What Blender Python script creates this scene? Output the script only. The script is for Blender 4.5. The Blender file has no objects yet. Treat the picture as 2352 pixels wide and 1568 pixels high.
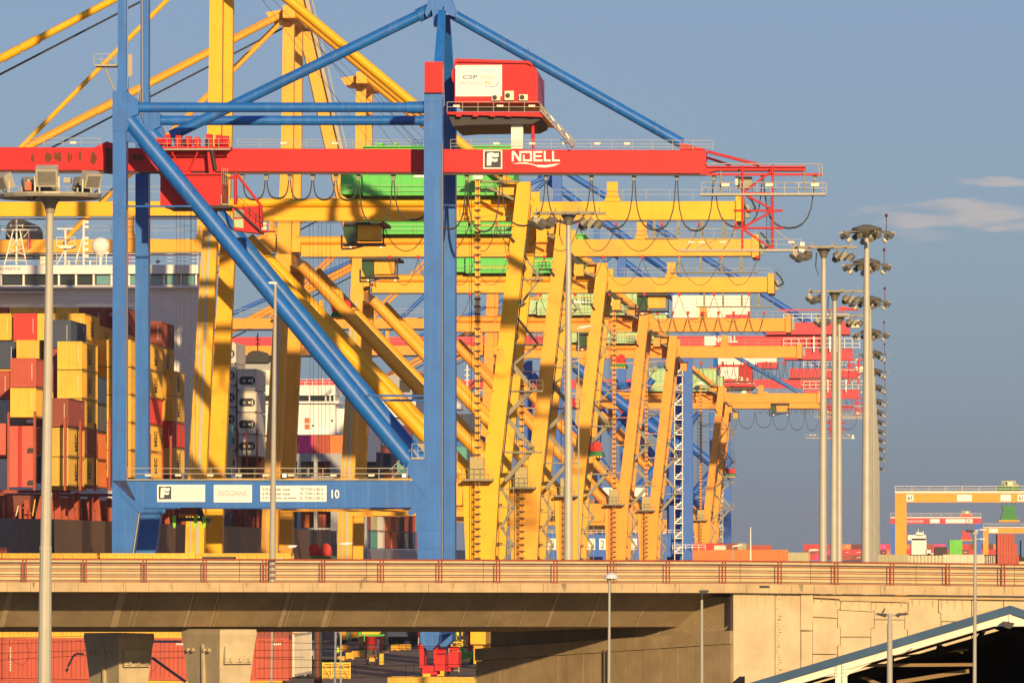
import bpy, math, random
from mathutils import Vector, Matrix, Euler

# ---------------------------------------------------------------- camera, sky, sun, exposure
SC = bpy.context.scene
COL = SC.collection
rad = math.radians
W_, H_ = 2352.0, 1568.0            # measuring grid laid over the photograph
F_, VX, HZ, CH = 14160.0, 2030.0, 1270.0, 9.0
GZ = -3.2                          # level of the quay and the yard
YAW = math.atan((VX - W_ / 2) / F_)
PITCH = math.atan((HZ - H_ / 2) / F_)
cam_d = bpy.data.cameras.new('camera')
cam = bpy.data.objects.new('camera', cam_d)
COL.objects.link(cam)
cam.location = (0, 0, CH)
cam.rotation_euler = (math.pi / 2 + PITCH, 0, YAW)
cam_d.sensor_width = 36
cam_d.lens = 36 * F_ / W_
cam_d.clip_start = 1
cam_d.clip_end = 30000
SC.camera = cam

SUN_EL, SUN_AZ = rad(12.5), rad(14.5)      # azimuth: to the right of straight behind the camera
to_sun = Vector((math.sin(SUN_AZ) * math.cos(SUN_EL), -math.cos(SUN_AZ) * math.cos(SUN_EL), math.sin(SUN_EL)))
sun_d = bpy.data.lights.new('sun', 'SUN')
sun_d.energy = 5.0
sun_d.angle = rad(0.7)
sun_d.color = (1.0, 0.69, 0.34)
sun = bpy.data.objects.new('sun', sun_d)
COL.objects.link(sun)
sun.rotation_euler = to_sun.to_track_quat('Z', 'Y').to_euler()

wd = bpy.data.worlds.new('World')
SC.world = wd
wd.use_nodes = True
nt = wd.node_tree
nt.nodes.clear()
wo = nt.nodes.new('ShaderNodeOutputWorld')
bg = nt.nodes.new('ShaderNodeBackground')
sky = nt.nodes.new('ShaderNodeTexSky')
sky.sky_type = 'NISHITA'
sky.sun_disc = False
sky.sun_elevation = SUN_EL
sky.sun_rotation = math.atan2(to_sun.x, to_sun.y)
sky.altitude = 0
sky.air_density = 1.0
sky.dust_density = 1.2
sky.ozone_density = 2.0
BGS = 0.10
bg.inputs['Strength'].default_value = BGS
nt.links.new(bg.outputs[0], wo.inputs[0])
# hazy late-afternoon blue over the Nishita sky, then thin cloud streaks (a layer with a shape of its own)
N = nt.nodes.new
tc = N('ShaderNodeTexCoord')
sep = N('ShaderNodeSeparateXYZ')
nt.links.new(tc.outputs['Generated'], sep.inputs[0])
elr = N('ShaderNodeValToRGB')                     # extra blue of the sea air, by elevation, the same all round
els = elr.color_ramp.elements
els[0].position = 0.0
els[0].color = (0.062, 0.122, 0.222, 1)
els[1].position = 0.30
els[1].color = (0.035, 0.070, 0.190, 1)
for p_, c_ in ((0.035, (0.050, 0.116, 0.238, 1)), (0.075, (0.056, 0.104, 0.246, 1)), (0.12, (0.062, 0.092, 0.248, 1))):
    e_ = els.new(p_)
    e_.color = c_
nt.links.new(sep.outputs['Z'], elr.inputs[0])
k10 = 1 / BGS
sc10 = N('ShaderNodeMixRGB')
sc10.blend_type = 'MULTIPLY'
sc10.inputs[0].default_value = 1
sc10.inputs[2].default_value = (k10, k10, k10, 1)
nt.links.new(elr.outputs[0], sc10.inputs[1])
half = N('ShaderNodeMixRGB')
half.blend_type = 'MULTIPLY'
half.inputs[0].default_value = 1
half.inputs[2].default_value = (0.40, 0.40, 0.40, 1)
nt.links.new(sky.outputs[0], half.inputs[1])
mixs = N('ShaderNodeMixRGB')
mixs.blend_type = 'ADD'
mixs.inputs[0].default_value = 1
nt.links.new(half.outputs[0], mixs.inputs[1])
nt.links.new(sc10.outputs[0], mixs.inputs[2])
mp = N('ShaderNodeMapping')
mp.inputs['Scale'].default_value = (110, 110, 520)
nz = N('ShaderNodeTexNoise')
nz.inputs['Scale'].default_value = 1.0
nz.inputs['Detail'].default_value = 6
nt.links.new(tc.outputs['Generated'], mp.inputs[0])
nt.links.new(mp.outputs[0], nz.inputs['Vector'])


def mth(op, a_, b_=None):
    n_ = N('ShaderNodeMath')
    n_.operation = op
    for i_, q_ in enumerate((a_, b_)):
        if q_ is None:
            continue
        if isinstance(q_, (int, float)):
            n_.inputs[i_].default_value = q_
        else:
            nt.links.new(q_, n_.inputs[i_])
    return n_.outputs[0]


az_s = mth('ARCTAN2', sep.outputs['X'], sep.outputs['Y'])
el_s = mth('ARCSINE', sep.outputs['Z'])
total = None
# three thin cloud banks low in the sky: azimuth, elevation, half sizes (radians), weight
for a0, e0, wa, we, wt in ((0.0150, 0.0546, 0.0215, 0.0031, 0.95), (0.0200, 0.0600, 0.0075, 0.0009, 1.0), (0.004, 0.0515, 0.016, 0.0014, 0.30), (-0.30, 0.10, 0.10, 0.010, 0.8), (0.35, 0.13, 0.12, 0.012, 0.8), (0.16, 0.075, 0.05, 0.004, 0.8)):
    da = mth('DIVIDE', mth('SUBTRACT', az_s, a0), wa)
    de = mth('DIVIDE', mth('SUBTRACT', el_s, e0), we)
    r2_ = mth('ADD', mth('MULTIPLY', da, da), mth('MULTIPLY', de, de))
    v_ = mth('SUBTRACT', mth('ADD', mth('MULTIPLY', nz.outputs['Fac'], 3.4), -0.95), r2_)
    mr_ = N('ShaderNodeMapRange')
    mr_.interpolation_type = 'SMOOTHSTEP'
    mr_.inputs['From Min'].default_value = -0.15
    mr_.inputs['From Max'].default_value = 0.9
    mr_.inputs['To Max'].default_value = wt * 0.8
    nt.links.new(v_, mr_.inputs['Value'])
    total = mr_.outputs[0] if total is None else mth('MAXIMUM', total, mr_.outputs[0])
mx = N('ShaderNodeMixRGB')
mx.inputs[2].default_value = (0.47 * k10, 0.42 * k10, 0.405 * k10, 1)
nt.links.new(total, mx.inputs[0])
nt.links.new(mixs.outputs[0], mx.inputs[1])
nt.links.new(mx.outputs[0], bg.inputs[0])

SC.view_settings.view_transform = 'Standard'
SC.view_settings.look = 'None'
SC.view_settings.exposure = 0.26
SC.view_settings.gamma = 1.0
SC.render.engine = 'CYCLES'
SC.cycles.max_bounces = 5
SC.cycles.diffuse_bounces = 3
SC.cycles.glossy_bounces = 2
SC.cycles.transparent_max_bounces = 12
SC.cycles.use_denoising = True

RND = random.Random(7)
CAM_R = Euler((math.pi / 2 + PITCH, 0, YAW)).to_matrix()


def ray(px, py):
    return CAM_R @ Vector(((px - W_ / 2) / F_, -(py - H_ / 2) / F_, -1.0))


def P(px, py, Y):
    """the point of the place at distance Y along the quay that the photograph shows at px, py"""
    d = ray(px, py)
    t = Y / d.y
    return Vector((d.x * t, Y, CH + d.z * t))


def G(px, py, z=0.0):
    d = ray(px, py)
    t = (z - CH) / d.z
    return Vector((d.x * t, d.y * t, z))


# ---------------------------------------------------------------- materials
MATS = {}


def mat(name, base, rough=0.55, var=0.10, scale=0.6, streak=0.0, streak_col=(0.12, 0.06, 0.03), metal=0.0,
        emit=None, bump=0.0, spec=0.35, objcol=False, mottle=None, mottle_amt=0.0, mottle_scale=0.25):
    if name in MATS:
        return MATS[name]
    m = bpy.data.materials.new(name)
    m.use_nodes = True
    t = m.node_tree
    b = t.nodes['Principled BSDF']
    b.inputs['Roughness'].default_value = rough
    b.inputs['Metallic'].default_value = metal
    b.inputs['Specular IOR Level'].default_value = spec
    tc_ = t.nodes.new('ShaderNodeTexCoord')
    L = t.links.new
    vec = tc_.outputs['Object']
    if objcol:
        oi = t.nodes.new('ShaderNodeObjectInfo')
        add = t.nodes.new('ShaderNodeVectorMath')
        add.operation = 'MULTIPLY_ADD'
        add.inputs[1].default_value = (1, 1, 1)
        sc_ = t.nodes.new('ShaderNodeMath')
        sc_.operation = 'MULTIPLY'
        sc_.inputs[1].default_value = 91.0
        L(oi.outputs['Random'], sc_.inputs[0])
        L(vec, add.inputs[0])
        L(sc_.outputs[0], add.inputs[2])
        vec = add.outputs[0]
        colsock = oi.outputs['Color']
    else:
        rgb = t.nodes.new('ShaderNodeRGB')
        rgb.outputs[0].default_value = (*base, 1)
        colsock = rgb.outputs[0]
    if var > 0:
        n1 = t.nodes.new('ShaderNodeTexNoise')
        n1.inputs['Scale'].default_value = scale
        n1.inputs['Detail'].default_value = 6
        n1.inputs['Roughness'].default_value = 0.65
        L(vec, n1.inputs['Vector'])
        mr = t.nodes.new('ShaderNodeMapRange')
        mr.inputs['From Min'].default_value = 0.25
        mr.inputs['From Max'].default_value = 0.75
        mr.inputs['To Min'].default_value = 1 - var
        mr.inputs['To Max'].default_value = 1 + var * 0.6
        L(n1.outputs['Fac'], mr.inputs['Value'])
        mm = t.nodes.new('ShaderNodeMixRGB')
        mm.blend_type = 'MULTIPLY'
        mm.inputs[0].default_value = 1
        L(colsock, mm.inputs[1])
        L(mr.outputs[0], mm.inputs[2])
        colsock = mm.outputs[0]
    if mottle is not None:
        n2 = t.nodes.new('ShaderNodeTexNoise')
        n2.inputs['Scale'].default_value = mottle_scale
        n2.inputs['Detail'].default_value = 3
        L(vec, n2.inputs['Vector'])
        r2 = t.nodes.new('ShaderNodeValToRGB')
        r2.color_ramp.elements[0].position = 0.60
        r2.color_ramp.elements[1].position = 0.64
        L(n2.outputs['Fac'], r2.inputs[0])
        q2 = t.nodes.new('ShaderNodeMath')
        q2.operation = 'MULTIPLY'
        q2.inputs[1].default_value = mottle_amt
        L(r2.outputs[0], q2.inputs[0])
        m2 = t.nodes.new('ShaderNodeMixRGB')
        m2.inputs[2].default_value = (*mottle, 1)
        L(q2.outputs[0], m2.inputs[0])
        L(colsock, m2.inputs[1])
        colsock = m2.outputs[0]
    if streak > 0:
        mp_ = t.nodes.new('ShaderNodeMapping')
        mp_.inputs['Scale'].default_value = (2.2, 2.2, 0.12)
        n3 = t.nodes.new('ShaderNodeTexNoise')
        n3.inputs['Scale'].default_value = 1.0
        n3.inputs['Detail'].default_value = 5
        L(vec, mp_.inputs[0])
        L(mp_.outputs[0], n3.inputs['Vector'])
        r3 = t.nodes.new('ShaderNodeValToRGB')
        r3.color_ramp.elements[0].position = 0.52
        r3.color_ramp.elements[1].position = 0.75
        L(n3.outputs['Fac'], r3.inputs[0])
        q3 = t.nodes.new('ShaderNodeMath')
        q3.operation = 'MULTIPLY'
        q3.inputs[1].default_value = streak
        L(r3.outputs[0], q3.inputs[0])
        m3 = t.nodes.new('ShaderNodeMixRGB')
        m3.inputs[2].default_value = (*streak_col, 1)
        L(q3.outputs[0], m3.inputs[0])
        L(colsock, m3.inputs[1])
        colsock = m3.outputs[0]
    L(colsock, b.inputs['Base Color'])
    if bump > 0:
        n4 = t.nodes.new('ShaderNodeTexNoise')
        n4.inputs['Scale'].default_value = 9
        n4.inputs['Detail'].default_value = 4
        L(vec, n4.inputs['Vector'])
        bp = t.nodes.new('ShaderNodeBump')
        bp.inputs['Strength'].default_value = bump
        bp.inputs['Distance'].default_value = 0.03
        L(n4.outputs['Fac'], bp.inputs['Height'])
        L(bp.outputs[0], b.inputs['Normal'])
    if emit:
        b.inputs['Emission Color'].default_value = (*emit[:3], 1)
        b.inputs['Emission Strength'].default_value = emit[3]
    MATS[name] = m
    return m


M = {}
M['blue'] = mat('crane_blue', (0.010, 0.135, 0.50), 0.42, 0.22, 0.35, streak=0.22, streak_col=(0.16, 0.27, 0.48), bump=0.12, mottle=(0.03, 0.10, 0.32), mottle_amt=0.4, mottle_scale=0.5)
M['blue2'] = mat('far_crane_blue', (0.018, 0.12, 0.50), 0.45, 0.12, 0.35)
M['red'] = mat('boom_red', (0.56, 0.009, 0.016), 0.42, 0.14, 0.4, streak=0.14, streak_col=(0.28, 0.03, 0.025), bump=0.1, spec=0.25)
M['rust'] = mat('rust_stain', (0.16, 0.055, 0.02), 0.9, 0.4, 2.0)
M['pinkred'] = mat('far_boom_red', (0.60, 0.035, 0.06), 0.5, 0.10, 0.3)
M['yellow'] = mat('crane_yellow', (0.84, 0.435, 0.006), 0.48, 0.14, 0.3, mottle=(0.68, 0.29, 0.03), mottle_amt=0.6, mottle_scale=0.22, streak=0.14, streak_col=(0.38, 0.16, 0.03), bump=0.1)
M['amber'] = mat('crane_amber', (0.82, 0.39, 0.03), 0.5, 0.14, 0.3, mottle=(0.68, 0.30, 0.05), mottle_amt=0.55, mottle_scale=0.22, streak=0.14, streak_col=(0.40, 0.17, 0.05), bump=0.1)
M['orange'] = mat('crane_orange', (0.80, 0.315, 0.032), 0.5, 0.14, 0.3, mottle=(0.62, 0.24, 0.05), mottle_amt=0.5, mottle_scale=0.2, streak=0.14, streak_col=(0.38, 0.13, 0.05))
M['steel'] = mat('galvanised_steel', (0.34, 0.32, 0.26), 0.5, 0.12, 1.5, metal=0.15)
M['mast'] = mat('mast_steel', (0.44, 0.43, 0.36), 0.5, 0.12, 0.8, metal=0.1, streak=0.12, streak_col=(0.25, 0.24, 0.2))
M['dark'] = mat('dark_steel', (0.035, 0.035, 0.038), 0.6, 0.2, 1.0)
M['rail_dark'] = mat('crane_rail', (0.07, 0.05, 0.045), 0.6, 0.2, 1.0)
M['cable'] = mat('rubber_cable', (0.018, 0.018, 0.02), 0.5, 0)
M['rope'] = mat('wire_rope', (0.05, 0.045, 0.04), 0.6, 0)
M['white'] = mat('white_paint', (0.80, 0.77, 0.70), 0.5, 0.06, 0.4)
M['sign'] = mat('sign_white', (0.82, 0.81, 0.76), 0.45, 0.03, 0.5)
M['ink'] = mat('sign_ink', (0.03, 0.035, 0.06), 0.5, 0)
M['faded'] = mat('faded_print', (0.36, 0.37, 0.38), 0.5, 0)
M['fadedpink'] = mat('faded_pink_print', (0.58, 0.46, 0.42), 0.5, 0)
M['inkblue'] = mat('sign_blue', (0.03, 0.10, 0.40), 0.5, 0)
M['inkred'] = mat('sign_red', (0.65, 0.12, 0.05), 0.5, 0)
M['green'] = mat('house_green', (0.09, 0.55, 0.10), 0.5, 0.07, 0.3)
M['palegreen'] = mat('house_pale_green', (0.38, 0.58, 0.30), 0.55, 0.07, 0.3)
M['lime'] = mat('lime_flipper', (0.22, 0.65, 0.04), 0.5, 0.05)
M['glass'] = mat('dark_glass', (0.025, 0.035, 0.04), 0.12, 0, spec=0.6)
M['teal'] = mat('teal_glass', (0.12, 0.30, 0.34), 0.15, 0.1, 0.3, spec=0.6)
M['lens'] = mat('lamp_lens', (0.55, 0.53, 0.45), 0.1, 0.2, 3.0, metal=0.7, spec=0.7)
M['lamp_on'] = mat('lit_lamp', (0.9, 0.85, 0.7), 0.4, 0, emit=(1.0, 0.93, 0.75, 1.6))
M['cream'] = mat('lamp_cream', (0.78, 0.70, 0.52), 0.5, 0.05)
M['greybox'] = mat('olive_box', (0.30, 0.32, 0.24), 0.6, 0.1, 1.0)
M['brown'] = mat('oxide_brown', (0.17, 0.05, 0.035), 0.7, 0.2, 0.6, streak=0.1)
M['stair'] = mat('stair_steel', (0.25, 0.235, 0.175), 0.6, 0.2, 1.0, metal=0.1)
M['lashing'] = mat('oxide_red', (0.36, 0.07, 0.035), 0.65, 0.25, 0.7, streak=0.25)


# ---------------------------------------------------------------- mesh builder
class MB:
    def __init__(self):
        self.v, self.f, self.mi, self.cur = [], [], [], 0

    def add(self, verts, faces):
        n = len(self.v)
        self.v += [tuple(p) for p in verts]
        for fc in faces:
            self.f.append(tuple(i + n for i in fc))
            self.mi.append(self.cur)
        return self

    def box(self, a, b):
        x0, x1 = sorted((a[0], b[0])); y0, y1 = sorted((a[1], b[1])); z0, z1 = sorted((a[2], b[2]))
        return self.add([(x0, y0, z0), (x1, y0, z0), (x1, y1, z0), (x0, y1, z0), (x0, y0, z1), (x1, y0, z1), (x1, y1, z1), (x0, y1, z1)],
                        [(0, 3, 2, 1), (4, 5, 6, 7), (0, 1, 5, 4), (1, 2, 6, 5), (2, 3, 7, 6), (3, 0, 4, 7)])

    def beam(self, a, b, w, h, up=(0, 0, 1)):
        a, b = Vector(a), Vector(b)
        d = (b - a)
        if d.length < 1e-6:
            return self
        d.normalize()
        u = Vector(up)
        s = d.cross(u)
        if s.length < 1e-4:
            u = Vector((0, 1, 0))
            s = d.cross(u)
        s.normalize()
        u = s.cross(d)
        s, u = s * w / 2, u * h / 2
        vs = [a - s - u, a + s - u, a + s + u, a - s + u, b - s - u, b + s - u, b + s + u, b - s + u]
        return self.add(vs, [(0, 1, 2, 3), (4, 7, 6, 5), (0, 4, 5, 1), (1, 5, 6, 2), (2, 6, 7, 3), (3, 7, 4, 0)])

    def tube(self, a, b, r, r2=None, n=8, cap=True):
        a, b = Vector(a), Vector(b)
        r2 = r if r2 is None else r2
        d = b - a
        if d.length < 1e-6:
            return self
        d.normalize()
        u = d.cross(Vector((0, 0, 1)))
        if u.length < 1e-3:
            u = d.cross(Vector((0, 1, 0)))
        u.normalize()
        w = d.cross(u)
        vs = []
        for k in range(n):
            t = 2 * math.pi * (k + 0.5) / n
            q = u * math.cos(t) + w * math.sin(t)
            vs += [a + q * r, b + q * r2]
        fs = [(2 * k, 2 * ((k + 1) % n), 2 * ((k + 1) % n) + 1, 2 * k + 1) for k in range(n)]
        if cap:
            fs += [tuple(range(2 * n - 2, -1, -2)), tuple(range(1, 2 * n, 2))]
        return self.add(vs, fs)

    def path(self, pts, r, n=5):
        for a, b in zip(pts[:-1], pts[1:]):
            self.tube(a, b, r, n=n, cap=False)
        return self

    def prism(self, pts, d):
        """pts: 3D loop of one face (seen from the front), d: extrusion vector"""
        d = Vector(d)
        n = len(pts)
        vs = [Vector(p) for p in pts] + [Vector(p) + d for p in pts]
        fs = [tuple(range(n)), tuple(range(2 * n - 1, n - 1, -1))]
        fs += [(k, k + n, (k + 1) % n + n, (k + 1) % n) for k in range(n)]
        return self.add(vs, fs)

    def lathe(self, c, prof, n=12):
        c = Vector(c)
        vs, fs = [], []
        for (r, z) in prof:
            for k in range(n):
                t = 2 * math.pi * k / n
                vs.append(c + Vector((r * math.cos(t), r * math.sin(t), z)))
        for j in range(len(prof) - 1):
            for k in range(n):
                fs.append((j * n + k, j * n + (k + 1) % n, (j + 1) * n + (k + 1) % n, (j + 1) * n + k))
        fs += [tuple(range(n - 1, -1, -1)), tuple(range((len(prof) - 1) * n, len(prof) * n))]
        return self.add(vs, fs)

    def quad(self, a, b, c, d):
        return self.add([a, b, c, d], [(0, 1, 2, 3)])

    def handrail(self, a, b, h=1.1, pitch=2.0, bars=(1.0, 0.5), r=0.035):
        a, b = Vector(a), Vector(b)
        L = (b - a).length
        n = max(1, int(round(L / pitch)))
        for k in range(n + 1):
            p = a.lerp(b, k / n)
            self.tube(p, p + Vector((0, 0, h)), r, n=4, cap=False)
        for q in bars:
            o = Vector((0, 0, h * q))
            self.tube(a + o, b + o, r, n=4, cap=False)
        return self

    def mesh(self, name, mats, origin=(0, 0, 0), smooth=False):
        me = bpy.data.meshes.new(name)
        ox, oy, oz = origin
        me.from_pydata([(x - ox, y - oy, z - oz) for x, y, z in self.v], [], self.f)
        if not isinstance(mats, (list, tuple)):
            mats = [mats]
        for m in mats:
            me.materials.append(m)
        if len(mats) > 1:
            me.polygons.foreach_set('material_index', self.mi)
        if smooth:
            me.polygons.foreach_set('use_smooth', [True] * len(me.polygons))
            me.set_sharp_from_angle(angle=rad(40))
        me.update()
        return me

    def build(self, name, mats, parent=None, smooth=False, origin=None):
        if not self.f:
            return None
        o0 = root_loc(parent) if parent is not None else Vector(origin or (0, 0, 0))
        me = self.mesh(name, mats, o0, smooth)
        o = bpy.data.objects.new(name, me)
        COL.objects.link(o)
        if parent is not None:
            o.parent = parent
        else:
            o.location = o0
        return o


def root_loc(o):
    """world place of a parent (parts carry no transform of their own)"""
    while o.parent is not None:
        o = o.parent
    return o.location.copy()


def tag(o, label=None, cat=None, group=None, kind=None):
    if label:
        o['label'] = label
    if cat:
        o['category'] = cat
    if group:
        o['group'] = group
    if kind:
        o['kind'] = kind
    return o


def thing(name, loc, label, cat, group=None):
    o = bpy.data.objects.new(name, None)
    COL.objects.link(o)
    o.location = loc
    return tag(o, label, cat, group)


def struct(name, mb, m, parent=None, smooth=False):
    o = mb.build(name, m, parent, smooth)
    if parent is None:
        o['kind'] = 'structure'
    return o


def part(name, parent, m, fn, smooth=False):
    mb = MB()
    fn(mb)
    return mb.build(name, m, parent, smooth)


def bpx(mb, x0, y0, x1, y1, Y, dep):
    """box whose front face, at distance Y, is seen over the given rectangle"""
    a, b = P(x0, y1, Y), P(x1, y0, Y)
    return mb.box((a.x, Y, a.z), (b.x, Y + dep, b.z))


def ppx(mb, pts, Y, dep):
    return mb.prism([P(x, y, Y) for x, y in pts], (0, dep, 0))


def tpx(mb, a, b, Y, rpx, n=10, Y2=None):
    Y2 = Y if Y2 is None else Y2
    return mb.tube(P(a[0], a[1], Y), P(b[0], b[1], Y2), rpx * Y / F_, n=n)


ORD = ['first', 'second', 'third', 'fourth', 'fifth', 'sixth', 'seventh', 'eighth', 'ninth', 'tenth', 'eleventh', 'twelfth',
       'thirteenth', 'fourteenth', 'fifteenth', 'sixteenth', 'seventeenth', 'eighteenth', 'nineteenth', 'twentieth']


def text(body, name, parent, m, x0, y0, x1, y1, Y, bold=0.0, sheet=0.02):
    """lettering fitted to a rectangle, lying just proud of the board at distance Y"""
    cu = bpy.data.curves.new('lettering', 'FONT')
    cu.body = body
    cu.offset = bold
    cu.resolution_u = 3
    ob = bpy.data.objects.new('lettering', cu)
    COL.objects.link(ob)
    dg = bpy.context.evaluated_depsgraph_get()
    me = bpy.data.meshes.new_from_object(ob.evaluated_get(dg))
    bpy.data.objects.remove(ob)
    xs = [v.co.x for v in me.vertices]
    ys = [v.co.y for v in me.vertices]
    ax, bx, ay, by = min(xs), max(xs), min(ys), max(ys)
    a, b = P(x0, y1, Y), P(x1, y0, Y)
    o0 = root_loc(parent)
    for v in me.vertices:
        u, w = (v.co.x - ax) / (bx - ax), (v.co.y - ay) / (by - ay)
        v.co = (a.x + (b.x - a.x) * u - o0.x, Y - sheet - o0.y, a.z + (b.z - a.z) * w - o0.z)
    me.materials.clear()
    me.materials.append(m)
    o = bpy.data.objects.new(name, me)
    COL.objects.link(o)
    o.parent = parent
    return o
# ---------------------------------------------------------------- ground, water, far shore
M['asphalt'] = mat('asphalt', (0.165, 0.14, 0.115), 0.85, 0.35, 0.05, bump=0.2)
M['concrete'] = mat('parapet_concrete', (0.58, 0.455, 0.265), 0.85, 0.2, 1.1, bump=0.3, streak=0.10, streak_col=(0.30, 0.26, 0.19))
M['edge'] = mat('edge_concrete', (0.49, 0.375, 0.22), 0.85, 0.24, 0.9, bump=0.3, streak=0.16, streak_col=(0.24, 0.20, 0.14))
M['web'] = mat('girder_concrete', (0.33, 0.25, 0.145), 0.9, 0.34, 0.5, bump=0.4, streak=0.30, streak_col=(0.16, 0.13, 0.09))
M['webpale'] = mat('girder_patch', (0.46, 0.36, 0.22), 0.9, 0.2, 1.0)
M['panel'] = mat('wall_panel_concrete', (0.57, 0.455, 0.295), 0.85, 0.24, 0.6, bump=0.35, streak=0.14, streak_col=(0.32, 0.27, 0.19))
M['pier'] = mat('pier_concrete', (0.50, 0.42, 0.28), 0.85, 0.2, 0.9, bump=0.3, streak=0.2, streak_col=(0.26, 0.22, 0.15))
M['oxide'] = mat('railing_red_oxide', (0.30, 0.055, 0.03), 0.6, 0.25, 1.5)
M['water'] = mat('harbour_water', (0.02, 0.05, 0.06), 0.15, 0.2, 0.1, spec=0.6)
mb = MB()
mb.quad((-76.5, -60, GZ), (6000, -60, GZ), (6000, 16000, GZ), (-76.5, 16000, GZ))
struct('ground', mb, M['asphalt'])
mb = MB()
mb.quad((-9000, -60, GZ - 3), (-77.2, -60, GZ - 3), (-77.2, 16000, GZ - 3), (-9000, 16000, GZ - 3))
struct('water', mb, M['water'])
mb = MB()
mb.box((-77.2, -60, GZ - 4), (-76.5, 3500, GZ + 0.25))
struct('quay_wall', mb, M['edge'])

# ---------------------------------------------------------------- the road bridge: u along it, v across it (away from us)
SK = rad(18)
BE = Vector((math.cos(SK), math.sin(SK), 0))
BN = Vector((-math.sin(SK), math.cos(SK), 0))
B0 = P(0, 1281, 283)
B0.z = 0


def BP(px, py, v=0.0):
    d = ray(px, py)
    o = B0 + BN * v
    # camera at the origin: t*d = o + u*BE  (plan view)
    det = d.x * BE.y - d.y * BE.x
    t = (o.x * BE.y - o.y * BE.x) / det
    q = Vector((d.x * t, d.y * t, CH + d.z * t))
    return (q - o).dot(BE), q.z


def B(u, v, z):
    q = B0 + BE * u + BN * v
    return Vector((q.x, q.y, z))


_k = [(BP(-300, 1280.2)), (BP(1000, 1283.5)), (BP(1700, 1286)), (BP(2352, 1294)), (BP(2600, 1297))]


def zt(u):
    for (u0, z0), (u1, z1) in zip(_k[:-1], _k[1:]):
        if u <= u1 or (u1, z1) == _k[-1]:
            return z0 + (z1 - z0) * (u - u0) / (u1 - u0)


def bbox(mb, u0, u1, v0, v1, r0, r1):
    """box in bridge terms, heights relative to the top rail"""
    vs = []
    for r in (r0, r1):
        vs += [B(u0, v0, zt(u0) + r), B(u1, v0, zt(u1) + r), B(u1, v1, zt(u1) + r), B(u0, v1, zt(u0) + r)]
    return mb.add(vs, [(0, 3, 2, 1), (4, 5, 6, 7), (0, 1, 5, 4), (1, 2, 6, 5), (2, 3, 7, 6), (3, 0, 4, 7)])


UL, UR = BP(-260, 1281)[0], BP(2560, 1295)[0]
UC = BP(1684, 1400)[0]            # where the abutment starts
bridge = thing('road_bridge', B(UL, 0, GZ), 'concrete road bridge with red oxide railing crossing the foreground', 'bridge')
# deck and box girder
mb = MB()
n = 24
for k in range(n):
    u0, u1 = UL + (UR - UL) * k / n, UL + (UR - UL) * (k + 1) / n
    bbox(mb, u0, u1, 0.26, 18.0, -1.46, -1.13)
mb.build('deck', M['edge'], bridge)
mb = MB()
prof = [(2.6, -1.47), (5.0, -3.22), (14.0, -3.58), (16.2, -1.47)]
n = 16
UG = BP(1690, 1400, 3.0)[0]
for k in range(n):
    u0, u1 = UL + (UG - UL) * k / n, UL + (UG - UL) * (k + 1) / n
    lo = [B(u0, v, zt(u0) + r) for v, r in prof]
    hi = [B(u1, v, zt(u1) + r) for v, r in prof]
    for j in range(3):
        mb.quad(lo[j], hi[j], hi[j + 1], lo[j + 1])
mb.quad(*[B(UG, v, zt(UG) + r) for v, r in prof])
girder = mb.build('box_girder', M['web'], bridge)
# paler repair strips and board marks across the sloping web
for px, wd_, mm in ((4, 12, 'webpale'), (260, 16, 'webpale'), (300, 2, 'webpale'), (312, 2, 'webpale'), (428, 5, 'webpale'), (440, 2, 'webpale'), (487, 3, 'webpale'), (497, 2, 'webpale'),
                    (645, 10, 'webpale'), (660, 3, 'webpale'), (694, 2, 'webpale'), (744, 11, 'webpale'), (757, 3, 'webpale'), (892, 2, 'webpale'),
                    (956, 4, 'webpale'), (1065, 2, 'webpale'), (1128, 2, 'webpale'), (1200, 2, 'webpale'), (1262, 6, 'webpale'), (1360, 3, 'webpale'), (1470, 2, 'webpale')):
    u = BP(px, 1430, 4.2)[0]
    w = wd_ * 0.0203
    mb = MB()
    off = 0.02
    a = [B(u, 2.62 - off, zt(u) - 1.50 - off), B(u + w, 2.62 - off, zt(u + w) - 1.50 - off), B(u + w, 4.98 - off, zt(u + w) - 3.21 - off), B(u, 4.98 - off, zt(u) - 3.21 - off)]
    mb.prism(a, (0, 0, 0.015))
    mb.build('web_strip', M[mm], girder)
# edge beam blocks
px = -240.0
us = []
u = UL
k = 0
while u < UR - 0.2:
    us.append(u)
    u += 1.12 if k % 5 else 1.09
    k += 1
for k in range(len(us) - 1):
    mb = MB()
    j = RND.uniform(-0.012, 0.012)
    bbox(mb, us[k] + 0.006, us[k + 1] - 0.006, -0.16 + j, 0.255, -1.55, -1.115)
    mb.build('edge_block', M['edge'], bridge)
# parapet wall behind the railing, in long panels
pj = [-260, 232, 550, 842, 1110, 1415, 1700, 1862, 2104, 2330, 2560]
for a, b in zip(pj[:-1], pj[1:]):
    ua, ub = BP(a, 1300, 0.8)[0], BP(b, 1300, 0.8)[0]
    mb = MB()
    m_ = 6
    for q in range(m_):
        bbox(mb, ua + 0.012 + (ub - ua - 0.024) * q / m_, ua + 0.012 + (ub - ua - 0.024) * (q + 1) / m_, 0.80, 1.1, -1.13, -0.09)
    mb.build('parapet_panel', M['concrete'], bridge)
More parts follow.
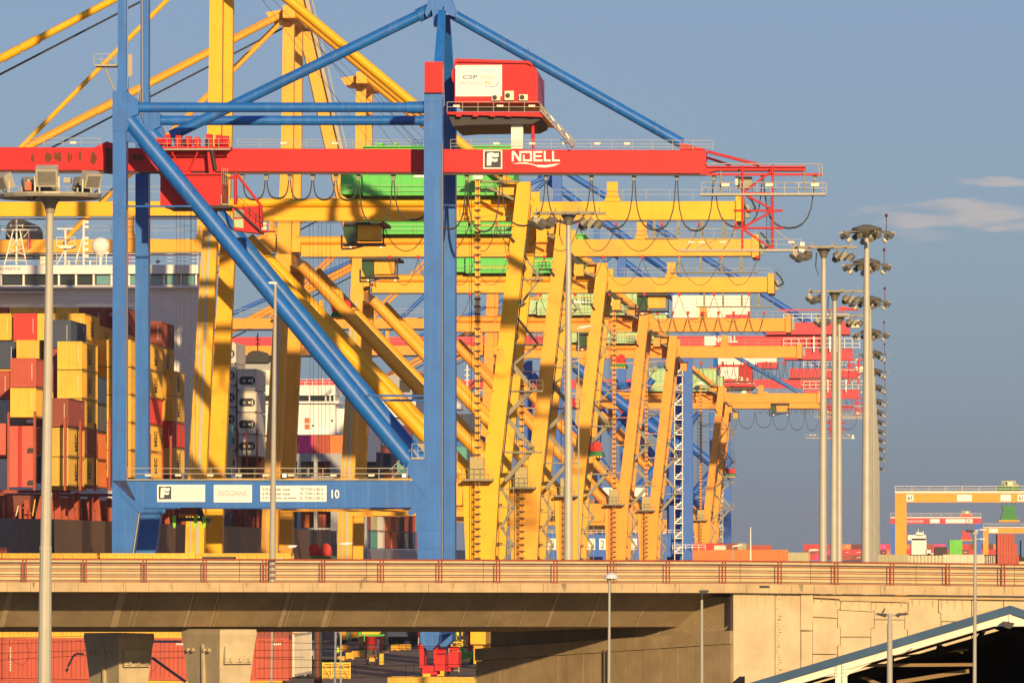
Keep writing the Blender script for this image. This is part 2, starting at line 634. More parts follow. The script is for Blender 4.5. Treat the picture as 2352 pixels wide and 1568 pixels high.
# railing
rail = MB()
posts = [-219, -81, 57, 195, 333, 471, 608, 743, 878, 1012, 1145, 1277, 1407, 1535, 1664, 1792, 1922, 2050, 2178, 2305, 2432]
pu = [BP(p, 1300)[0] for p in posts]
for a, b in zip(pu[:-1], pu[1:]):
    for r, rr in ((-0.045, 0.042), (-0.31, 0.024), (-0.58, 0.024), (-0.85, 0.024), (-1.085, 0.02)):
        rail.tube(B(a, 0, zt(a) + r), B(b, 0, zt(b) + r), rr, n=6, cap=False)
railing = rail.build('railing', M['oxide'], bridge, smooth=True)
for u in pu:
    mb = MB()
    for du in (-0.075, 0.075):
        bbox(mb, u + du - 0.028, u + du + 0.028, 0.045, 0.11, -1.12, -0.09)
    bbox(mb, u - 0.13, u + 0.13, 0.03, 0.20, -1.112, -1.09)
    mb.build('post', M['oxide'], railing)

# ---------------------------------------------------------------- piers under the bridge


def pier(px0, px1, v, label, ztop, bolts):
    uc = (BP(px0, 1455, v)[0] + BP(px1, 1455, v)[0]) / 2
    wtop = abs(BP(px1, 1455, v)[0] - BP(px0, 1455, v)[0])
    c = B(uc, v, GZ)
    ztop -= GZ
    t = thing('bridge_pier', c, label, 'pier')
    s = wtop / 2.58
    ang = rad(-56)
    ex, ey = Vector((math.cos(ang), math.sin(ang), 0)), Vector((-math.sin(ang), math.cos(ang), 0))

    def ring(h, f):
        a = s * f / 2
        ax = ex * 2.0
        return [c + (-ax - ey) * a + Vector((0, 0, h)), c + (ax - ey) * a + Vector((0, 0, h)), c + (ax + ey) * a + Vector((0, 0, h)), c + (-ax + ey) * a + Vector((0, 0, h))]
    mb = MB()
    rs = [ring(0, 0.9), ring(ztop - 4.2, 0.95), ring(ztop - 0.6, 1.32), ring(ztop - 0.25, 1.38), ring(ztop, 1.36)]
    for a, b in zip(rs[:-1], rs[1:]):
        for j in range(4):
            mb.quad(a[j], a[(j + 1) % 4], b[(j + 1) % 4], b[j])
    mb.quad(*rs[-1])
    mb.build('shaft', M['pier'], t)
    # bearing blocks on top
    for q in (-0.45, 0.45):
        mb = MB()
        p = c + ex * q * s
        mb.box((p.x - 0.45, p.y - 0.5, ztop), (p.x + 0.45, p.y + 0.5, ztop + 0.22))
        mb.build('bearing_block', M['dark'], t)
    # rib on the left face, anchor block on the sunlit right face
    up = Vector((0, 0, 1))
    lf = c - ey * s * 0.5
    rf = c + ex * s * 0.5 * 2.0
    mb = MB()
    mb.beam(lf + ex * 0.1 * s - ey * 0.02 * s + up * 0.2, lf + ex * 0.14 * s - ey * 0.17 * s + up * (ztop - 0.7), 0.13, 0.13)
    mb.build('rib', M['pier'], t)
    mb = MB()
    mb.beam(rf + ex * 0.26 * s - ey * 0.5 * s + up * (ztop - 1.2), rf + ex * 0.26 * s + ey * 0.5 * s + up * (ztop - 1.2), 0.42, 0.82)
    ab_ = mb.build('anchor_block', M['pier'], t)
    for q in (-0.34, 0.0, 0.34):
        mb = MB()
        p = rf + ex * (0.26 * s + 0.21) + ey * q * s + up * (ztop - 1.40)
        mb.box(p - Vector((0.13, 0.13, 0.13)), p + Vector((0.13, 0.03, 0.13)))
        mb.tube(p, p + ex * 0.22, 0.085, n=10)
        mb.build('bolt', M['pier'], ab_)
    for q in (-0.85, -0.5, 0.3, 0.65):
        mb = MB()
        p = lf + ex * q * s - ey * 0.12 * s + up * (ztop - 0.98)
        mb.tube(p + ey * 0.1, p - ey * 0.16, 0.05, n=8)
        mb.tube(p - ey * 0.12, p - ey * 0.20, 0.10, n=8)
        mb.build('anchor_stud', M['pier'], t)
    return t


pier(415, 590, 4.6, 'sunlit flared concrete bridge pier with three bolts on its face', 5.42, True)
pier(190, 356, 15.5, 'flared concrete bridge pier standing in the bridge shadow', 5.1, True)

# ---------------------------------------------------------------- abutment with shaped precast panels
ab = thing('abutment_wall', B(UC, 0.3, GZ), 'sunlit beige retaining wall of interlocking precast panels under the bridge end', 'wall')


def apx(zx, zy, v):
    return BP((3072 + zx / 2.297) / 1.7415, (2150 + zy / 2.297) / 1.7415, v)


def abut_poly(name, pts, v, dep, m):
    mb = MB()
    mb.prism([B(*(lambda uz: (uz[0], v, uz[1]))(apx(x, y, v))) for x, y in pts], BN * dep)
    return mb.build(name, m, ab)


abut_poly('wall_core', [(-310, 540), (2500, 545), (2500, 2250), (-310, 2250)], 0.62, 1.2, M['edge'])
abut_poly('corner_slab', [(-318, 500), (62, 512), (62, 2250), (-318, 2250)], 0.30, 0.5, M['panel'])
abut_poly('corner_slab', [(68, 512), (298, 515), (298, 2250), (68, 2250)], 0.34, 0.5, M['panel'])
abut_poly('pilaster', [(304, 512), (415, 512), (408, 848), (300, 846)], 0.22, 0.6, M['panel'])
abut_poly('pilaster', [(306, 858), (408, 858), (408, 2250), (300, 2250)], 0.36, 0.5, M['panel'])
abut_poly('capping_beam', [(420, 515), (2500, 545), (2500, 572), (1300, 558), (1290, 592), (660, 575), (655, 560), (420, 548)], 0.28, 0.6, M['edge'])
abut_panels = [
    [(412, 562), (662, 576), (662, 655), (638, 657), (638, 735), (412, 722)],
    [(412, 738), (636, 742), (636, 826), (664, 828), (664, 985), (636, 990), (636, 1066), (412, 1062)],
    [(412, 1072), (634, 1074), (634, 2250), (412, 2250)],
    [(668, 582), (946, 590), (946, 662), (972, 664), (972, 678), (668, 660)],
    [(642, 664), (974, 684), (974, 826), (944, 830), (944, 906), (668, 906), (668, 826), (642, 822)],
    [(670, 914), (942, 914), (942, 1250), (642, 1250), (642, 992), (668, 988)],
    [(642, 1256), (942, 1256), (942, 2250), (642, 2250)],
    [(950, 594), (1284, 600), (1284, 676), (1256, 680), (1256, 750), (978, 746), (978, 664), (950, 660)],
    [(980, 754), (1254, 756), (1254, 838), (1278, 842), (1278, 1080), (948, 1080), (948, 834), (978, 830)],
    [(948, 1088), (1278, 1088), (1278, 2250), (948, 2250)],
    [(1294, 562), (1562, 568), (1562, 690), (1586, 692), (1586, 900), (1284, 900), (1284, 845), (1260, 838), (1260, 684), (1290, 680)],
    [(1284, 908), (1586, 908), (1586, 2250), (1284, 2250)],
    [(1570, 572), (1868, 576), (1868, 766), (1592, 764), (1592, 688), (1570, 684)],
    [(1594, 772), (1868, 774), (1868, 1000), (1594, 1000)],
    [(1594, 1008), (1868, 1008), (1868, 2250), (1594, 2250)],
    [(1876, 578), (2162, 582), (2162, 800), (1876, 800)],
    [(1876, 808), (2162, 808), (2162, 2250), (1876, 2250)],
    [(2170, 582), (2500, 586), (2500, 1000), (2170, 1000)],
]
for pl in abut_panels:
    abut_poly('panel', pl, 0.42 + RND.uniform(-0.03, 0.03), 0.3, M['panel'])
# moss-dark drip stains run down beside the joint
M['streak'] = mat('rain_streak', (0.42, 0.33, 0.21), 0.95, 0.3, 2)
M['stain'] = mat('drip_stain', (0.27, 0.23, 0.15), 0.95, 0.4, 4)
for k in range(26):
    y = 560 + 720 * (k / 26) ** 0.8
    x = 72 + RND.uniform(0, 20)
    mb = MB()
    l = RND.uniform(18, 50)
    h = RND.uniform(3, 12)
    pts = [(x, y), (x + l * 0.5, y - h * 0.6 + RND.uniform(-4, 4)), (x + l, y + RND.uniform(-6, 2)), (x + l * 0.6, y + h * 0.7)]
    abut_poly('drip_stain', pts, 0.336, 0.003, M['stain'])

# side wall running back under the bridge
cu = B(UC, 0.32, GZ)
far_end = B(BP(1094, 1475, 17.0)[0], 17.0, GZ)
sw = thing('underbridge_wall', cu, 'board-marked concrete side wall in shade below the bridge girder', 'wall')
d_ = (far_end - cu)
Ls = d_.length
d_.normalize()
nrm = Vector((-d_.y, d_.x, 0))
if nrm.y > 0:
    nrm = -nrm
nb = 30
for k in range(nb):
    a, b = cu + d_ * (Ls * k / nb + 0.02), cu + d_ * (Ls * (k + 1) / nb)
    za, zb = 5.30 - GZ - 1.05 * k / nb, 5.30 - GZ - 1.05 * (k + 1) / nb
    j = nrm * RND.uniform(0, 0.035)
    mb = MB()
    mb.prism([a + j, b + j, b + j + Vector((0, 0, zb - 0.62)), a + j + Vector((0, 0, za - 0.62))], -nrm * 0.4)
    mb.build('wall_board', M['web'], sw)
mb = MB()
a, b = cu, far_end
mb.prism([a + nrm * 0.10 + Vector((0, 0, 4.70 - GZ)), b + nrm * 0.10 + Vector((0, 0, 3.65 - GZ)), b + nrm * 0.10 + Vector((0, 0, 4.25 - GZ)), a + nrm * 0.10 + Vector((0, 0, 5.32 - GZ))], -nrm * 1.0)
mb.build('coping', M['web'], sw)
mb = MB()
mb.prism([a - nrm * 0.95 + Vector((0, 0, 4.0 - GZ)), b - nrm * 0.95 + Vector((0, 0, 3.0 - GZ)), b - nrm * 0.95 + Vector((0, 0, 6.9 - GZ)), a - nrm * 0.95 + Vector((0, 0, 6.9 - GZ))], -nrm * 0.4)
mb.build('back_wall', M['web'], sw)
mb = MB()
for px in (0.47, 0.484):
    p = cu + d_ * Ls * px + nrm * 0.10
    mb.tube(p, p + Vector((0, 0, 4.3 - GZ)), 0.045, n=6)
mb.build('drain_pipe', M['dark'], sw)

# rain streaks on the edge blocks and below the capping of the retaining wall
for k in range(34):
    u = UL + (UR - UL) * (k + RND.uniform(0.1, 0.9)) / 34
    w = RND.uniform(0.05, 0.28)
    l = RND.uniform(0.16, 0.40)
    mb = MB()
    mb.prism([B(u, -0.178, zt(u) - 1.125), B(u + w, -0.178, zt(u) - 1.125), B(u + w * 0.7, -0.178, zt(u) - 1.125 - l), B(u + w * 0.35, -0.178, zt(u) - 1.125 - l * RND.uniform(0.6, 1))], BN * 0.004)
    mb.build('rain_streak', M['streak'] if k % 3 else M['stain'], bridge)
for k in range(22):
    x = 430 + k * 64 + RND.uniform(-20, 20)
    w = RND.uniform(5, 18)
    y0 = 560 + (x - 420) * 0.012
    l = RND.uniform(20, 110)
    abut_poly('rain_streak', [(x, y0), (x + w, y0), (x + w * 0.7, y0 + l), (x + w * 0.4, y0 + l * RND.uniform(0.5, 1))], 0.375, 0.003, M['streak'])
for k in range(16):
    x = -300 + k * 38 + RND.uniform(-12, 12)
    w = RND.uniform(3, 14)
    l = RND.uniform(40, 200)
    abut_poly('rain_streak', [(x, 516), (x + w, 516), (x + w * 0.6, 516 + l), (x + w * 0.4, 516 + l * 0.8)], 0.296 if x < 50 else 0.335, 0.003, M['streak'])
mb = MB()
uj = BP(1742, 1350)[0]
bbox(mb, uj, uj + 0.5, -0.19, 0.0, -1.30, -1.19)
mb.build('joint_gap', M['dark'], bridge)
# ---------------------------------------------------------------- the blue crane with the red boom (nearest)
YN, YD = 590.0, 18.0
YBM = 597.0                           # front of the mono-box boom
c1 = thing('ship_to_shore_crane', P(635, 1270, YN + 9) * Vector((1, 1, 0)) if False else Vector((P(635, 1270, YN).x, YN, GZ)),
           'nearest quay crane with blue legs and long red boom, numbered 10', 'crane', 'quay cranes')


def both(name, m, fn, smooth=False, parent=c1):
    """a member of the near frame and its twin in the far frame"""
    for dy in (0.0, YD):
        mb = MB()
        fn(mb, YN)
        if dy:
            mb.v = [(x, y + dy, z) for x, y, z in mb.v]
        mb.build(name, m, parent, smooth)


# portal legs with base plates flared below the sill
both('waterside_leg', M['blue'], lambda mb, Y: (ppx(mb, [(259, 300), (289.5, 300), (289.5, 1103), (258, 1103)], Y, 1.7),
                                                ppx(mb, [(258, 1103), (322, 1165), (318, 1176), (303, 1290), (300, 1440), (258, 1440), (257, 1176)], Y + 0.02, 2.1)))
both('waterside_joint', M['blue'], lambda mb, Y: (bpx(mb, 258, 209, 292, 301, Y - 0.06, 1.85), ppx(mb, [(291, 209), (318, 232), (318, 262), (300, 268), (292, 300)], Y + 0.1, 1.3)))
both('landside_leg', M['blue'], lambda mb, Y: (ppx(mb, [(974, 213), (1016, 213), (1016, 1103), (973, 1103)], Y, 2.0),
                                               ppx(mb, [(945, 1103), (1015, 1103), (1015, 1440), (966, 1440), (955, 1176), (953, 1160)], Y + 0.02, 2.2)))
both('sill_beam', M['blue'], lambda mb, Y: ppx(mb, [(289, 1103), (946, 1103), (954, 1165), (320, 1165)], Y + 0.06, 1.6))
for (x0, x1) in ((258, 300), (966, 1015)):
    a, b = P(x0, 1440, YN), P(x1, 1400, YN)
    xm = (a.x + b.x) / 2
    part('equaliser_beam', c1, M['blue'], lambda mb: mb.box((a.x + 0.05, YN - 1.5, 1.2), (b.x - 0.05, YN + YD + 3.5, 2.6)))
    for yy in (YN - 2.2, YN + YD - 1.5):
        rk = part('bogie_rocker', c1, M['blue'], lambda mb: mb.prism([(a.x + 0.1, yy, 1.6), (b.x - 0.1, yy, 1.6), (b.x - 0.2, yy, 0.4), (xm + 0.25, yy, -0.2), (xm - 0.25, yy, -0.2), (a.x + 0.2, yy, 0.4)], (0, 4.6, 0)))
        for q in (0.0, 2.6):
            part('bogie', rk, M['red'], lambda mb: (mb.box((xm - 0.95, yy + q, -1.9), (xm - 0.55, yy + q + 2.1, 0.3)), mb.box((xm + 0.5, yy + q - 0.1, -2.2), (xm + 1.5, yy + q + 1.8, -0.7)), mb.box((xm - 0.75, yy + q + 0.3, -2.6), (xm + 0.7, yy + q + 1.9, -1.7)), mb.tube((xm + 0.6, yy + q - 0.2, -0.4), (xm + 1.4, yy + q - 0.2, -0.4), 0.22, n=8)))
            part('wheel', rk, M['dark'], lambda mb: mb.tube((xm - 0.3, yy + q + 1.0, GZ + 0.5), (xm + 0.3, yy + q + 1.0, GZ + 0.5), 0.5, n=14))
        part('buffer_plate', rk, M['yellow'], lambda mb: mb.box((xm - 0.6, yy - 0.35, GZ + 0.15), (xm + 0.1, yy - 0.25, GZ + 0.75)))
# upper masts
both('waterside_mast', M['blue'], lambda mb, Y: (ppx(mb, [(273, -700), (292, -700), (290, 209), (270, 209)], Y + 0.15, 1.3), ppx(mb, [(270, 178), (291, 178), (291, 209), (268, 209)], Y + 0.08, 1.5)))
for sgn, y0 in ((1, YN + 0.1), (-1, YN + YD + 0.1)):
    mb = MB()
    lo = [P(991, 213, YN), P(1016, 213, YN), P(1012, 10, YN), P(996, 10, YN)]
    vs = []
    for i, p in enumerate(lo):
        yy = y0 + (0 if i < 2 else sgn * 6.2)
        vs.append(Vector((p.x, yy, p.z)))
    mb.prism(vs, (0, 1.3, 0))
    mb.build('landside_mast', M['blue'], c1)
mb = MB()
ppx(mb, [(976, 30), (990, -30), (1026, -30), (1046, 22), (1046, 40), (1030, 34), (1018, 14), (1010, 60), (996, 60), (992, 22), (980, 40)], YN + 8.2, 1.6)
bpx(mb, 993, -300, 1015, -10, YN + 8.1, 1.8)
mb.build('apex_head', M['blue'], c1)
# horizontal ties, big diagonals
both('upper_tie', M['blue'], lambda mb, Y: (tpx(mb, (291, 247), (976, 247), Y + 0.9, 11.5, 14), tpx(mb, (935, 247), (976, 247), Y + 0.9, 14, 14)), True)
both('main_diagonal', M['blue'], lambda mb, Y: tpx(mb, (284, 262), (975, 1102), Y + 0.9, 19.5, 18), True)
both('upper_gusset', M['blue'], lambda mb, Y: ppx(mb, [(289, 262), (322, 262), (330, 285), (362, 330), (345, 352), (326, 334), (300, 325), (289, 325)], Y + 0.5, 0.9))
both('lower_gusset', M['blue'], lambda mb, Y: (ppx(mb, [(974, 1040), (974, 1103), (1002, 1118), (985, 1150), (930, 1080), (945, 1048), (958, 1054)], Y - 0.05, 0.1)))
both('pin_lug', M['blue'], lambda mb, Y: (ppx(mb, [(278, 1128), (328, 1162), (331, 1172), (324, 1178), (316, 1174), (282, 1140)], Y - 0.09, 0.12)))
both('pin_lug', M['blue'], lambda mb, Y: (ppx(mb, [(996, 1130), (944, 1166), (936, 1176), (940, 1184), (948, 1182), (1000, 1142)], Y - 0.09, 0.12)))
both('service_pipe', M['blue'], lambda mb, Y: tpx(mb, (289, 474), (440, 474), Y + 0.3, 2.2, 6))
both('service_pipe', M['blue'], lambda mb, Y: (tpx(mb, (842, 908), (974, 909), Y + 0.3, 2.6, 6)))
part('cable_conduit', c1, M['steel'], lambda mb: tpx(mb, (1015.5, 330), (1015.5, 1290), YN - 0.1, 1.2, 6))
part('cable_conduit', c1, M['steel'], lambda mb: tpx(mb, (292, 480), (291, 1090), YN - 0.05, 1.0, 6))
for x0, x1, ys in ((258, 290, (470, 617, 693, 850, 985)), (973.5, 1016.5, (233, 330, 420, 620, 842, 1000)), (957, 1015.5, (1215, 1258)), (258, 303, (1216,))):
    for y in ys:
        both('plate_seam', M['blue'], lambda mb, Y: bpx(mb, x0 - 0.6, y, x1 + 0.6, y + 1.1, Y - 0.035, 0.3))
for x in (400, 520, 668, 820, 900):
    both('plate_seam', M['blue'], lambda mb, Y: bpx(mb, x, 1103.5, x + 0.8, 1164.5, Y + 0.035, 0.1))
for x in (120, 420, 640, 880, 1050, 1330, 1480):
    part('web_seam', c1, M['red'], lambda mb: bpx(mb, x, 341 + x * 0.003, x + 0.7, 391 + x * 0.003, YBM - 0.02, 0.1))
part('hydraulic_strut', c1, M['steel'], lambda mb: tpx(mb, (320, 1178), (303, 1290), YN - 0.2, 1.8, 8))
# stays in the middle plane
YMID = YN + 9.5
part('forestay', c1, M['blue'], lambda mb: (tpx(mb, (986, 24), (392, 312), YMID, 12.5, 14), tpx(mb, (960, 37), (990, 22), YMID, 16, 14)), True)
part('backstay', c1, M['blue'], lambda mb: (tpx(mb, (1034, 30), (1566, 330), YMID, 12.2, 14),), True)
part('stay_pin', c1, M['blue'], lambda mb: (tpx(mb, (1040, 27), (1041, 29), YMID - 0.8, 10, 12, YMID + 0.8)), True)
for x, y in ((640, 183), (870, 72), (1213, 115), (1395, 222), (1505, 282)):
    part('lifting_lug', c1, M['blue'], lambda mb: ppx(mb, [(x - 6, y + 3), (x, y - 5), (x + 6, y + 6), (x + 3, y + 9), (x - 5, y + 6)], YMID - 0.1, 0.3))
# red boom with trolley rails
boom = part('boom_girder', c1, M['red'], lambda mb: (ppx(mb, [(258, 340), (1622, 345), (1622, 398), (258, 392.5)], YBM, 3.6),
                                                    ppx(mb, [(-700, 336), (243, 339), (243, 391), (-700, 388)], YBM, 3.6),
                                                    ppx(mb, [(215, 339), (245, 325), (262, 330), (262, 340)], YBM + 0.2, 3.2)))
part('boom_hinge', boom, M['brown'], lambda mb: (bpx(mb, 242, 336, 260, 396, YBM + 0.35, 2.9),))
part('trolley_rail', boom, M['rail_dark'], lambda mb: (ppx(mb, [(-700, 391), (1622, 400.5), (1622, 404), (-700, 394.5)], YBM - 0.5, 0.5), ppx(mb, [(-700, 391), (1622, 400.5), (1622, 404), (-700, 394.5)], YBM + 4.1, 0.5)))
for x, y, w, h in ((75, 352, 5, 22), (110, 349, 9, 26), (128, 349, 4, 20), (136, 348, 5, 28), (158, 348, 3, 26), (164, 350, 2, 20), (184, 347, 4, 24), (215, 349, 8, 30), (316, 352, 12, 20)):
    mb = MB()
    pts = []
    for k in range(9):
        t = 2 * math.pi * k / 9
        pts.append((x + w * math.cos(t) * RND.uniform(0.75, 1.2), y + h / 2 + h / 2 * math.sin(t) * RND.uniform(0.8, 1.1)))
    ppx(mb, pts, YBM - 0.012, 0.005)
    mb.build('rust_patch', M['rust'], boom)
part('boom_walkway_rail', boom, M['steel'], lambda mb: mb.handrail(P(60, 337, YBM - 0.4), P(230, 338, YBM - 0.4), 0.85))
part('boom_walkway_rail', boom, M['steel'], lambda mb: mb.handrail(P(545, 340, YBM - 0.4), P(970, 342, YBM - 0.4), 0.85, 2.2, (1, 0.66, 0.33), 0.03))
part('boom_walkway_rail', boom, M['steel'], lambda mb: (mb.handrail(P(1035, 343, YBM - 0.4), P(1638, 345, YBM - 0.4), 0.95, 2.0, (1, 0.6, 0.3), 0.03)))
for x in (168, 336, 651, 769, 1140, 1222, 1298, 1372, 1440):
    part('walkway_lamp', boom, M['cream'], lambda mb: bpx(mb, x - 7, 325 + x * 0.0018, x + 7, 330 + x * 0.0018, YBM - 0.6, 0.25))
# emblem and name on the boom
bd = part('emblem_board', boom, M['sign'], lambda mb: bpx(mb, 1110, 344.5, 1153.5, 388, YBM - 0.06, 0.05))
part('emblem_field', bd, M['ink'], lambda mb: bpx(mb, 1113, 347.5, 1150.5, 385, YBM - 0.075, 0.012))


def flag_f(mb, x, y, s, Y):
    ppx(mb, [(x + 0.16 * s, y + 0.12 * s), (x + 0.45 * s, y + 0.07 * s), (x + 0.65 * s, y + 0.14 * s), (x + 0.86 * s, y + 0.10 * s), (x + 0.86 * s, y + 0.34 * s), (x + 0.66 * s, y + 0.38 * s),
             (x + 0.45 * s, y + 0.33 * s), (x + 0.45 * s, y + 0.42 * s), (x + 0.62 * s, y + 0.48 * s), (x + 0.80 * s, y + 0.44 * s), (x + 0.80 * s, y + 0.62 * s), (x + 0.62 * s, y + 0.66 * s), (x + 0.44 * s, y + 0.60 * s),
             (x + 0.40 * s, y + 0.88 * s), (x + 0.13 * s, y + 0.88 * s)], Y, 0.008)


part('emblem_letter', bd, M['sign'], lambda mb: flag_f(mb, 1113, 347.5, 37.5, YBM - 0.09))


def noell(mb):
    Y = YBM - 0.05
    D = 0.04
    ppx(mb, [(1175.5, 347), (1181, 347), (1193, 363), (1193, 347), (1197, 347), (1197, 371), (1192, 371), (1180, 354), (1180, 371), (1175.5, 371)], Y, D)
    for x0, y0, x1, y1 in ((1197, 347, 1222, 351.5), (1217.5, 351.5, 1222, 367), (1201, 366.5, 1222, 371), (1225, 347, 1229.5, 371), (1229.5, 347, 1246, 351.5), (1229.5, 357, 1244, 361), (1229.5, 366.5, 1246, 371),
                           (1249, 347, 1253.5, 371), (1253.5, 366.5, 1265, 371), (1268, 347, 1272.5, 371), (1272.5, 366.5, 1286, 371), (1201, 356, 1205, 366.5)):
        bpx(mb, x0, y0, x1, y1, Y, D)
    ppx(mb, [(1176, 377), (1190, 374), (1206, 373), (1217, 375.5), (1232, 379), (1255, 379), (1286, 375.5), (1272, 382), (1252, 385), (1236, 384), (1226, 380), (1214, 377), (1195, 376)], Y, D)


part('boom_lettering', boom, M['sign'], noell)
# machinery house on the backreach
hs = part('machinery_house', c1, M['red'], lambda mb: ppx(mb, [(1044, 236), (1044, 146), (1047, 137), (1214, 142), (1222, 149), (1235, 166), (1235, 236)], YN + 7.6, 12))
part('house_roof', hs, M['red'], lambda mb: ppx(mb, [(1042, 150), (1044, 138), (1049, 134.5), (1214, 140), (1224, 148.5), (1222, 151), (1212, 146), (1050, 142)], YN + 7.2, 12.8))
part('house_side_box', hs, M['red'], lambda mb: ppx(mb, [(1038, 162), (1041, 158), (1045, 158), (1045, 190), (1041, 190), (1037, 178)], YN + 8.0, 4))
for k in range(24):
    x = 1156 + k * 3.2
    part('house_rib', hs, M['red'], lambda mb: bpx(mb, x, 152 + max(0, x - 1218) * 0.9, x + 1.4, 218, YN + 7.53, 0.07))
bd = part('operator_board', hs, M['sign'], lambda mb: bpx(mb, 1046, 149.5, 1153, 222, YN + 7.45, 0.1))
text('CSP', 'board_lettering', bd, M['inkblue'], 1063, 173, 1097, 182, YN + 7.45, 0.02)
text('Spain', 'board_lettering', bd, M['faded'], 1103, 173, 1136, 184.5, YN + 7.45)
text('The Ports for', 'board_lettering', bd, M['inkblue'], 1055, 186, 1110, 195.5, YN + 7.45, -0.012)
text('ALL', 'board_lettering', bd, M['inkred'], 1113, 186, 1131, 194, YN + 7.45)
part('board_swash', bd, M['inkblue'], lambda mb: ppx(mb, [(1104, 196), (1116, 199), (1132, 199), (1140, 196), (1143.5, 191), (1141, 187.5), (1144.5, 189), (1145, 192), (1141, 197.5), (1132, 200.6), (1116, 200)], YN + 7.44, 0.008))
for x0, y0, x1, y1 in ((1129, 218, 1149, 231), (1159, 209, 1180, 230.5), (1192, 217, 1212, 231)):
    u_ = part('air_conditioner', hs, M['cream'], lambda mb: bpx(mb, x0, y0, x1, y1, YN + 7.1, 0.4))
    part('fan_grille', u_, M['dark'], lambda mb: mb.tube(P(x0 + 7, (y0 + y1) / 2, YN + 7.06), P(x0 + 7, (y0 + y1) / 2, YN + 7.15), 0.24, n=12))
pf = part('house_platform', c1, M['red'], lambda mb: (ppx(mb, [(1026, 257), (1242, 257), (1253, 263), (1253, 269), (1028, 263)], YN + 5.7, 15.5),
                                                    *[bpx(mb, x, 258, x + 12, 268, YN + 5.5, 0.4) for x in (1048, 1086, 1125, 1163, 1216)]))
part('platform_underframe', pf, M['dark'], lambda mb: ppx(mb, [(1030, 266), (1240, 268), (1240, 276), (1222, 285), (1078, 287), (1040, 290)], YN + 6.4, 14))
part('platform_rail', pf, M['steel'], lambda mb: mb.handrail(P(1027, 257, YN + 5.7), P(1240, 257, YN + 5.7), 0.95, 1.6, (1, 0.5), 0.035))
part('platform_rail', pf, M['steel'], lambda mb: mb.handrail(P(1240, 257, YN + 5.7), P(1240, 257, YN + 5.7) + Vector((0, 14, 0)), 0.95, 1.6, (1, 0.5), 0.035))
for x in (1048, 1148, 1221):
    part('platform_lamp', pf, M['cream'], lambda mb: bpx(mb, x - 7, 241, x + 8, 246, YN + 5.4, 0.25))
part('house_stair', pf, M['steel'], lambda mb: (tpx(mb, (1240, 240), (1324, 328), YN + 5.4, 1.4, 6), tpx(mb, (1243, 256), (1316, 336), YN + 5.4, 2.0, 6), *[tpx(mb, (1243 + k * 8, 243 + k * 8.6), (1243 + k * 8, 257 + k * 8.6), YN + 5.4, 0.9, 5) for k in range(10)]))
part('house_brace', pf, M['red'], lambda mb: (tpx(mb, (1254, 268), (1318, 338), YN + 6.2, 3.2, 8), tpx(mb, (1224, 284), (1224, 342), YN + 7.7, 4.5, 8)))
for x, y in ((1268, 273), (1284, 294), (1303, 314)):
    part('stair_lamp', pf, M['cream'], lambda mb: ppx(mb, [(x - 5, y - 6), (x - 2, y - 8), (x + 6, y + 4), (x + 3, y + 6)], YN + 5.2, 0.2))
part('support_column', pf, M['white'], lambda mb: bpx(mb, 1174, 284, 1201, 342, YBM + 0.4, 1.6))
part('signal_box', c1, M['red'], lambda mb: (bpx(mb, 975, 142, 1016, 213, YN - 0.5, 2.6), *[bpx(mb, 976 + k * 4, 146, 978 + k * 4, 211, YN - 0.55, 0.06) for k in range(10)]))
# boom tail truss and hanging service platforms
tail = part('tail_girder', c1, M['red'], lambda mb: (ppx(mb, [(1622, 381), (1850, 381), (1850, 392), (1645, 392), (1622, 398)], YBM + 0.8, 2.0), ppx(mb, [(1610, 398), (1890, 398), (1890, 403), (1605, 403)], YBM - 0.4, 0.5),
                                                   tpx(mb, (1624, 348), (1745, 379), YBM + 0.6, 3.5, 6), tpx(mb, (1624, 362), (1678, 380), YBM + 2.6, 3.0, 6), ppx(mb, [(1562, 345), (1562, 328), (1620, 342), (1622, 347)], YBM + 0.4, 0.5)))
tr = [((1705, 380), (1705, 573)), ((1775, 380), (1775, 573)), ((1705, 444), (1775, 444)), ((1685, 484), (1798, 484)), ((1685, 524), (1798, 524)), ((1709, 440), (1772, 394)), ((1709, 446), (1772, 480)), ((1772, 486), (1709, 521)), ((1709, 528), (1773, 572))]
tower = part('hanging_frame', c1, M['red'], lambda mb: [tpx(mb, a, b, Y, 2.6, 6) for a, b in tr for Y in (YBM - 0.6, YBM + 3.6)])
part('hanging_ladder', tower, M['dark'], lambda mb: (tpx(mb, (1760, 446), (1760, 573), YBM + 1.5, 0.8, 4), tpx(mb, (1771, 446), (1771, 573), YBM + 1.5, 0.8, 4), *[tpx(mb, (1760, 450 + 6 * k), (1771, 450 + 6 * k), YBM + 1.5, 0.6, 4) for k in range(20)]))
up = part('upper_gantry', tower, M['steel'], lambda mb: (bpx(mb, 1608, 443, 1896, 449, YBM - 1.0, 1.4), mb.handrail(P(1612, 444, YBM - 1.0), P(1898, 444, YBM - 1.0), 1.05, 1.3, (1, 0.5), 0.04), mb.handrail(P(1620, 444, YBM + 5.0), P(1890, 444, YBM + 5.0), 1.0, 2.2, (1, 0.5), 0.03),
                                                      tpx(mb, (1655, 393), (1655, 444), YBM - 0.6, 1.8, 5), tpx(mb, (1847, 393), (1847, 446), YBM - 0.6, 1.8, 5),
                                                      tpx(mb, (1622, 376), (1888, 377), YBM - 0.5, 1.3, 5), tpx(mb, (1888, 377), (1889, 405), YBM - 0.5, 1.3, 5), tpx(mb, (1880, 381), (1882, 404), YBM - 0.5, 1.2, 5)))
part('control_cabinet', up, M['greybox'], lambda mb: bpx(mb, 1692, 406, 1727, 432, YBM + 1.0, 1.2))
part('vent_stack', up, M['cream'], lambda mb: bpx(mb, 1689, 404, 1697, 425, YBM + 0.7, 0.3))
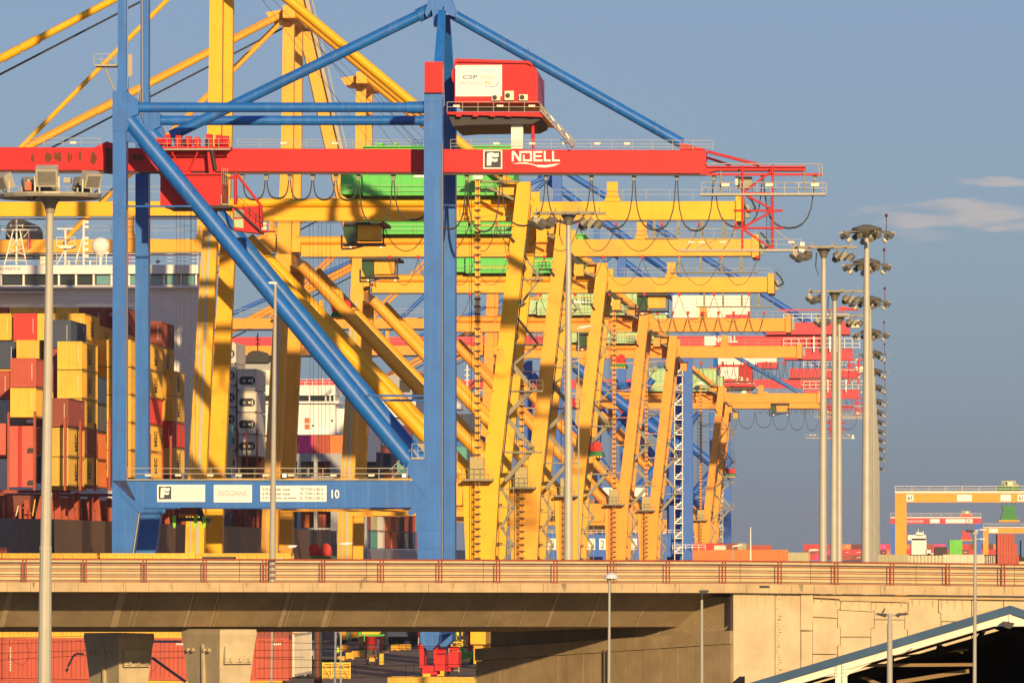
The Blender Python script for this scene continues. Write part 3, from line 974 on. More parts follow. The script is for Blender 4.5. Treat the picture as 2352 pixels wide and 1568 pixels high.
for x in (1666, 1767, 1872):
    part('gantry_lamp', up, M['cream'], lambda mb: bpx(mb, x - 9, 421, x + 9, 428, YBM - 1.3, 0.3))
lp = part('lower_gantry', tower, M['steel'], lambda mb: (ppx(mb, [(1556, 572), (1860, 572), (1860, 577), (1560, 577)], YBM - 1.0, 1.2), mb.handrail(P(1556, 573, YBM - 1.0), P(1840, 573, YBM - 1.0), 1.0, 2.4, (1, 0.5), 0.03), tpx(mb, (1705, 524), (1600, 570), YBM - 0.9, 1.0, 5), tpx(mb, (1779, 526), (1840, 574), YBM - 0.9, 1.3, 5)))
for x in (1588, 1612, 1660, 1818):
    part('gantry_lamp', lp, M['cream'], lambda mb: bpx(mb, x - 7, 554, x + 7, 558, YBM - 1.2, 0.3))
part('camera_unit', lp, M['white'], lambda mb: (bpx(mb, 1838, 556, 1848, 566, YBM - 1.2, 0.4), ppx(mb, [(1834, 566), (1848, 566), (1846, 580), (1835, 577)], YBM - 1.3, 0.5)))
# trolley: hoist machinery on top, cabins below
ty = YBM - 2.4
tro = part('trolley_frame', c1, M['red'], lambda mb: (bpx(mb, 360, 336, 528, 341, ty, 8.2), tpx(mb, (377, 344), (371, 398), ty + 0.4, 3, 6), tpx(mb, (394, 347), (420, 400), ty + 0.3, 2, 6), tpx(mb, (455, 347), (432, 400), ty + 0.3, 2, 6),
                                                    ppx(mb, [(476, 345), (492, 345), (494, 398), (480, 398)], ty + 0.2, 0.8), bpx(mb, 419, 394, 438, 403, ty, 0.6)))
for k, x in enumerate((366, 385, 410, 432, 452, 480, 502, 518)):
    part('hoist_motor', tro, M['red'], lambda mb: (mb.tube(P(x - 9, 327, ty + 1.2 + (k % 3)), P(x + 9, 327, ty + 1.2 + (k % 3)), (6.5 + (k * 5) % 4) * 0.0417, n=10), bpx(mb, x - 7, 316 - (k * 7) % 9, x + 6, 336, ty + 1.6 + (k % 2), 1.2)), True)
part('winch_drum', tro, M['dark'], lambda mb: [mb.tube(P(x, 329, ty + 0.9), P(x + 5, 329, ty + 0.9), 0.45, n=12) for x in (421, 474)])
part('trolley_rail_guard', tro, M['steel'], lambda mb: (bpx(mb, 358, 341, 529, 345, ty - 0.4, 0.5), mb.handrail(P(360, 341, ty - 0.4), P(526, 341, ty - 0.4), 0.95, 1.05, (1, 0.5), 0.03)))
part('hydraulic_post', tro, M['dark'], lambda mb: tpx(mb, (487, 345), (495, 390), ty - 0.2, 4.5, 8), True)
el = part('electrical_house', c1, M['red'], lambda mb: (bpx(mb, 368, 400, 510, 472, ty + 0.2, 6.0), bpx(mb, 366, 398, 512, 401.5, ty - 0.2, 6.6)))
for k in range(22):
    part('house_rib', el, M['red'], lambda mb: bpx(mb, 371 + k * 6.2, 404, 374 + k * 6.2, 467, ty + 0.13, 0.08))
part('house_floor', el, M['dark'], lambda mb: bpx(mb, 383, 472, 532, 478, ty, 6))
part('house_door_frame', el, M['steel'], lambda mb: (bpx(mb, 507, 448, 509, 470, ty - 0.1, 0.2), bpx(mb, 524, 448, 526, 470, ty - 0.1, 0.2), bpx(mb, 507, 468, 526, 470.5, ty - 0.1, 0.2), *[bpx(mb, 509 + k * 4.5, 386, 510 + k * 4.5, 424, ty - 0.1, 0.1) for k in range(4)]))
cabp = part('cab_hanger', c1, M['red'], lambda mb: (tpx(mb, (541, 398), (541, 470), ty, 4, 6), tpx(mb, (545, 402), (602, 476), ty, 3.2, 6), tpx(mb, (526, 410), (545, 403), ty, 3, 6), tpx(mb, (598, 470), (601, 520), ty, 3.4, 6)))
cab = part('driver_cab', c1, M['red'], lambda mb: (ppx(mb, [(533, 478), (596, 472), (600, 536), (562, 532), (537, 528)], ty + 0.3, 3.0),))
part('cab_window', cab, M['palegreen'], lambda mb: (ppx(mb, [(537, 504), (559, 503), (559, 524), (539, 522)], ty + 0.22, 0.06),))
part('cab_window', cab, M['greybox'], lambda mb: (ppx(mb, [(537, 483), (560, 481), (560, 499), (537, 500)], ty + 0.22, 0.06),))
part('cab_stair', cab, M['dark'], lambda mb: (tpx(mb, (540, 476), (600, 532), ty - 0.2, 2.2, 5), mb.handrail(P(545, 470, ty - 0.3), P(604, 524, ty - 0.3), 0.9, 0.8, (1, 0.5), 0.03)))
part('cab_air_conditioner', cab, M['cream'], lambda mb: bpx(mb, 599, 511, 612, 528, ty + 0.3, 0.7))
part('cab_guard', cab, M['red'], lambda mb: (mb.handrail(P(600, 530, ty), P(628, 530, ty), 1.1, 0.5, (1, 0.5), 0.035), bpx(mb, 600, 529, 628, 532, ty, 1.5)))
# ropes and the spreader just under the sill beam
part('hoist_ropes', c1, M['rope'], lambda mb: [tpx(mb, (x, 476), (x + 1, 1168), ty + 2.5 + k * 0.4, 0.55, 4) for k, x in enumerate((405, 414, 423, 437, 440, 448))])
sp = part('spreader', c1, M['dark'], lambda mb: (bpx(mb, 400, 1188, 470, 1196, ty + 2.0, 6.0),))
part('headblock', sp, M['lashing'], lambda mb: ppx(mb, [(416, 1160), (452, 1160), (460, 1184), (410, 1184)], ty + 2.8, 4))
for k in range(7):
    part('guide_slat', sp, M['yellow'], lambda mb: bpx(mb, 411 + k * 6.6, 1180, 414.5 + k * 6.6, 1188, ty + 1.9, 0.15))
for x in (399, 448, 468):
    part('flipper', sp, M['lime'], lambda mb: ppx(mb, [(x - 3, 1184), (x + 4, 1184), (x + 5, 1200), (x + 3, 1212), (x, 1212), (x - 3, 1198)], ty + 1.8, 0.3))
part('spreader_arm', sp, M['dark'], lambda mb: (tpx(mb, (456, 1166), (470, 1204), ty + 2.2, 5, 6), tpx(mb, (476, 1190), (482, 1214), ty + 2.2, 1.5, 5)))


# festoon cables below the boom
def festoon(parent, xs, y0, sags, Y, r, m_car, cars=True):
    for x in xs:
        if cars:
            part('festoon_carrier', parent, m_car, lambda mb: (bpx(mb, x - 5, y0, x + 5, y0 + 7, Y - 0.2, 0.6), bpx(mb, x - 3, y0 + 7, x + 3, y0 + 13, Y - 0.1, 0.4)))
    mb = MB()
    for (a, b, s) in zip(xs[:-1], xs[1:], sags):
        for off in (0.0, 0.5):
            pts = []
            for k in range(13):
                t = k / 12
                xx = a + 2 + (b - a - 4) * (t + 0.12 * math.sin(2 * math.pi * t) * -1)
                yy = y0 + 12 + s * (1 - abs(2 * t - 1) ** 2.2) + off * 4 * math.sin(math.pi * t)
                pts.append(P(xx, yy, Y + off))
            mb.path(pts, r, 4)
    mb.build('festoon_cable', M['cable'], parent)


festoon(c1, [556, 611, 665, 718, 771, 823, 903, 995, 1072, 1150, 1254, 1358, 1456, 1554, 1640, 1752, 1872], 401, [45, 42, 45, 45, 46, 100, 92, 112, 118, 105, 100, 112, 114, 116, 108, 110], YBM + 0.3, 0.075, M['greybox'])
# sill beam signs, handrail, working lamps
bd = part('maker_board', c1, M['sign'], lambda mb: bpx(mb, 361, 1112.5, 471, 1152, YN, 0.06))
part('emblem_field', bd, M['ink'], lambda mb: bpx(mb, 364.5, 1116.5, 393.5, 1146, YN - 0.012, 0.012))
part('emblem_letter', bd, M['sign'], lambda mb: flag_f(mb, 364.5, 1116.5, 29.5, YN - 0.022))
text('FANTUZZI', 'board_lettering', bd, M['fadedpink'], 398, 1120, 461, 1131, YN, -0.01)
text('REGGIANE', 'board_lettering', bd, M['fadedpink'], 398, 1133, 461, 1143.5, YN, -0.01)
bd = part('builder_board', c1, M['sign'], lambda mb: bpx(mb, 491, 1113, 578.5, 1153, YN, 0.06))
text('REGGIANE', 'board_lettering', bd, M['faded'], 502, 1126, 567, 1139, YN, 0.02)


def oval(mb):
    n = 36
    for k in range(n):
        t0, t1 = 2 * math.pi * k / n, 2 * math.pi * (k + 1) / n
        q = [(535 + rx * math.cos(t), 1132.5 + ry * math.sin(t)) for t, rx, ry in ((t0, 39, 15.5), (t1, 39, 15.5), (t1, 40.5, 16.5), (t0, 40.5, 16.5))]
        ppx(mb, q, YN - 0.012, 0.006)


part('board_ring', bd, M['fadedpink'], oval)
bd = part('load_board', c1, M['sign'], lambda mb: bpx(mb, 598, 1114.5, 750, 1151.5, YN, 0.06))
for k, (a, b) in enumerate((('S.W.L. under hook', '70 TON x 60 m'), ('S.W.L. under hook', '91 TON x 45 m'), ('S.W.L. under spreader', '61 TON x 60 m'))):
    y = 1119.5 + k * 10.2
    text(a, 'board_lettering', bd, M['ink'], 603, y, 667 if k < 2 else 682, y + 7, YN, 0.018)
    text(b, 'board_lettering', bd, M['ink'], 689.5, y, 743, y + 6.5, YN, 0.018)
text('10', 'crane_number', c1, M['sign'], 761.5, 1124, 779.5, 1144, YN, 0.015, 0.03)
part('sill_walkway_rail', c1, M['steel'], lambda mb: (mb.handrail(P(292, 1100, YN - 0.25), P(935, 1100, YN - 0.25), 1.05, 2.6, (1, 0.5), 0.045), mb.handrail(P(292, 1100, YN + 1.6), P(935, 1100, YN + 1.6), 1.05, 2.6, (1, 0.5), 0.035), bpx(mb, 290, 1099.5, 938, 1102.5, YN - 0.25, 1.9)))
for x in (340, 409, 483, 548, 610, 668, 766, 853):
    part('walkway_lamp', c1, M['cream'], lambda mb: bpx(mb, x - 7, 1089, x + 7, 1093, YN - 0.5, 0.25))
for x in (653, 928):
    part('working_lamp', c1, M['lamp_on'], lambda mb: bpx(mb, x - 4, 1089, x + 4, 1095, YN - 0.5, 0.3))
part('sill_stair', c1, M['steel'], lambda mb: (tpx(mb, (900, 1098), (948, 1048), YN + 0.4, 1.5, 5), tpx(mb, (895, 1080), (945, 1030), YN + 0.4, 1.2, 5), bpx(mb, 944, 1050, 974, 1054, YN - 0.2, 1.5), mb.handrail(P(946, 1050, YN - 0.2), P(974, 1050, YN - 0.2), 1.3, 0.5, (1, 0.5), 0.035)))
part('mast_platform', c1, M['steel'], lambda mb: (bpx(mb, 217, 148, 268, 152, YN - 0.3, 2.2), mb.handrail(P(216, 149, YN - 0.3), P(266, 149, YN - 0.3), 1.05, 0.8, (1, 0.5), 0.04), tpx(mb, (240, 152), (263, 208), YN + 0.3, 2.2, 6)))
part('mast_ladder', c1, M['steel'], lambda mb: (tpx(mb, (293, -200), (293, 205), YN + 0.3, 0.8, 4), bpx(mb, 293, 125, 304, 175, YN + 6, 0.1), tpx(mb, (326, -200), (328, 330), YN + YD, 1.0, 4), *[bpx(mb, 318 + k * 4, 200, 319.2 + k * 4, 330, YN + YD - 0.4, 0.1) for k in range(3)]))
# ---------------------------------------------------------------- the row of yellow quay cranes behind
YR = 653.0          # the nearest of them is measured at this distance; the others stand further along the same rails


def yellow_crane(Y, label, ms, house, boom_up=False, trolley=835, spreader=None, spreader_x=735, ladder=True, detail=2, tower=True, cabin=True, left_boom=True, hx=0):
    m = M[ms]
    t = thing('ship_to_shore_crane', Vector((P(780, HZ, YR).x, Y, GZ)), label, 'crane', 'quay cranes')
    dy = Y - YR

    def pt(name, mm, fn, parent=t, smooth=False):
        mb = MB()
        fn(mb)
        mb.v = [(x, y + dy, z) for x, y, z in mb.v]
        return mb.build(name, mm, parent, smooth)

    def twin(name, mm, fn, smooth=False, gap=18.0):
        for k in (0, 1):
            mb = MB()
            fn(mb, YR)
            mb.v = [(x, y + dy + k * gap, z) for x, y, z in mb.v]
            o = mb.build(name, mm, t, smooth)
        return o
    Y0 = YR
    twin('waterside_leg', m, lambda mb, Y: ppx(mb, [(420, 1440), (464, 1440), (470, 1165), (500, 515), (466, 515), (428, 1165)], Y, 1.7))
    twin('landside_leg', m, lambda mb, Y: (ppx(mb, [(1107, 1100), (1146, 1100), (1217, 455), (1218, 418), (1188, 418), (1184, 452)], Y, 1.6),
                                           ppx(mb, [(1062, 1104), (1146, 1100), (1128, 1440), (1076, 1440)], Y + 0.03, 2.0)))
    for y, x0, x1 in ((640, 460, 496), (800, 452, 489), (960, 444, 482), (1060, 438, 478)):
        twin('plate_seam', m, lambda mb, Y: bpx(mb, x0, y, x1, y + 1.2, Y - 0.03, 0.1))
    for y in (545, 660, 770, 880, 990):
        xs = 1107 + (1100 - y) * 0.1195
        twin('plate_seam', m, lambda mb, Y: bpx(mb, xs - 0.5, y, xs + 36, y + 1.2, Y - 0.03, 0.1))
    twin('portal_beam', m, lambda mb, Y: bpx(mb, 470, 1098, 1062, 1160, Y + 0.2, 1.5))
    for xx in (442, 1100):
        a = P(xx, 1400, Y0)
        pt('equaliser_beam', m, lambda mb: mb.box((a.x - 0.8, Y0 - 1.5, -0.6), (a.x + 0.8, Y0 + 21, 1.4)))
        for yy in (Y0 - 0.8, Y0 + 17):
            bgo = pt('bogie', m, lambda mb: mb.box((a.x - 0.5, yy, GZ + 0.5), (a.x + 0.5, yy + 3.2, -0.5)))
            for q in (0.5, 2.6):
                pt('wheel', M['dark'], lambda mb: mb.tube((a.x - 0.3, yy + q, GZ + 0.42), (a.x + 0.3, yy + q, GZ + 0.42), 0.42, n=10), bgo)
    twin('main_diagonal', m, lambda mb, Y: tpx(mb, (530, 528), (1078, 1108), Y + 0.9, 16.0, 14), True)
    pt('mast_cross_beam', m, lambda mb: bpx(mb, 464, 500, 503, 530, Y0 + 0.05, 19.6))
    twin('upper_mast', m, lambda mb, Y: ppx(mb, [(466, 516), (502, 516), (509, 260), (512, -140), (484, -140), (478, 260)], Y + 3.6, 1.5), gap=10.5)
    pt('mast_head', m, lambda mb: (bpx(mb, 482, -140, 514, -108, Y0 - 0.1, 19.8), ppx(mb, [(440, -120), (484, -128), (484, -96), (452, -100)], Y0 + 6, 6)))
    # girders
    for gy in (5.0, 11.5):
        yg = Y0 + gy
        pt('bridge_girder', m, lambda mb: (bpx(mb, 1202, 462, 1702, 506, yg, 1.4), bpx(mb, 530, 470, 1205, 498, yg + 0.55, 0.5), ppx(mb, [(530, 496), (1205, 497), (1205, 507), (530, 507)], yg - 0.25, 1.4)))
        pt('top_chord', m, lambda mb: tpx(mb, (520, 466), (1204, 465), yg + 0.5, 10.5, 12), smooth=True)
        if left_boom and not boom_up:
            pt('boom', m, lambda mb: (bpx(mb, -1250, 462, 528, 501, yg, 1.2),))
            pt('boom_rail', M['rail_dark'], lambda mb: bpx(mb, -1250, 503, 528, 506, yg - 0.1, 0.5))
        pt('trolley_rail', M['rail_dark'], lambda mb: bpx(mb, 520, 508, 1712, 511, yg - 0.3, 0.5))
    pt('girder_end', m, lambda mb: (bpx(mb, 1690, 450, 1708, 508, Y0 + 4.6, 8.6),))
    pt('end_cabinet', M['greybox'], lambda mb: (bpx(mb, 1712, 470, 1722, 500, Y0 + 5, 1.5),))
    if left_boom and not boom_up:
        for x in (92, 270, 455):
            pt('boom_bracket', m, lambda mb: (ppx(mb, [(x - 12, 462), (x + 12, 462), (x + 7, 446), (x - 7, 446)], Y0 + 5.1, 1.0), bpx(mb, x - 7, 400, x + 7, 447, Y0 + 5.2, 0.8)))
        pt('boom_walkway_rail', M['steel'], lambda mb: mb.handrail(P(-300, 452, Y0 + 4.7), P(500, 452, Y0 + 4.7), 1.1, 2.6, (1, 0.5), 0.035))
    if boom_up:
        for gy in (5.0, 11.5):
            pt('raised_boom', m, lambda mb: mb.beam(P(512, 490, Y0 + gy), P(230, -760, Y0 + gy), 1.3, 2.3))
        pt('boom_stair', M['steel'], lambda mb: (mb.beam(P(532, 480, Y0 + 3.6), P(258, -700, Y0 + 3.6), 0.5, 0.5), mb.beam(P(548, 480, Y0 + 3.6), P(274, -700, Y0 + 3.6), 0.12, 0.12)))
        pt('boom_tie', m, lambda mb: [mb.beam(P(505 - 28 * k, 440 - 124 * k, Y0 + 5), P(505 - 28 * k, 440 - 124 * k, Y0 + 11.5), 0.5, 0.5) for k in range(8)])
    # stays
    twin('backstay', m, lambda mb, Y: tpx(mb, (510, -128), (1205, 450), Y + 2, 10.5, 12), True, 13.5)
    if not boom_up:
        for gy in (3.0, 15.0):
            pt('outer_forestay', m, lambda mb: tpx(mb, (486, -118), (-620, 460), Y0 + gy, 8.5, 10), smooth=True)
            pt('inner_forestay', m, lambda mb: tpx(mb, (484, -100), (-75, 462), Y0 + gy, 5.5, 8), smooth=True)
        pt('stay_tube', M['dark'], lambda mb: tpx(mb, (486, -80), (-620, 492), Y0 + 8, 2.4, 6))
        for q in (0.36, 0.40):
            pt('stay_splice', m, lambda mb: tpx(mb, (486 - 1106 * q, -118 + 578 * q), (486 - 1106 * (q + 0.035), -118 + 578 * (q + 0.035)), Y0 + 3.0, 10.5, 10), smooth=True)
    pt('mast_rope', M['rope'], lambda mb: [tpx(mb, (512, -120), (x, 400), Y0 + q, 0.8, 4) for x, q in ((905, 6), (1010, 9), (1130, 12))])
    # machinery house
    hm = M[house]
    n0 = len(bpy.data.objects)
    hs_ = pt('machinery_house', hm, lambda mb: (bpx(mb, 833 + hx, 398, 1180 + hx, 449, Y0 + 3.2, 12.5), bpx(mb, 838 + hx, 337, 1178 + hx, 398, Y0 + 3.5, 12), bpx(mb, 782 + hx, 398, 833 + hx, 446, Y0 + 4.2, 10)))
    pt('house_roof', hm, lambda mb: (bpx(mb, 832 + hx, 333, 1182 + hx, 338, Y0 + 3.1, 12.8), bpx(mb, 862 + hx, 328, 880 + hx, 333, Y0 + 5, 3), bpx(mb, 905 + hx, 327, 912 + hx, 333, Y0 + 5, 2)), hs_)
    for k in range(14):
        x = 850 + hx + k * 24
        pt('house_rib', hm, lambda mb: bpx(mb, x, 342, x + 2, 446, Y0 + 3.12, 0.09), hs_)
    pt('house_board', M['sign'], lambda mb: bpx(mb, 950 + hx, 398, 1005 + hx, 408, Y0 + 3.05, 0.1), hs_)
    pt('house_guard', M['steel'], lambda mb: mb.handrail(P(780 + hx, 449, Y0 + 2.6), P(1185 + hx, 449, Y0 + 2.6), 1.1, 3.0, (1, 0.5), 0.03), hs_)
    # walkway rails and lattice support along the backreach
    pt('backreach_rail', M['steel'], lambda mb: mb.handrail(P(1215, 458, Y0 + 4.4), P(1700, 458, Y0 + 4.4), 1.05, 2.6, (1, 0.5), 0.03))
    if detail > 1:
        pt('hung_walkway', M['stair'], lambda mb: (bpx(mb, 1480, 545, 1705, 549, Y0 + 4, 1.4), mb.handrail(P(1480, 546, Y0 + 4), P(1705, 546, Y0 + 4), 1.0, 2.2, (1, 0.5), 0.03), *[bpx(mb, x, 508, x + 6, 546, Y0 + 4.2, 0.3) for x in (1500, 1555, 1610, 1660)]))
        pt('end_loops', M['dark'], lambda mb: mb.path([P(1712, 445, Y0 + 5), P(1728, 462, Y0 + 5), P(1736, 480, Y0 + 5), P(1718, 488, Y0 + 5), P(1708, 470, Y0 + 5)], 0.12, 5))
    pt('girder_post', m, lambda mb: ppx(mb, [(1388, 462), (1426, 462), (1419, 446), (1419, 418), (1394, 418), (1394, 446)], Y0 + 5.2, 1.0))
    pt('apex_platform', M['stair'], lambda mb: (bpx(mb, 1070, 415, 1190, 419, Y0 - 0.4, 1.0), mb.beam(P(1122, 430, Y0 - 0.2), P(1180, 458, Y0 - 0.2), 0.25, 0.25), mb.handrail(P(1150, 415, Y0 - 0.4), P(1215, 415, Y0 - 0.4), 1.2, 0.9, (1, 0.5), 0.035)))
    pt('apex_house', m, lambda mb: bpx(mb, 1142, 428, 1182, 448, Y0 + 1.5, 2.5))
    # lift mast
    if tower:
        lift = pt('lift_mast', m, lambda mb: (bpx(mb, 1091, 412, 1093.4, 1440, Y0 - 1.3, 0.12), bpx(mb, 1100, 412, 1102.4, 1440, Y0 - 1.3, 0.12), bpx(mb, 1094, 412, 1099.5, 1440, Y0 - 0.9, 0.1)))
        pt('lift_rungs', M['dark'], lambda mb: [bpx(mb, 1089, 430 + 17 * k, 1104, 433.5 + 17 * k, Y0 - 1.42, 0.2) for k in range(58)], lift)
        pt('lift_head', M['white'], lambda mb: bpx(mb, 1086, 396, 1109, 412, Y0 - 1.6, 1.2), lift)
        pt('lift_cable', M['dark'], lambda mb: (tpx(mb, (1083, 430), (1083, 1440), Y0 - 1.0, 1.0, 4), tpx(mb, (1079, 520), (1079, 1100), Y0 - 1.0, 0.6, 4)), lift)
    pt('landing_deck', M['stair'], lambda mb: (bpx(mb, 1062, 1099, 1131, 1104, Y0 - 2.2, 2.4), mb.handrail(P(1062, 1100, Y0 - 2.2), P(1131, 1100, Y0 - 2.2), 1.1, 0.6, (1, 0.5), 0.035)))
    pt('landing_cage', M['cage'], lambda mb: (bpx(mb, 1079, 1049, 1111, 1099, Y0 - 2.0, 1.6),))
    pt('portal_walkway_rail', M['stair'], lambda mb: mb.handrail(P(480, 1098, Y0 + 0.2), P(1060, 1098, Y0 + 0.2), 1.1, 2.4, (1, 0.5), 0.035))
    pt('leg_cable_tray', M['dark'], lambda mb: ppx(mb, [(1150, 1090), (1153, 1090), (1221, 470), (1219, 470)], Y0 + 0.4, 0.3))
    for y in (600, 760, 930):
        xl = 1126 + (1100 - y) * 0.11
        pt('frame_tie', m, lambda mb: mb.tube(P(xl, y, Y0 + 1.6), P(xl, y, Y0 + 1.6) + Vector((0, 16.5, 0)), 0.45, n=10), smooth=True)
    pt('walkway_brace', M['stair'], lambda mb: (mb.beam(P(1186, 560, Y0 + 8), P(1240, 640, Y0 + 8), 0.25, 0.25), mb.beam(P(1240, 640, Y0 + 8), P(1180, 720, Y0 + 8), 0.25, 0.25), mb.beam(P(1180, 720, Y0 + 8), P(1236, 790, Y0 + 8), 0.25, 0.25), mb.beam(P(1236, 790, Y0 + 8), P(1178, 838, Y0 + 8), 0.25, 0.25)))
    for y, xa, xb in ((640, 1190, 1246), (790, 1176, 1246)):
        pt('upper_landing', M['stair'], lambda mb: (bpx(mb, xa, y, xb, y + 3.5, Y0 + 7.2, 1.5), mb.handrail(P(xb - 28, y, Y0 + 7.2), P(xb, y, Y0 + 7.2), 1.1, 0.7, (1, 0.5), 0.035)))
    for y in (517, 612, 705, 800, 895, 990):
        xl = 1107 + (1100 - y) * 0.1195
        pt('lift_tie', m, lambda mb: (bpx(mb, 1103, y, xl + 4, y + 2.2, Y0 - 0.5, 0.15),))
    pt('leg_cage', M['dark'], lambda mb: (mb.handrail(P(1141, 538, Y0 - 0.6), P(1168, 538, Y0 - 0.6), 0.85, 0.4, (1, 0.5), 0.05), bpx(mb, 1141, 537, 1176, 540, Y0 - 0.7, 1.2), tpx(mb, (1168, 540), (1182, 556), Y0 - 0.3, 2.6, 6)))
    pt('leg_bracket', M['dark'], lambda mb: (mb.beam(P(1222, 500, Y0 + 2), P(1258, 540, Y0 + 2), 0.6, 0.5), bpx(mb, 1238, 520, 1262, 524, Y0 + 1.5, 2)))
    pt('equipment_crate', m, lambda mb: bpx(mb, 1232, 526, 1256, 556, Y0 + 1, 2.2))
    # zigzag stairs on the land side
    z = [(1178, 838), (1224, 893), (1161, 957), (1224, 1031), (1160, 1104)]
    st = pt('zigzag_stair', M['stair'], lambda mb: (*[mb.beam(P(*a, Y0 + 8), P(*b, Y0 + 8), 0.9, 0.45) for a, b in zip(z[:-1], z[1:])],))
    for x0, x1, y in ((1165, 1247, 896), (1145, 1243, 1036)):
        pt('stair_landing', M['stair'], lambda mb: (bpx(mb, x0, y, x1, y + 4, Y0 + 7, 1.6), mb.handrail(P(x1 - 30, y, Y0 + 7), P(x1, y, Y0 + 7), 1.1, 0.7, (1, 0.5), 0.035)), st)
    pt('lower_stair', M['stair'], lambda mb: (*[mb.beam(P(x0, y0, Y0 + 10), P(x1, y1, Y0 + 10), 0.5, 0.3) for x0, y0, x1, y1 in ((1150, 1120, 1178, 1165), (1178, 1165, 1152, 1210), (1152, 1210, 1178, 1250), (1178, 1250, 1150, 1300))],
                                            *[tpx(mb, (x, 1110), (x, 1320), Y0 + 9.5, 1.0, 4) for x in (1148, 1165, 1180)], *[bpx(mb, 1146, y, 1182, y + 2.5, Y0 + 9.4, 1.5) for y in (1120, 1163, 1210, 1250)]))
    if detail > 1:
        pt('pipe_run', M['pipe'], lambda mb: (ppx(mb, [(447, 1440), (455, 1440), (457, 1160), (484, 530), (478, 530), (450, 1160)], Y0 - 0.16, 0.14), ppx(mb, [(433, 1440), (436, 1440), (440, 1160), (471, 530), (468, 530), (437, 1160)], Y0 - 0.12, 0.1)))
    # trolley, cab, ropes, headblock
    if trolley:
        x = trolley
        tr_ = pt('trolley', M['dark'], lambda mb: (bpx(mb, x - 45, 509, x + 48, 516, Y0 + 4.5, 9), bpx(mb, x - 52, 558, x + 45, 562, Y0 + 5, 4), tpx(mb, (x + 46, 516), (x + 46, 560), Y0 + 5, 2, 5), tpx(mb, (x - 50, 540), (x - 50, 572), Y0 + 5, 2.5, 5), tpx(mb, (x - 50, 572), (x - 20, 570), Y0 + 5, 2.5, 5), tpx(mb, (x - 20, 570), (x + 10, 562), Y0 + 5, 2, 5)))
        pt('driver_cab', M['greenglass'], lambda mb: ppx(mb, [(x - 46, 514), (x - 16, 514), (x - 16, 556), (x - 38, 558), (x - 46, 540)], Y0 + 5.2, 2.4), tr_)
        pt('machine_box', m, lambda mb: bpx(mb, x - 14, 512, x + 38, 552, Y0 + 5.4, 3), tr_)
        for xx in (x - 30, x + 40):
            pt('cab_lamp', M['lamp_on'], lambda mb: bpx(mb, xx - 2, 566, xx + 2, 569, Y0 + 4.8, 0.3), tr_)
    if spreader:
        x, y = spreader_x, spreader
        pt('hoist_ropes', M['rope'], lambda mb: [tpx(mb, (x + q, 512), (x + q * 0.9, y - 12), Y0 + 7 + abs(q) * 0.05, 0.5, 4) for q in (-24, -16, -4, 4, 14, 24)])
        hb = pt('headblock', M['red'], lambda mb: (mb.tube(P(x - 13, y - 8, Y0 + 7), P(x - 13, y - 8, Y0 + 9.5), 0.6, n=14), mb.tube(P(x + 13, y - 8, Y0 + 7), P(x + 13, y - 8, Y0 + 9.5), 0.6, n=14), bpx(mb, x - 24, y - 6, x + 24, y + 8, Y0 + 7.2, 2.2)))
        pt('spreader', M['greenblock'], lambda mb: (ppx(mb, [(x - 22, y + 8), (x + 22, y + 8), (x + 28, y + 22), (x - 28, y + 22)], Y0 + 4, 8),), hb)
        for k in range(6):
            pt('guide_slat', M['yellow'], lambda mb: bpx(mb, x - 26 + k * 9, y + 22, x - 20 + k * 9, y + 27, Y0 + 4, 0.4), hb)
    return t


M['cage'] = mat('wire_cage', (0.42, 0.35, 0.16), 0.6, 0.25, 3.0)
M['pipe'] = mat('grey_conduit', (0.42, 0.42, 0.36), 0.5, 0.1, 1.0)
M['greenglass'] = mat('green_cab_glass', (0.04, 0.09, 0.05), 0.15, 0.1, spec=0.6)
M['greenblock'] = mat('spreader_green', (0.025, 0.20, 0.055), 0.5, 0.15)
M['camo'] = mat('trolley_yellow', (0.62, 0.40, 0.04), 0.55, 0.15)

yc = []
yc.append(yellow_crane(653, 'bright yellow quay crane directly behind the blue one, wide green machinery house', 'yellow', 'green', trolley=835, spreader=1268, spreader_x=735))
yc.append(yellow_crane(733, 'second amber-yellow quay crane in the row, boom lowered over the ship', 'amber', 'green', trolley=732, spreader=640, spreader_x=633, hx=-95))
yc.append(yellow_crane(836, 'third yellow quay crane, its boom raised steeply behind the blue tie beams', 'amber', 'green', boom_up=True, trolley=1352, spreader=963, spreader_x=1178, hx=-30))
yc.append(yellow_crane(985, 'fourth quay crane, orange, pale green house, red headblock hanging by the slanting leg', 'orange', 'palegreen', trolley=1020, spreader=606, spreader_x=1113, detail=1))
yc.append(yellow_crane(1118, 'fifth orange quay crane with slender legs before the white stair tower', 'orange', 'palegreen', trolley=None, detail=1))

FX = 412.0


def loops(t, xs, y0, sag, Y, r=0.05):
    """cable loops hung in even bays below a girder"""
    o = root_loc(t)
    for x in xs:
        part('loop_carrier', t, M['red'], lambda mb: bpx(mb, x - 3, y0, x + 3, y0 + 7, Y - 0.2, 0.4))
    mb = MB()
    for a, b in zip(xs[:-1], xs[1:]):
        mb.path([P(a + (b - a) * k / 10, y0 + 6 + sag * (1 - abs(2 * k / 10 - 1) ** 2.2), Y) for k in range(11)], r, 4)
    mb.build('loop_cable', M['cable'], t)


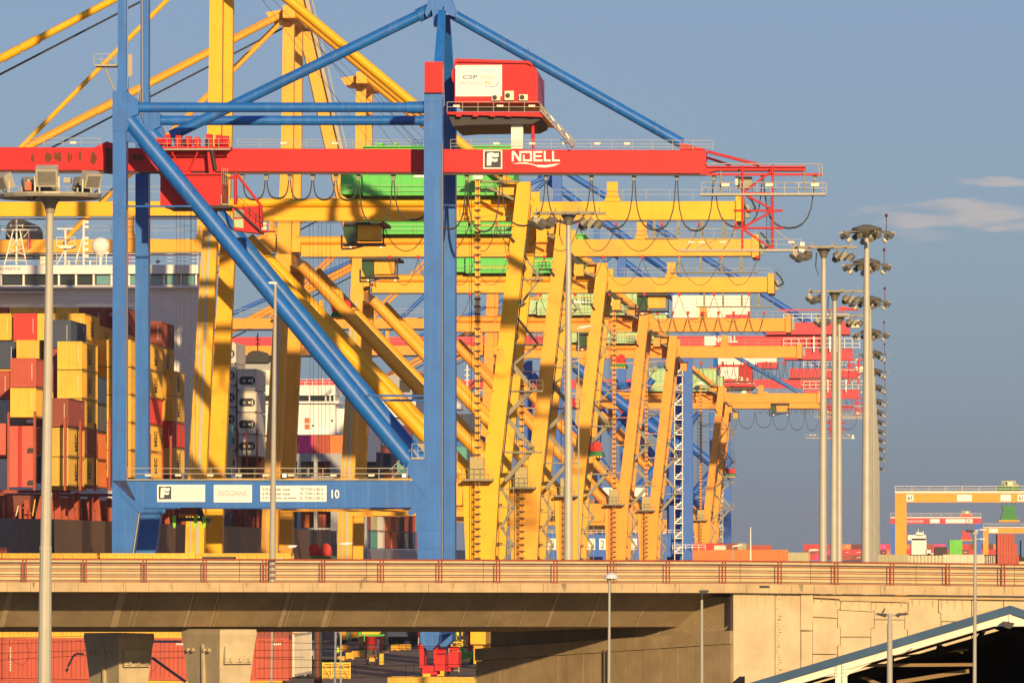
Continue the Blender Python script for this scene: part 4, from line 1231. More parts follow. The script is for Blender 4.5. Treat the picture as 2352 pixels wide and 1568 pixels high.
loops(yc[0], [880, 985, 1078, 1140, 1245, 1330, 1415, 1520, 1605, 1690], 511, 60, 657.5, 0.06)
loops(yc[1], [895, 960, 1025, 1090, 1165, 1250, 1300, 1385, 1475, 1560, 1655, 1740], 587, 62, 737.5, 0.05)
loops(yc[2], [1000, 1080, 1160, 1240, 1320, 1400, 1480, 1560, 1640, 1720], 672, 62, 840.5, 0.05)
loops(yc[3], [1510, 1545, 1580, 1615, 1650, 1685, 1720, 1755], 715, 45, 989.5, 0.06)
loops(yc[4], [1560, 1610, 1660, 1710, 1760, 1800], 830, 50, 1122.5, 0.06)
# ---------------------------------------------------------------- floodlight masts
def floodlight(mb_parent, c, yaw, tilt, s, housing, round_=True):
    """one floodlight: a bucket or box housing with its lens, hung on a bracket"""
    d = Vector((math.sin(yaw) * math.cos(tilt), -math.cos(yaw) * math.cos(tilt), -math.sin(tilt)))
    mb = MB()
    if round_:
        mb.tube(c - d * s * 0.5, c + d * s * 0.25, s * 0.42, s * 0.55, n=10)
        mb.beam(c, c + Vector((0, 0, s * 0.8)), s * 0.15, s * 0.15)
    else:
        side = d.cross(Vector((0, 0, 1))).normalized()
        mb.beam(c - d * s * 0.42, c + d * s * 0.30, s * 1.25, s * 1.05)
        mb.beam(c - d * s * 0.62, c - d * s * 0.42, s * 0.8, s * 0.6)
        mb.beam(c - side * s * 0.68, c - side * s * 0.68 - Vector((0, 0, s * 0.9)), s * 0.1, s * 0.16)
        mb.beam(c + side * s * 0.68, c + side * s * 0.68 - Vector((0, 0, s * 0.9)), s * 0.1, s * 0.16)
    o = mb.build('floodlight', housing, mb_parent, True)
    mb = MB()
    if round_:
        mb.tube(c + d * s * 0.24, c + d * s * 0.28, s * 0.5, n=10)
    else:
        mb.beam(c + d * s * 0.30, c + d * s * 0.33, s * 1.02, s * 0.82)
    mb.build('lens', M['lens'], o)
    return o


M['housing'] = mat('floodlight_housing', (0.20, 0.19, 0.15), 0.5, 0.25, 2.0, metal=0.3)
M['housing_pale'] = mat('floodlight_housing_pale', (0.50, 0.47, 0.36), 0.45, 0.12, 2.0, metal=0.2)
M['beacon'] = mat('beacon_red', (0.12, 0.012, 0.012), 0.4, 0)


def mast(px, ytop, Y, label, style, wtop, wbase, lean=0.0, group='floodlight masts', n=None):
    top = P(px, ytop, Y)
    base = Vector((top.x + lean, Y, GZ))
    t = thing('floodlight_mast', base, label, 'light mast', group)
    mb = MB()
    H = top.z
    for k in range(3):
        f0, f1 = k / 3, (k + 1) / 3
        r0 = wbase + (wtop - wbase) * f0
        r1 = wbase + (wtop - wbase) * f1
        a, b = base.lerp(top, f0), base.lerp(top, f1)
        mb.tube(a, b, r0 / 2, r1 / 2 + (0.012 if k < 2 else 0), n=12, cap=(k == 2))
    mb.lathe(base, [(wbase * 0.9, 0), (wbase * 0.9, 0.06)], 12)
    mb.build('pole', M['mast'], t, True)
    if style == 'bar':
        mb = MB()
        mb.lathe(top, [(wtop * 0.55, -0.7), (wtop * 0.9, -0.35), (wtop * 1.4, -0.1), (wtop * 1.4, 0.0)], 10)
        mb.beam(top + Vector((-2.2, 0, 0.05)), top + Vector((2.3, 0, 0.05)), 0.5, 0.16)
        mb.beam(top + Vector((-1.7, -1.1, 0.05)), top + Vector((1.7, -1.1, 0.05)), 0.12, 0.12)
        for x in (-1.8, -0.9, 0.7, 1.6):
            mb.beam(top + Vector((x, -1.1, 0.1)), top + Vector((x, 1.1, 0.1)), 0.1, 0.1)
        for x in (-2.0, -0.8, 0.6, 1.9):
            mb.beam(top + Vector((x, 0, 0.1)), top + Vector((x, 0, 0.42)), 0.08, 0.08)
        mb.build('crossbar', M['housing'], t)
        for k, (x, y) in enumerate(((-2.05, -0.9), (-1.55, -1.15), (-1.05, -1.2), (-1.75, 0.3), (-1.2, 0.2), (0.85, 0.9), (1.35, 0.6), (1.85, -0.3), (0.9, -0.4))):
            floodlight(t, top + Vector((x, y, -0.55 - 0.12 * (k % 2))), rad(-45 + k * 14 if k < 5 else 40 + 30 * k), rad(42), 0.54, M['housing_pale'] if k % 3 == 0 else M['housing'])
        mb = MB()
        pts = [top + Vector((-0.5, -0.3, -0.3)), top + Vector((-0.55, -0.35, -1.3)), top + Vector((-0.35, -0.3, -1.9))]
        mb.path(pts, 0.035, 4)
        mb.build('cable_loop', M['cable'], t)
    elif style == 'ring':
        mb = MB()
        mb.lathe(top + Vector((0, 0, 0.1)), [(wtop * 1.0, -0.6), (wtop * 2.6, -0.15), (wtop * 2.9, 0.02), (wtop * 2.5, 0.14), (wtop * 0.8, 0.34)], 16)
        nn = 10
        for k in range(nn):
            a = 2 * math.pi * k / nn
            mb.beam(top, top + Vector((2.1 * math.cos(a), 2.1 * math.sin(a), -0.15)), 0.12, 0.12)
        mb.build('head_ring', M['housing'], t, True)
        nn = n or 12
        for k in range(nn):
            a = 2 * math.pi * (k + 0.3) / nn
            rr = 1.95 if k % 2 else 1.4
            floodlight(t, top + Vector((rr * math.cos(a), rr * math.sin(a), -0.42 - 0.3 * (k % 3 == 0))), a + math.pi / 2, rad(35), 0.42, M['housing_pale'] if k % 3 == 0 else M['housing'])
        mb = MB()
        mb.tube(top + Vector((1.45, 0, 0)), top + Vector((1.45, 0, 1.0)), 0.03, n=5)
        mb.lathe(top + Vector((1.45, 0, 1.0)), [(0.05, 0), (0.11, 0.06), (0.11, 0.2), (0.04, 0.27)], 8)
        mb.build('beacon', M['beacon'], t)
    return t


# nearest mast, close to us on the left
YM = 195.0
top = P(115.5, 452, YM)
t = thing('floodlight_mast', Vector((P(103, 1568, YM).x, YM, GZ)), 'nearest tall floodlight mast on the left, square lamps on its platform', 'light mast', 'floodlight masts')
mb = MB()
for a, b, w0, w1 in ((P(100, 1900, YM), P(105, 1255, YM), 39, 27.5), (P(105, 1255, YM), P(115.5, 450, YM), 26, 16.5)):
    mb.tube(a, b, w0 / 2 * YM / F_, w1 / 2 * YM / F_, n=12)
a = P(100, 1900, YM)
mb.tube((a.x, YM, GZ), a, 0.29, 0.27, n=12)
mb.build('pole', M['mast'], t, False)
mb = MB()
mb.tube(P(104.6, 1262, YM), P(105, 1254, YM), 29 / 2 * YM / F_, 28.4 / 2 * YM / F_, n=12)
mb.build('slip_joint', M['mast'], t)
pf_ = part('platform', t, M['steel'], lambda mb: (mb.lathe(top + Vector((0, 0, 0.02)), [(0.3, -0.1), (1.62, -0.08), (1.66, 0.0), (1.66, 0.06), (0.3, 0.06)], 20), mb.lathe(top + Vector((0, 0, -0.02)), [(0.14, -0.5), (0.2, -0.25), (0.3, -0.08), (0.3, 0)], 10),
                                                 *[mb.beam(top + Vector((1.5 * math.cos(q), 1.5 * math.sin(q), 0)), top + Vector((1.5 * math.cos(q), 1.5 * math.sin(q), 0.22)), 0.05, 0.05) for q in [k * 0.42 for k in range(15)]]))
for x, yaw_, s, dy, dz in ((12, -40, 0.46, -0.5, 0.46), (120, 3, 0.56, -1.2, 0.58), (214, 38, 0.46, -0.5, 0.50)):
    c = P(x, 440, YM)
    floodlight(t, Vector((c.x, YM + dy, top.z + dz)), rad(yaw_), rad(24), s, M['housing_pale'], False)
for x, yaw_ in ((60, 200), (180, 160), (100, 180)):
    c = P(x, 440, YM)
    floodlight(t, Vector((c.x, YM + 1.0, top.z + 0.42)), rad(yaw_), rad(24), 0.42, M['housing'], False)
part('control_gear_box', t, M['inkred'], lambda mb: bpx(mb, 58, 418, 72, 437, YM - 0.6, 0.25))
part('junction_box', t, M['steel'], lambda mb: (bpx(mb, 146, 408, 162, 420, YM - 0.2, 0.3), bpx(mb, 62, 412, 90, 424, YM + 0.4, 0.3)))
part('cable_loop', t, M['cable'], lambda mb: (mb.path([P(60, 447, YM - 1), P(66, 458, YM - 1), P(74, 461, YM - 1), P(81, 455, YM - 1), P(82, 446, YM - 1)], 0.022, 5), mb.path([P(74, 446, YM - 1), P(78, 455, YM - 1), P(80, 447, YM - 1)], 0.03, 5)))

mast(1306, 492, 381, 'tall floodlight mast standing alone before the slanting yellow crane legs', 'bar', 0.33, 0.70, -0.05)
mast(1892, 570, 426, 'nearest of three crossbar floodlight masts close together on the right', 'bar', 0.34, 0.68, -0.15)
mast(1917, 671, 497, 'middle one of the three crossbar floodlight masts on the right', 'bar', 0.34, 0.78, -0.15)
mast(1928, 727, 560, 'farthest of the three crossbar floodlight masts on the right', 'bar', 0.34, 0.72, -0.1)
tops = [(1991, 530), (1990.5, 605), (1997, 690), (2000, 764), (2004, 812), (2007, 853), (2009, 889), (2011, 921), (2012.5, 946), (2014, 968), (2015.5, 990), (2016.5, 1010), (2017.5, 1030), (2018.3, 1052), (2019, 1075)]
for k, (px, yy) in enumerate(tops):
    Yk = 24.0 * F_ / (HZ - yy)
    mast(px, yy, Yk, ['tallest ring-headed floodlight mast, nearest of the long receding row', '%s ring-headed floodlight mast back in the long receding row' % ORD[k]][k > 0], 'ring', 0.40, 0.95 if k < 3 else 0.8, -0.12, 'receding row of ring-headed masts', 12 if k < 4 else 7)

# ---------------------------------------------------------------- street lamps
M['lampgrey'] = mat('lamp_post_grey', (0.36, 0.35, 0.30), 0.55, 0.1, 1.0)
M['dome'] = mat('lamp_dome_white', (0.62, 0.64, 0.68), 0.4, 0.05)
YL = 235.0
b_ = P(1396, 1568, YL)
t = thing('street_lamp', (b_.x, YL, GZ), 'slim street lamp with white domed head before the bridge', 'street lamp')
tp = P(1400, 1330, YL)
part('post', t, M['lampgrey'], lambda mb: mb.tube((b_.x, YL, GZ), tp, 0.085, 0.045, n=10), True)
part('dome_head', t, M['dome'], lambda mb: mb.lathe(P(1404, 1328, YL), [(0.05, -0.02), (0.27, 0.0), (0.27, 0.03), (0.23, 0.13), (0.15, 0.20), (0.04, 0.24)], 18), True)
part('head_rim', t, M['dark'], lambda mb: mb.lathe(P(1404, 1328.6, YL), [(0.06, -0.03), (0.25, -0.01), (0.25, 0.0)], 18))
YL = 250.0
b_ = P(1612, 1568, YL)
t = thing('street_lamp', (b_.x, YL, GZ), 'grey lamp post with a flat black head before the girder end', 'street lamp')
part('post', t, M['lampgrey'], lambda mb: mb.tube((b_.x, YL, GZ), P(1612, 1377, YL), 0.085, 0.055, n=10), True)
part('flat_head', t, M['dark'], lambda mb: (mb.tube(P(1612, 1378, YL), P(1612, 1362, YL), 0.045, n=8), ppx(mb, [(1605, 1355), (1624, 1354), (1629, 1356), (1626, 1359), (1617, 1363), (1608, 1363)], YL - 0.12, 0.3)))
YL = 130.0
b_ = P(2042, 1568, YL)
t = thing('street_lamp', (b_.x, YL, GZ), 'thick lamp post with two dark heads spread like wings', 'street lamp')
part('post', t, M['lampgrey'], lambda mb: (mb.tube((b_.x, YL, GZ), P(2043.5, 1432, YL), 0.072, 0.06, n=12), mb.tube(P(2043.5, 1434, YL), P(2044, 1408, YL), 0.046, 0.043, n=12), tpx(mb, (2030, 1412), (2060, 1412), YL, 2.4, 8)), True)
for pts in ([(2010, 1410), (2014, 1407), (2032, 1408), (2038, 1409), (2038, 1412), (2034, 1417), (2020, 1413)], [(2058, 1410), (2063, 1407), (2086, 1407), (2088, 1409), (2082, 1412), (2068, 1413), (2062, 1418), (2058, 1414)]):
    part('lamp_head', t, M['dark'], lambda mb: ppx(mb, pts, YL - 0.08, 0.18))
bird = MB()
bc = P(2029, 1403.5, YL)
bird.tube(bc + Vector((-0.03, 0, -0.03)), bc + Vector((0.012, 0, 0.024)), 0.012, 0.019, n=7)
bird.tube(bc + Vector((0.012, 0, 0.024)), bc + Vector((0.027, 0, 0.06)), 0.019, 0.012, n=7)
bird.tube(bc + Vector((0.027, 0, 0.06)), bc + Vector((0.036, 0, 0.075)), 0.013, 0.007, n=7)
bo = bird.build('bird', M['dark'], None, True)
tag(bo, 'small dark bird perched on the left head of the two-headed lamp', 'bird')
YL = 122.0
b_ = P(2231, 1568, YL)
t = thing('street_lamp', (b_.x, YL, GZ), 'very tall pale lamp pole on the right passing before railing and roof', 'street lamp')
part('post', t, M['lampgrey'], lambda mb: mb.tube((b_.x, YL, GZ), P(2240, 1222, YL), 0.062, 0.03, n=10), True)
part('pole_cap', t, M['lampgrey'], lambda mb: bpx(mb, 2235, 1217, 2246, 1226, YL - 0.04, 0.08))
part('lamp_head', t, M['dark'], lambda mb: ppx(mb, [(2216, 1219), (2222, 1216), (2236, 1217), (2240, 1219), (2234, 1222), (2222, 1222)], YL - 0.07, 0.16))
part('side_arm', t, M['dome'], lambda mb: (tpx(mb, (2240, 1217), (2264, 1215), YL, 0.9, 5), bpx(mb, 2250, 1214.5, 2266, 1217, YL - 0.05, 0.12)))
part('side_arm', t, M['dome'], lambda mb: (tpx(mb, (2241, 1237), (2262, 1237), YL, 0.9, 5), bpx(mb, 2250, 1236, 2262, 1238.5, YL - 0.05, 0.12)))


def arm_lamp(px_pole, y_top, Y, head, label, base_z=GZ, w0=0.16, w1=0.08, yb=None):
    x = P(px_pole, y_top, Y)
    t = thing('street_lamp', (x.x, Y, base_z), label, 'street lamp')
    part('post', t, M['lampgrey'], lambda mb: mb.tube((x.x, Y, base_z), x, w0 / 2, w1 / 2, n=8), True)
    part('lamp_head', t, M['dome'], lambda mb: (ppx(mb, head, Y - 0.12, 0.3), mb.beam(x, P(head[0][0], head[0][1], Y), 0.06, 0.06)))
    return t


# the lamp standing on the bridge between railing and parapet
u_, z_ = BP(625, 1300, 0.45)
q = B(u_, 0.45, zt(u_) - 1.12)
t = thing('street_lamp', q, 'tall tapered lamp post standing on the bridge behind the railing', 'street lamp')
dd = q.y
tp = P(632.5, 655, dd)
part('post', t, M['lampgrey'], lambda mb: mb.tube(q, tp, 0.165, 0.07, n=12), True)
part('lamp_head', t, M['dome'], lambda mb: (ppx(mb, [(615, 649), (620, 646.5), (636, 648), (637, 651.5), (630, 652.5), (620, 652)], dd - 0.14, 0.34), tpx(mb, (632, 652), (632, 662), dd, 3, 8)))
t2 = part('low_arm', t, M['lampgrey'], lambda mb: tpx(mb, (626, 1263), (662, 1256), dd, 1.0, 6))
part('low_lamp_head', t2, M['dome'], lambda mb: ppx(mb, [(660, 1256), (664, 1252), (676, 1251), (683, 1252), (678, 1256), (668, 1258)], dd - 0.12, 0.3))
arm_lamp(783, 1249, 430, [(781, 1250), (782, 1246), (800, 1244.5), (811, 1246), (806, 1249), (795, 1251)], 'small street lamp whose flat head shows just above the bridge railing')
arm_lamp(1329, 757, 312, [(1327, 752), (1334, 749), (1352, 747), (1362, 748), (1350, 751), (1337, 755)], 'tall thin single-arm lamp beside the lone floodlight mast', GZ, 0.13, 0.06)
arm_lamp(1683, 1254, 470, [(1681, 1255), (1684, 1252), (1700, 1249.5), (1708, 1250), (1700, 1253), (1690, 1255)], 'small street lamp left of the orange containers on the horizon')
arm_lamp(1859, 1266, 440, [(1857, 1265), (1860, 1261), (1874, 1260), (1884, 1262), (1876, 1264)], 'small street lamp left of the three crossbar masts')
# ---------------------------------------------------------------- containers
CL, CW, CHT = 12.19, 2.44, 2.75
M['container'] = mat('container_paint', (0.5, 0.5, 0.5), 0.55, 0.14, 0.5, objcol=True, streak=0.18, streak_col=(0.10, 0.05, 0.03))


def container_mesh(name, L, H=CHT, door_end=False):
    """corrugated box: corner posts and rails standing proud of ribbed sides, ribbed or door end; origin at the near lower left corner"""
    mb = MB()
    W = CW
    p = 0.14
    for x in (0, W - p):
        for y in (0, L - p):
            mb.box((x, y, 0), (x + p, y + p, H))
    for z0, z1 in ((0, 0.16), (H - 0.12, H)):
        for x in (0.01, W - p + 0.02):
            mb.box((x, p, z0), (x + p - 0.03, L - p, z1))
        for y in (0.01, L - p + 0.02):
            mb.box((p, y, z0), (W - p, y + p - 0.03, z1))
    # ribbed sides
    n = int((L - 2 * p) / 0.55)
    st = (L - 2 * p) / n
    d = 0.055
    for sx in (0, 1):
        prof = []
        for k in range(n):
            y = p + k * st
            prof += [(y, 0), (y + st * 0.42, 0), (y + st * 0.5, d), (y + st * 0.92, d)]
        prof.append((L - p, 0))
        pts = []
        for (y, dd) in prof:
            xx = 0.03 + dd if sx == 0 else W - 0.03 - dd
            pts.append((xx, y))
        for (a, b) in zip(pts[:-1], pts[1:]):
            q = [(a[0], a[1], 0.1), (b[0], b[1], 0.1), (b[0], b[1], H - 0.06), (a[0], a[1], H - 0.06)]
            mb.quad(*(q if sx == 1 else q[::-1]))
    # ends
    for ey in (0, 1):
        if ey == 0 and door_end:
            mb.box((p, 0.04, 0.12), (W / 2 - 0.01, 0.09, H - 0.1))
            mb.box((W / 2 + 0.01, 0.04, 0.12), (W - p, 0.09, H - 0.1))
            for x in (0.45, 0.85, W - 0.85, W - 0.45):
                mb.tube((x, 0.01, 0.15), (x, 0.01, H - 0.12), 0.03, n=5)
        else:
            n2 = 8
            s2 = (W - 2 * p) / n2
            prof = []
            for k in range(n2):
                x = p + k * s2
                prof += [(x, 0), (x + s2 * 0.42, 0), (x + s2 * 0.5, d), (x + s2 * 0.92, d)]
            prof.append((W - p, 0))
            for a, b in zip(prof[:-1], prof[1:]):
                ya = 0.03 + a[1] if ey == 0 else L - 0.03 - a[1]
                yb = 0.03 + b[1] if ey == 0 else L - 0.03 - b[1]
                q = [(a[0], ya, 0.1), (b[0], yb, 0.1), (b[0], yb, H - 0.06), (a[0], ya, H - 0.06)]
                mb.quad(*(q if ey == 0 else q[::-1]))
    mb.quad((0.03, 0.03, H - 0.03), (W - 0.03, 0.03, H - 0.03), (W - 0.03, L - 0.03, H - 0.03), (0.03, L - 0.03, H - 0.03))
    mb.quad((0.03, L - 0.03, 0.05), (W - 0.03, L - 0.03, 0.05), (W - 0.03, 0.03, 0.05), (0.03, 0.03, 0.05))
    return mb.mesh(name, M['container'])


CM = {('40', 0): container_mesh('container_40', CL), ('20', 0): container_mesh('container_20', 6.06), ('40', 1): container_mesh('container_40_doors', CL, CHT, True), ('20', 1): container_mesh('container_20_doors', 6.06, CHT, True)}
CC = {'yellow': (0.78, 0.45, 0.055), 'mustard': (0.70, 0.42, 0.07), 'brown': (0.25, 0.055, 0.04), 'oxide red': (0.42, 0.075, 0.045), 'red': (0.68, 0.04, 0.035), 'navy': (0.04, 0.065, 0.13), 'blue': (0.05, 0.16, 0.38),
      'orange': (0.74, 0.20, 0.05), 'grey': (0.40, 0.42, 0.42), 'white': (0.68, 0.66, 0.60), 'teal': (0.10, 0.36, 0.32), 'green': (0.14, 0.55, 0.08), 'magenta': (0.72, 0.06, 0.25), 'maroon': (0.17, 0.035, 0.045),
      'cream': (0.72, 0.64, 0.48), 'black': (0.04, 0.03, 0.03), 'dark grey': (0.09, 0.095, 0.11), 'olive': (0.42, 0.40, 0.24)}
M['stencil_light'] = mat('stencil_light', (0.75, 0.72, 0.62), 0.6, 0)
M['stencil_dark'] = mat('stencil_dark', (0.06, 0.05, 0.04), 0.6, 0)
USED = {}
LETTER = {}


def container(x, y, z, col, label, size='40', rot=0, doors=0, group=None, marks=True, hs=1.0):
    o = bpy.data.objects.new('container', CM[(size, doors)])
    COL.objects.link(o)
    o.location = (x, y, z)
    o.rotation_euler = (0, 0, rot)
    o.scale = (1, 1, hs)
    c = CC[col]
    j = RND.uniform(0.86, 1.08)
    o.color = (c[0] * j, c[1] * j, c[2] * j, 1)
    n = USED.get(label, 0)
    USED[label] = n + 1
    tag(o, label, 'container', group)
    if marks and size == '40':
        # shipping-line lettering upright on the long side, small codes on the end
        L = CL
        ml = M['stencil_dark'] if col in ('yellow', 'mustard', 'cream', 'white', 'orange') else M['stencil_light']
        key = ('dark' if ml is M['stencil_dark'] else 'light', col in ('yellow', 'mustard'))
        if key not in LETTER:
            cu_ = bpy.data.curves.new('lettering', 'FONT')
            cu_.body = 'MSC' if key[1] else 'tex'
            cu_.offset = 0.02
            cu_.resolution_u = 2
            ob_ = bpy.data.objects.new('lettering', cu_)
            COL.objects.link(ob_)
            e_ = bpy.data.meshes.new_from_object(ob_.evaluated_get(bpy.context.evaluated_depsgraph_get()))
            bpy.data.objects.remove(ob_)
            mxx = max(v.co.x for v in e_.vertices)
            for v in e_.vertices:                   # reads upward along the side
                u_, w_ = v.co.x / mxx, v.co.y
                v.co = (CW + 0.012, L * 0.40 + 2.6 * (1 - w_ / 0.72) if key[1] else L * 0.72 + 1.2 * (1 - w_), 0.55 + 1.65 * u_ if key[1] else 1.9 + 0.6 * u_)
            e_.materials.clear()
            e_.materials.append(ml)
            LETTER[key] = e_
        q = bpy.data.objects.new('side_lettering', LETTER[key])
        COL.objects.link(q)
        q.parent = o
        mb = MB()
        for k in range(9):
            mb.box((CW - 0.42, -0.012, 0.75 + k * 0.17), (CW - 0.36, -0.004, 0.86 + k * 0.17))
        q = bpy.data.objects.new('end_code', mb.mesh('end_code', M['stencil_light'] if col not in ('yellow', 'mustard', 'cream', 'white') else M['stencil_light']))
        COL.objects.link(q)
        q.parent = o
    return o
# ---------------------------------------------------------------- near ship, moored along the quay
M['frameyellow'] = mat('frame_yellow', (0.80, 0.52, 0.04), 0.5, 0.1)
M['hull'] = mat('hull_navy', (0.020, 0.022, 0.040), 0.35, 0.25, 0.12, streak=0.25, streak_col=(0.14, 0.09, 0.06), spec=0.5)
M['hullside'] = mat('hull_side_light_tint', (0.17, 0.105, 0.07), 0.6, 0.2, 0.15, streak=0.5, streak_col=(0.10, 0.06, 0.045))  # brown paints warm glancing sun into the colour of the navy side
M['shipwhite'] = mat('ship_white', (0.74, 0.74, 0.74), 0.5, 0.05, 0.15, streak=0.06, streak_col=(0.5, 0.45, 0.38))
M['shipgrey'] = mat('ship_grey', (0.34, 0.36, 0.39), 0.55, 0.1, 0.2, streak=0.15)
M['hatch'] = mat('hatch_pink_red', (0.60, 0.10, 0.07), 0.6, 0.12, 0.4, streak=0.2, streak_col=(0.35, 0.05, 0.04))
M['hatchdark'] = mat('hatch_red_band', (0.42, 0.015, 0.012), 0.6, 0.1)
M['funnel'] = mat('funnel_black', (0.02, 0.02, 0.025), 0.5, 0.1)
s1 = thing('container_ship', (-100, 560, GZ - 3), 'nearest container ship at the quay, navy hull under yellow and brown containers', 'ship', 'container ships')
DK = 12.3
plan = [(-150, 538), (-112, 540), (-100, 549), (-91, 561), (-84, 577), (-80, 592)]
mb = MB()
for (x0, y0), (x1, y1) in zip(plan[:-1], plan[1:]):
    f = 0.93
    mb.quad((x0 - 2, y0 + 8, GZ - 3), (x1 - 1, y1 + 3, GZ - 3), (x1, y1, DK), (x0, y0, DK))
mb.build('bow_plating', M['hull'], s1, True)
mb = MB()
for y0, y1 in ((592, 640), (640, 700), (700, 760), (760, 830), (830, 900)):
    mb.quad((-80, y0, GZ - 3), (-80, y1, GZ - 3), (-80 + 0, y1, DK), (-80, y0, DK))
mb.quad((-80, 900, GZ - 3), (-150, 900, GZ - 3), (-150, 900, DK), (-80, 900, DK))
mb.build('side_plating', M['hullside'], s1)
mb = MB()
mb.add([(x, y, DK) for x, y in plan] + [(-80, 900, DK), (-150, 900, DK)], [tuple(range(len(plan) + 2))])
mb.build('main_deck', M['lashing'], s1)
part('hull_rubbing_strake', s1, M['hull'], lambda mb: mb.box((-80.0, 592, 1.5), (-79.8, 900, 2.0)))
part('side_door', s1, M['edge'], lambda mb: mb.box((-79.98, 668, GZ), (-79.9, 672, 7.5)))
# pedestals and lashing posts along the ship's side, deck clutter
for k in range(30):
    y = 590 + k * 5.1
    x = -80.4
    h = 2.2 + 0.5 * (k * 7 % 3) * 0.6
    part('deck_pedestal', s1, M['lashing'], lambda mb: (mb.prism([(x - 1.2, y, DK), (x, y, DK), (x - 0.25, y, DK + h), (x - 0.7, y, DK + h)], (0, 0.5, 0)), mb.box((x - 0.6, y + 0.5, DK + h * 0.4), (x - 0.4, y + 4, DK + h * 0.4 + 0.15))))
for k in range(26):
    x = -81.0 - k * 1.62
    yb = 592 if k < 3 else (584 if k < 6 else (577 if k < 10 else 569)) - (k % 3) * 0.6
    h = 1.5 + (k * 5 % 4) * 0.36
    part('deck_pedestal', s1, M['lashing'] if k % 3 else M['brown'], lambda mb: (mb.prism([(x - 0.35, yb, DK), (x + 0.35, yb, DK), (x + 0.12, yb, DK + h), (x - 0.3, yb, DK + h)], (0, 0.5, 0)), mb.box((x - 0.5, yb - 0.1, DK + h * 0.55), (x + 0.2, yb + 0.2, DK + h * 0.62))))
    part('lashing_rod', s1, M['frameyellow'] if k % 2 else M['cream'], lambda mb: mb.beam((x + 0.55, yb - 0.3, DK + 0.3), (x + 0.8, yb - 0.3, DK + 2.5 - (k % 3) * 0.6), 0.09, 0.09))
    part('deck_fitting', s1, M['hatch'] if k % 4 == 0 else M['lashing'], lambda mb: (mb.box((x - 0.7, yb - 0.9, DK), (x - 0.45, yb - 0.5, DK + 0.7 + (k * 7 % 5) * 0.3)), mb.box((x - 0.1, yb - 0.8, DK + 0.5), (x + 0.5, yb - 0.6, DK + 0.62)), mb.tube((x + 0.3, yb - 1, DK), (x + 0.3, yb - 1, DK + 1.1), 0.05, n=5)))
part('hatch_coaming', s1, M['brown'], lambda mb: mb.box((-130, 594, DK), (-82.6, 690, DK + 2.3)))
part('bow_coaming', s1, M['brown'], lambda mb: mb.box((-130, 572, DK), (-92, 594, DK + 2.3)))
for px, y0, d in ((19, 946, 574), (79, 944, 574), (149, 958, 588), (184, 966, 596), (218, 972, 606), (251, 960, 612), (343, 996, 640), (372, 1000, 655), (392, 1000, 668), (420, 990, 690)):
    part('lashing_post', s1, M['lashing'], lambda mb: bpx(mb, px - 2.6, y0, px + 2.6, 1126, d - 1.2, 0.5))
for d, x0 in ((576, -100), (590, -92), (612, -84), (650, -84)):
    part('lashing_bridge', s1, M['lashing'], lambda mb: (mb.box((x0 - 14, d - 1.0, 22.4), (x0 + 3, d - 0.4, 22.8)), mb.box((x0 - 14, d - 1.0, 15.0), (x0 + 3, d - 0.4, 15.3)), mb.handrail((x0 - 14, d - 1.0, 22.8), (x0 + 3, d - 1.0, 22.8), 1.0, 2.4)))
# red hatch-cover slab standing at the bow
part('breakwater_slab', s1, M['hatch'], lambda mb: (bpx(mb, 20, 978, 80, 1118, 573, 1.2), bpx(mb, -60, 972, 18, 1044, 574, 1.0)))
part('slab_band', s1, M['hatchdark'], lambda mb: bpx(mb, 41, 978, 50, 1118, 572.9, 0.08))
for y0, y1 in ((1028, 1040), (1102, 1114)):
    part('slab_opening', s1, M['dark'], lambda mb: ppx(mb, [(62, y1), (62, y0 + 4), (66, y0), (77, y0), (77, y1)], 572.9, 0.08))
# superstructure
YS = 700.0
sup = part('superstructure', s1, M['shipwhite'], lambda mb: (bpx(mb, -500, 655, 455, 1160, YS, 14), bpx(mb, -500, 608, 455, 631, YS - 0.6, 14), bpx(mb, -500, 654, 455, 664, YS - 0.7, 14.5)))
part('wheelhouse_glass', sup, M['glass'], lambda mb: bpx(mb, -500, 631, 455, 655, YS + 0.25, 12))
for k, x in enumerate(list(range(-310, 130, 52)) + [135, 174.5, 215, 256, 296, 336, 376, 416, 450]):
    part('window_mullion', sup, M['shipwhite'], lambda mb: bpx(mb, x - 2.2, 631, x + 2.2, 655, YS - 0.3, 0.6))
for x0, x1, mm in ((-308, -262, 'glass'), (2, 48, 'glass'), (54, 98, 'glass'), (138, 172, 'glass'), (178, 212, 'glass'), (222, 253, 'teal'), (260, 293, 'teal'), (299, 333, 'teal'), (345, 373, 'teal'), (384, 413, 'teal'), (420, 448, 'teal')):
    part('window_pane', sup, M[mm], lambda mb: bpx(mb, x0, 632.5, x1, 653, YS + 0.1, 0.1))
part('bridge_balcony', sup, M['shipwhite'], lambda mb: (bpx(mb, -500, 657, 106, 663, YS - 2.4, 2.4), bpx(mb, -500, 669, 106, 673, YS - 2.2, 2.4), bpx(mb, -500, 663, 100, 669, YS - 1.2, 1.2)))
part('monkey_island_rail', sup, M['white'], lambda mb: (mb.handrail(P(-10, 608, YS), P(455, 608, YS), 1.25, 2.4, (1, 0.66, 0.33), 0.03)))
text('IMO 9597513', 'hull_number', sup, M['ink'], -8, 613.5, 46, 621, YS - 0.6, 0.0, 0.03)
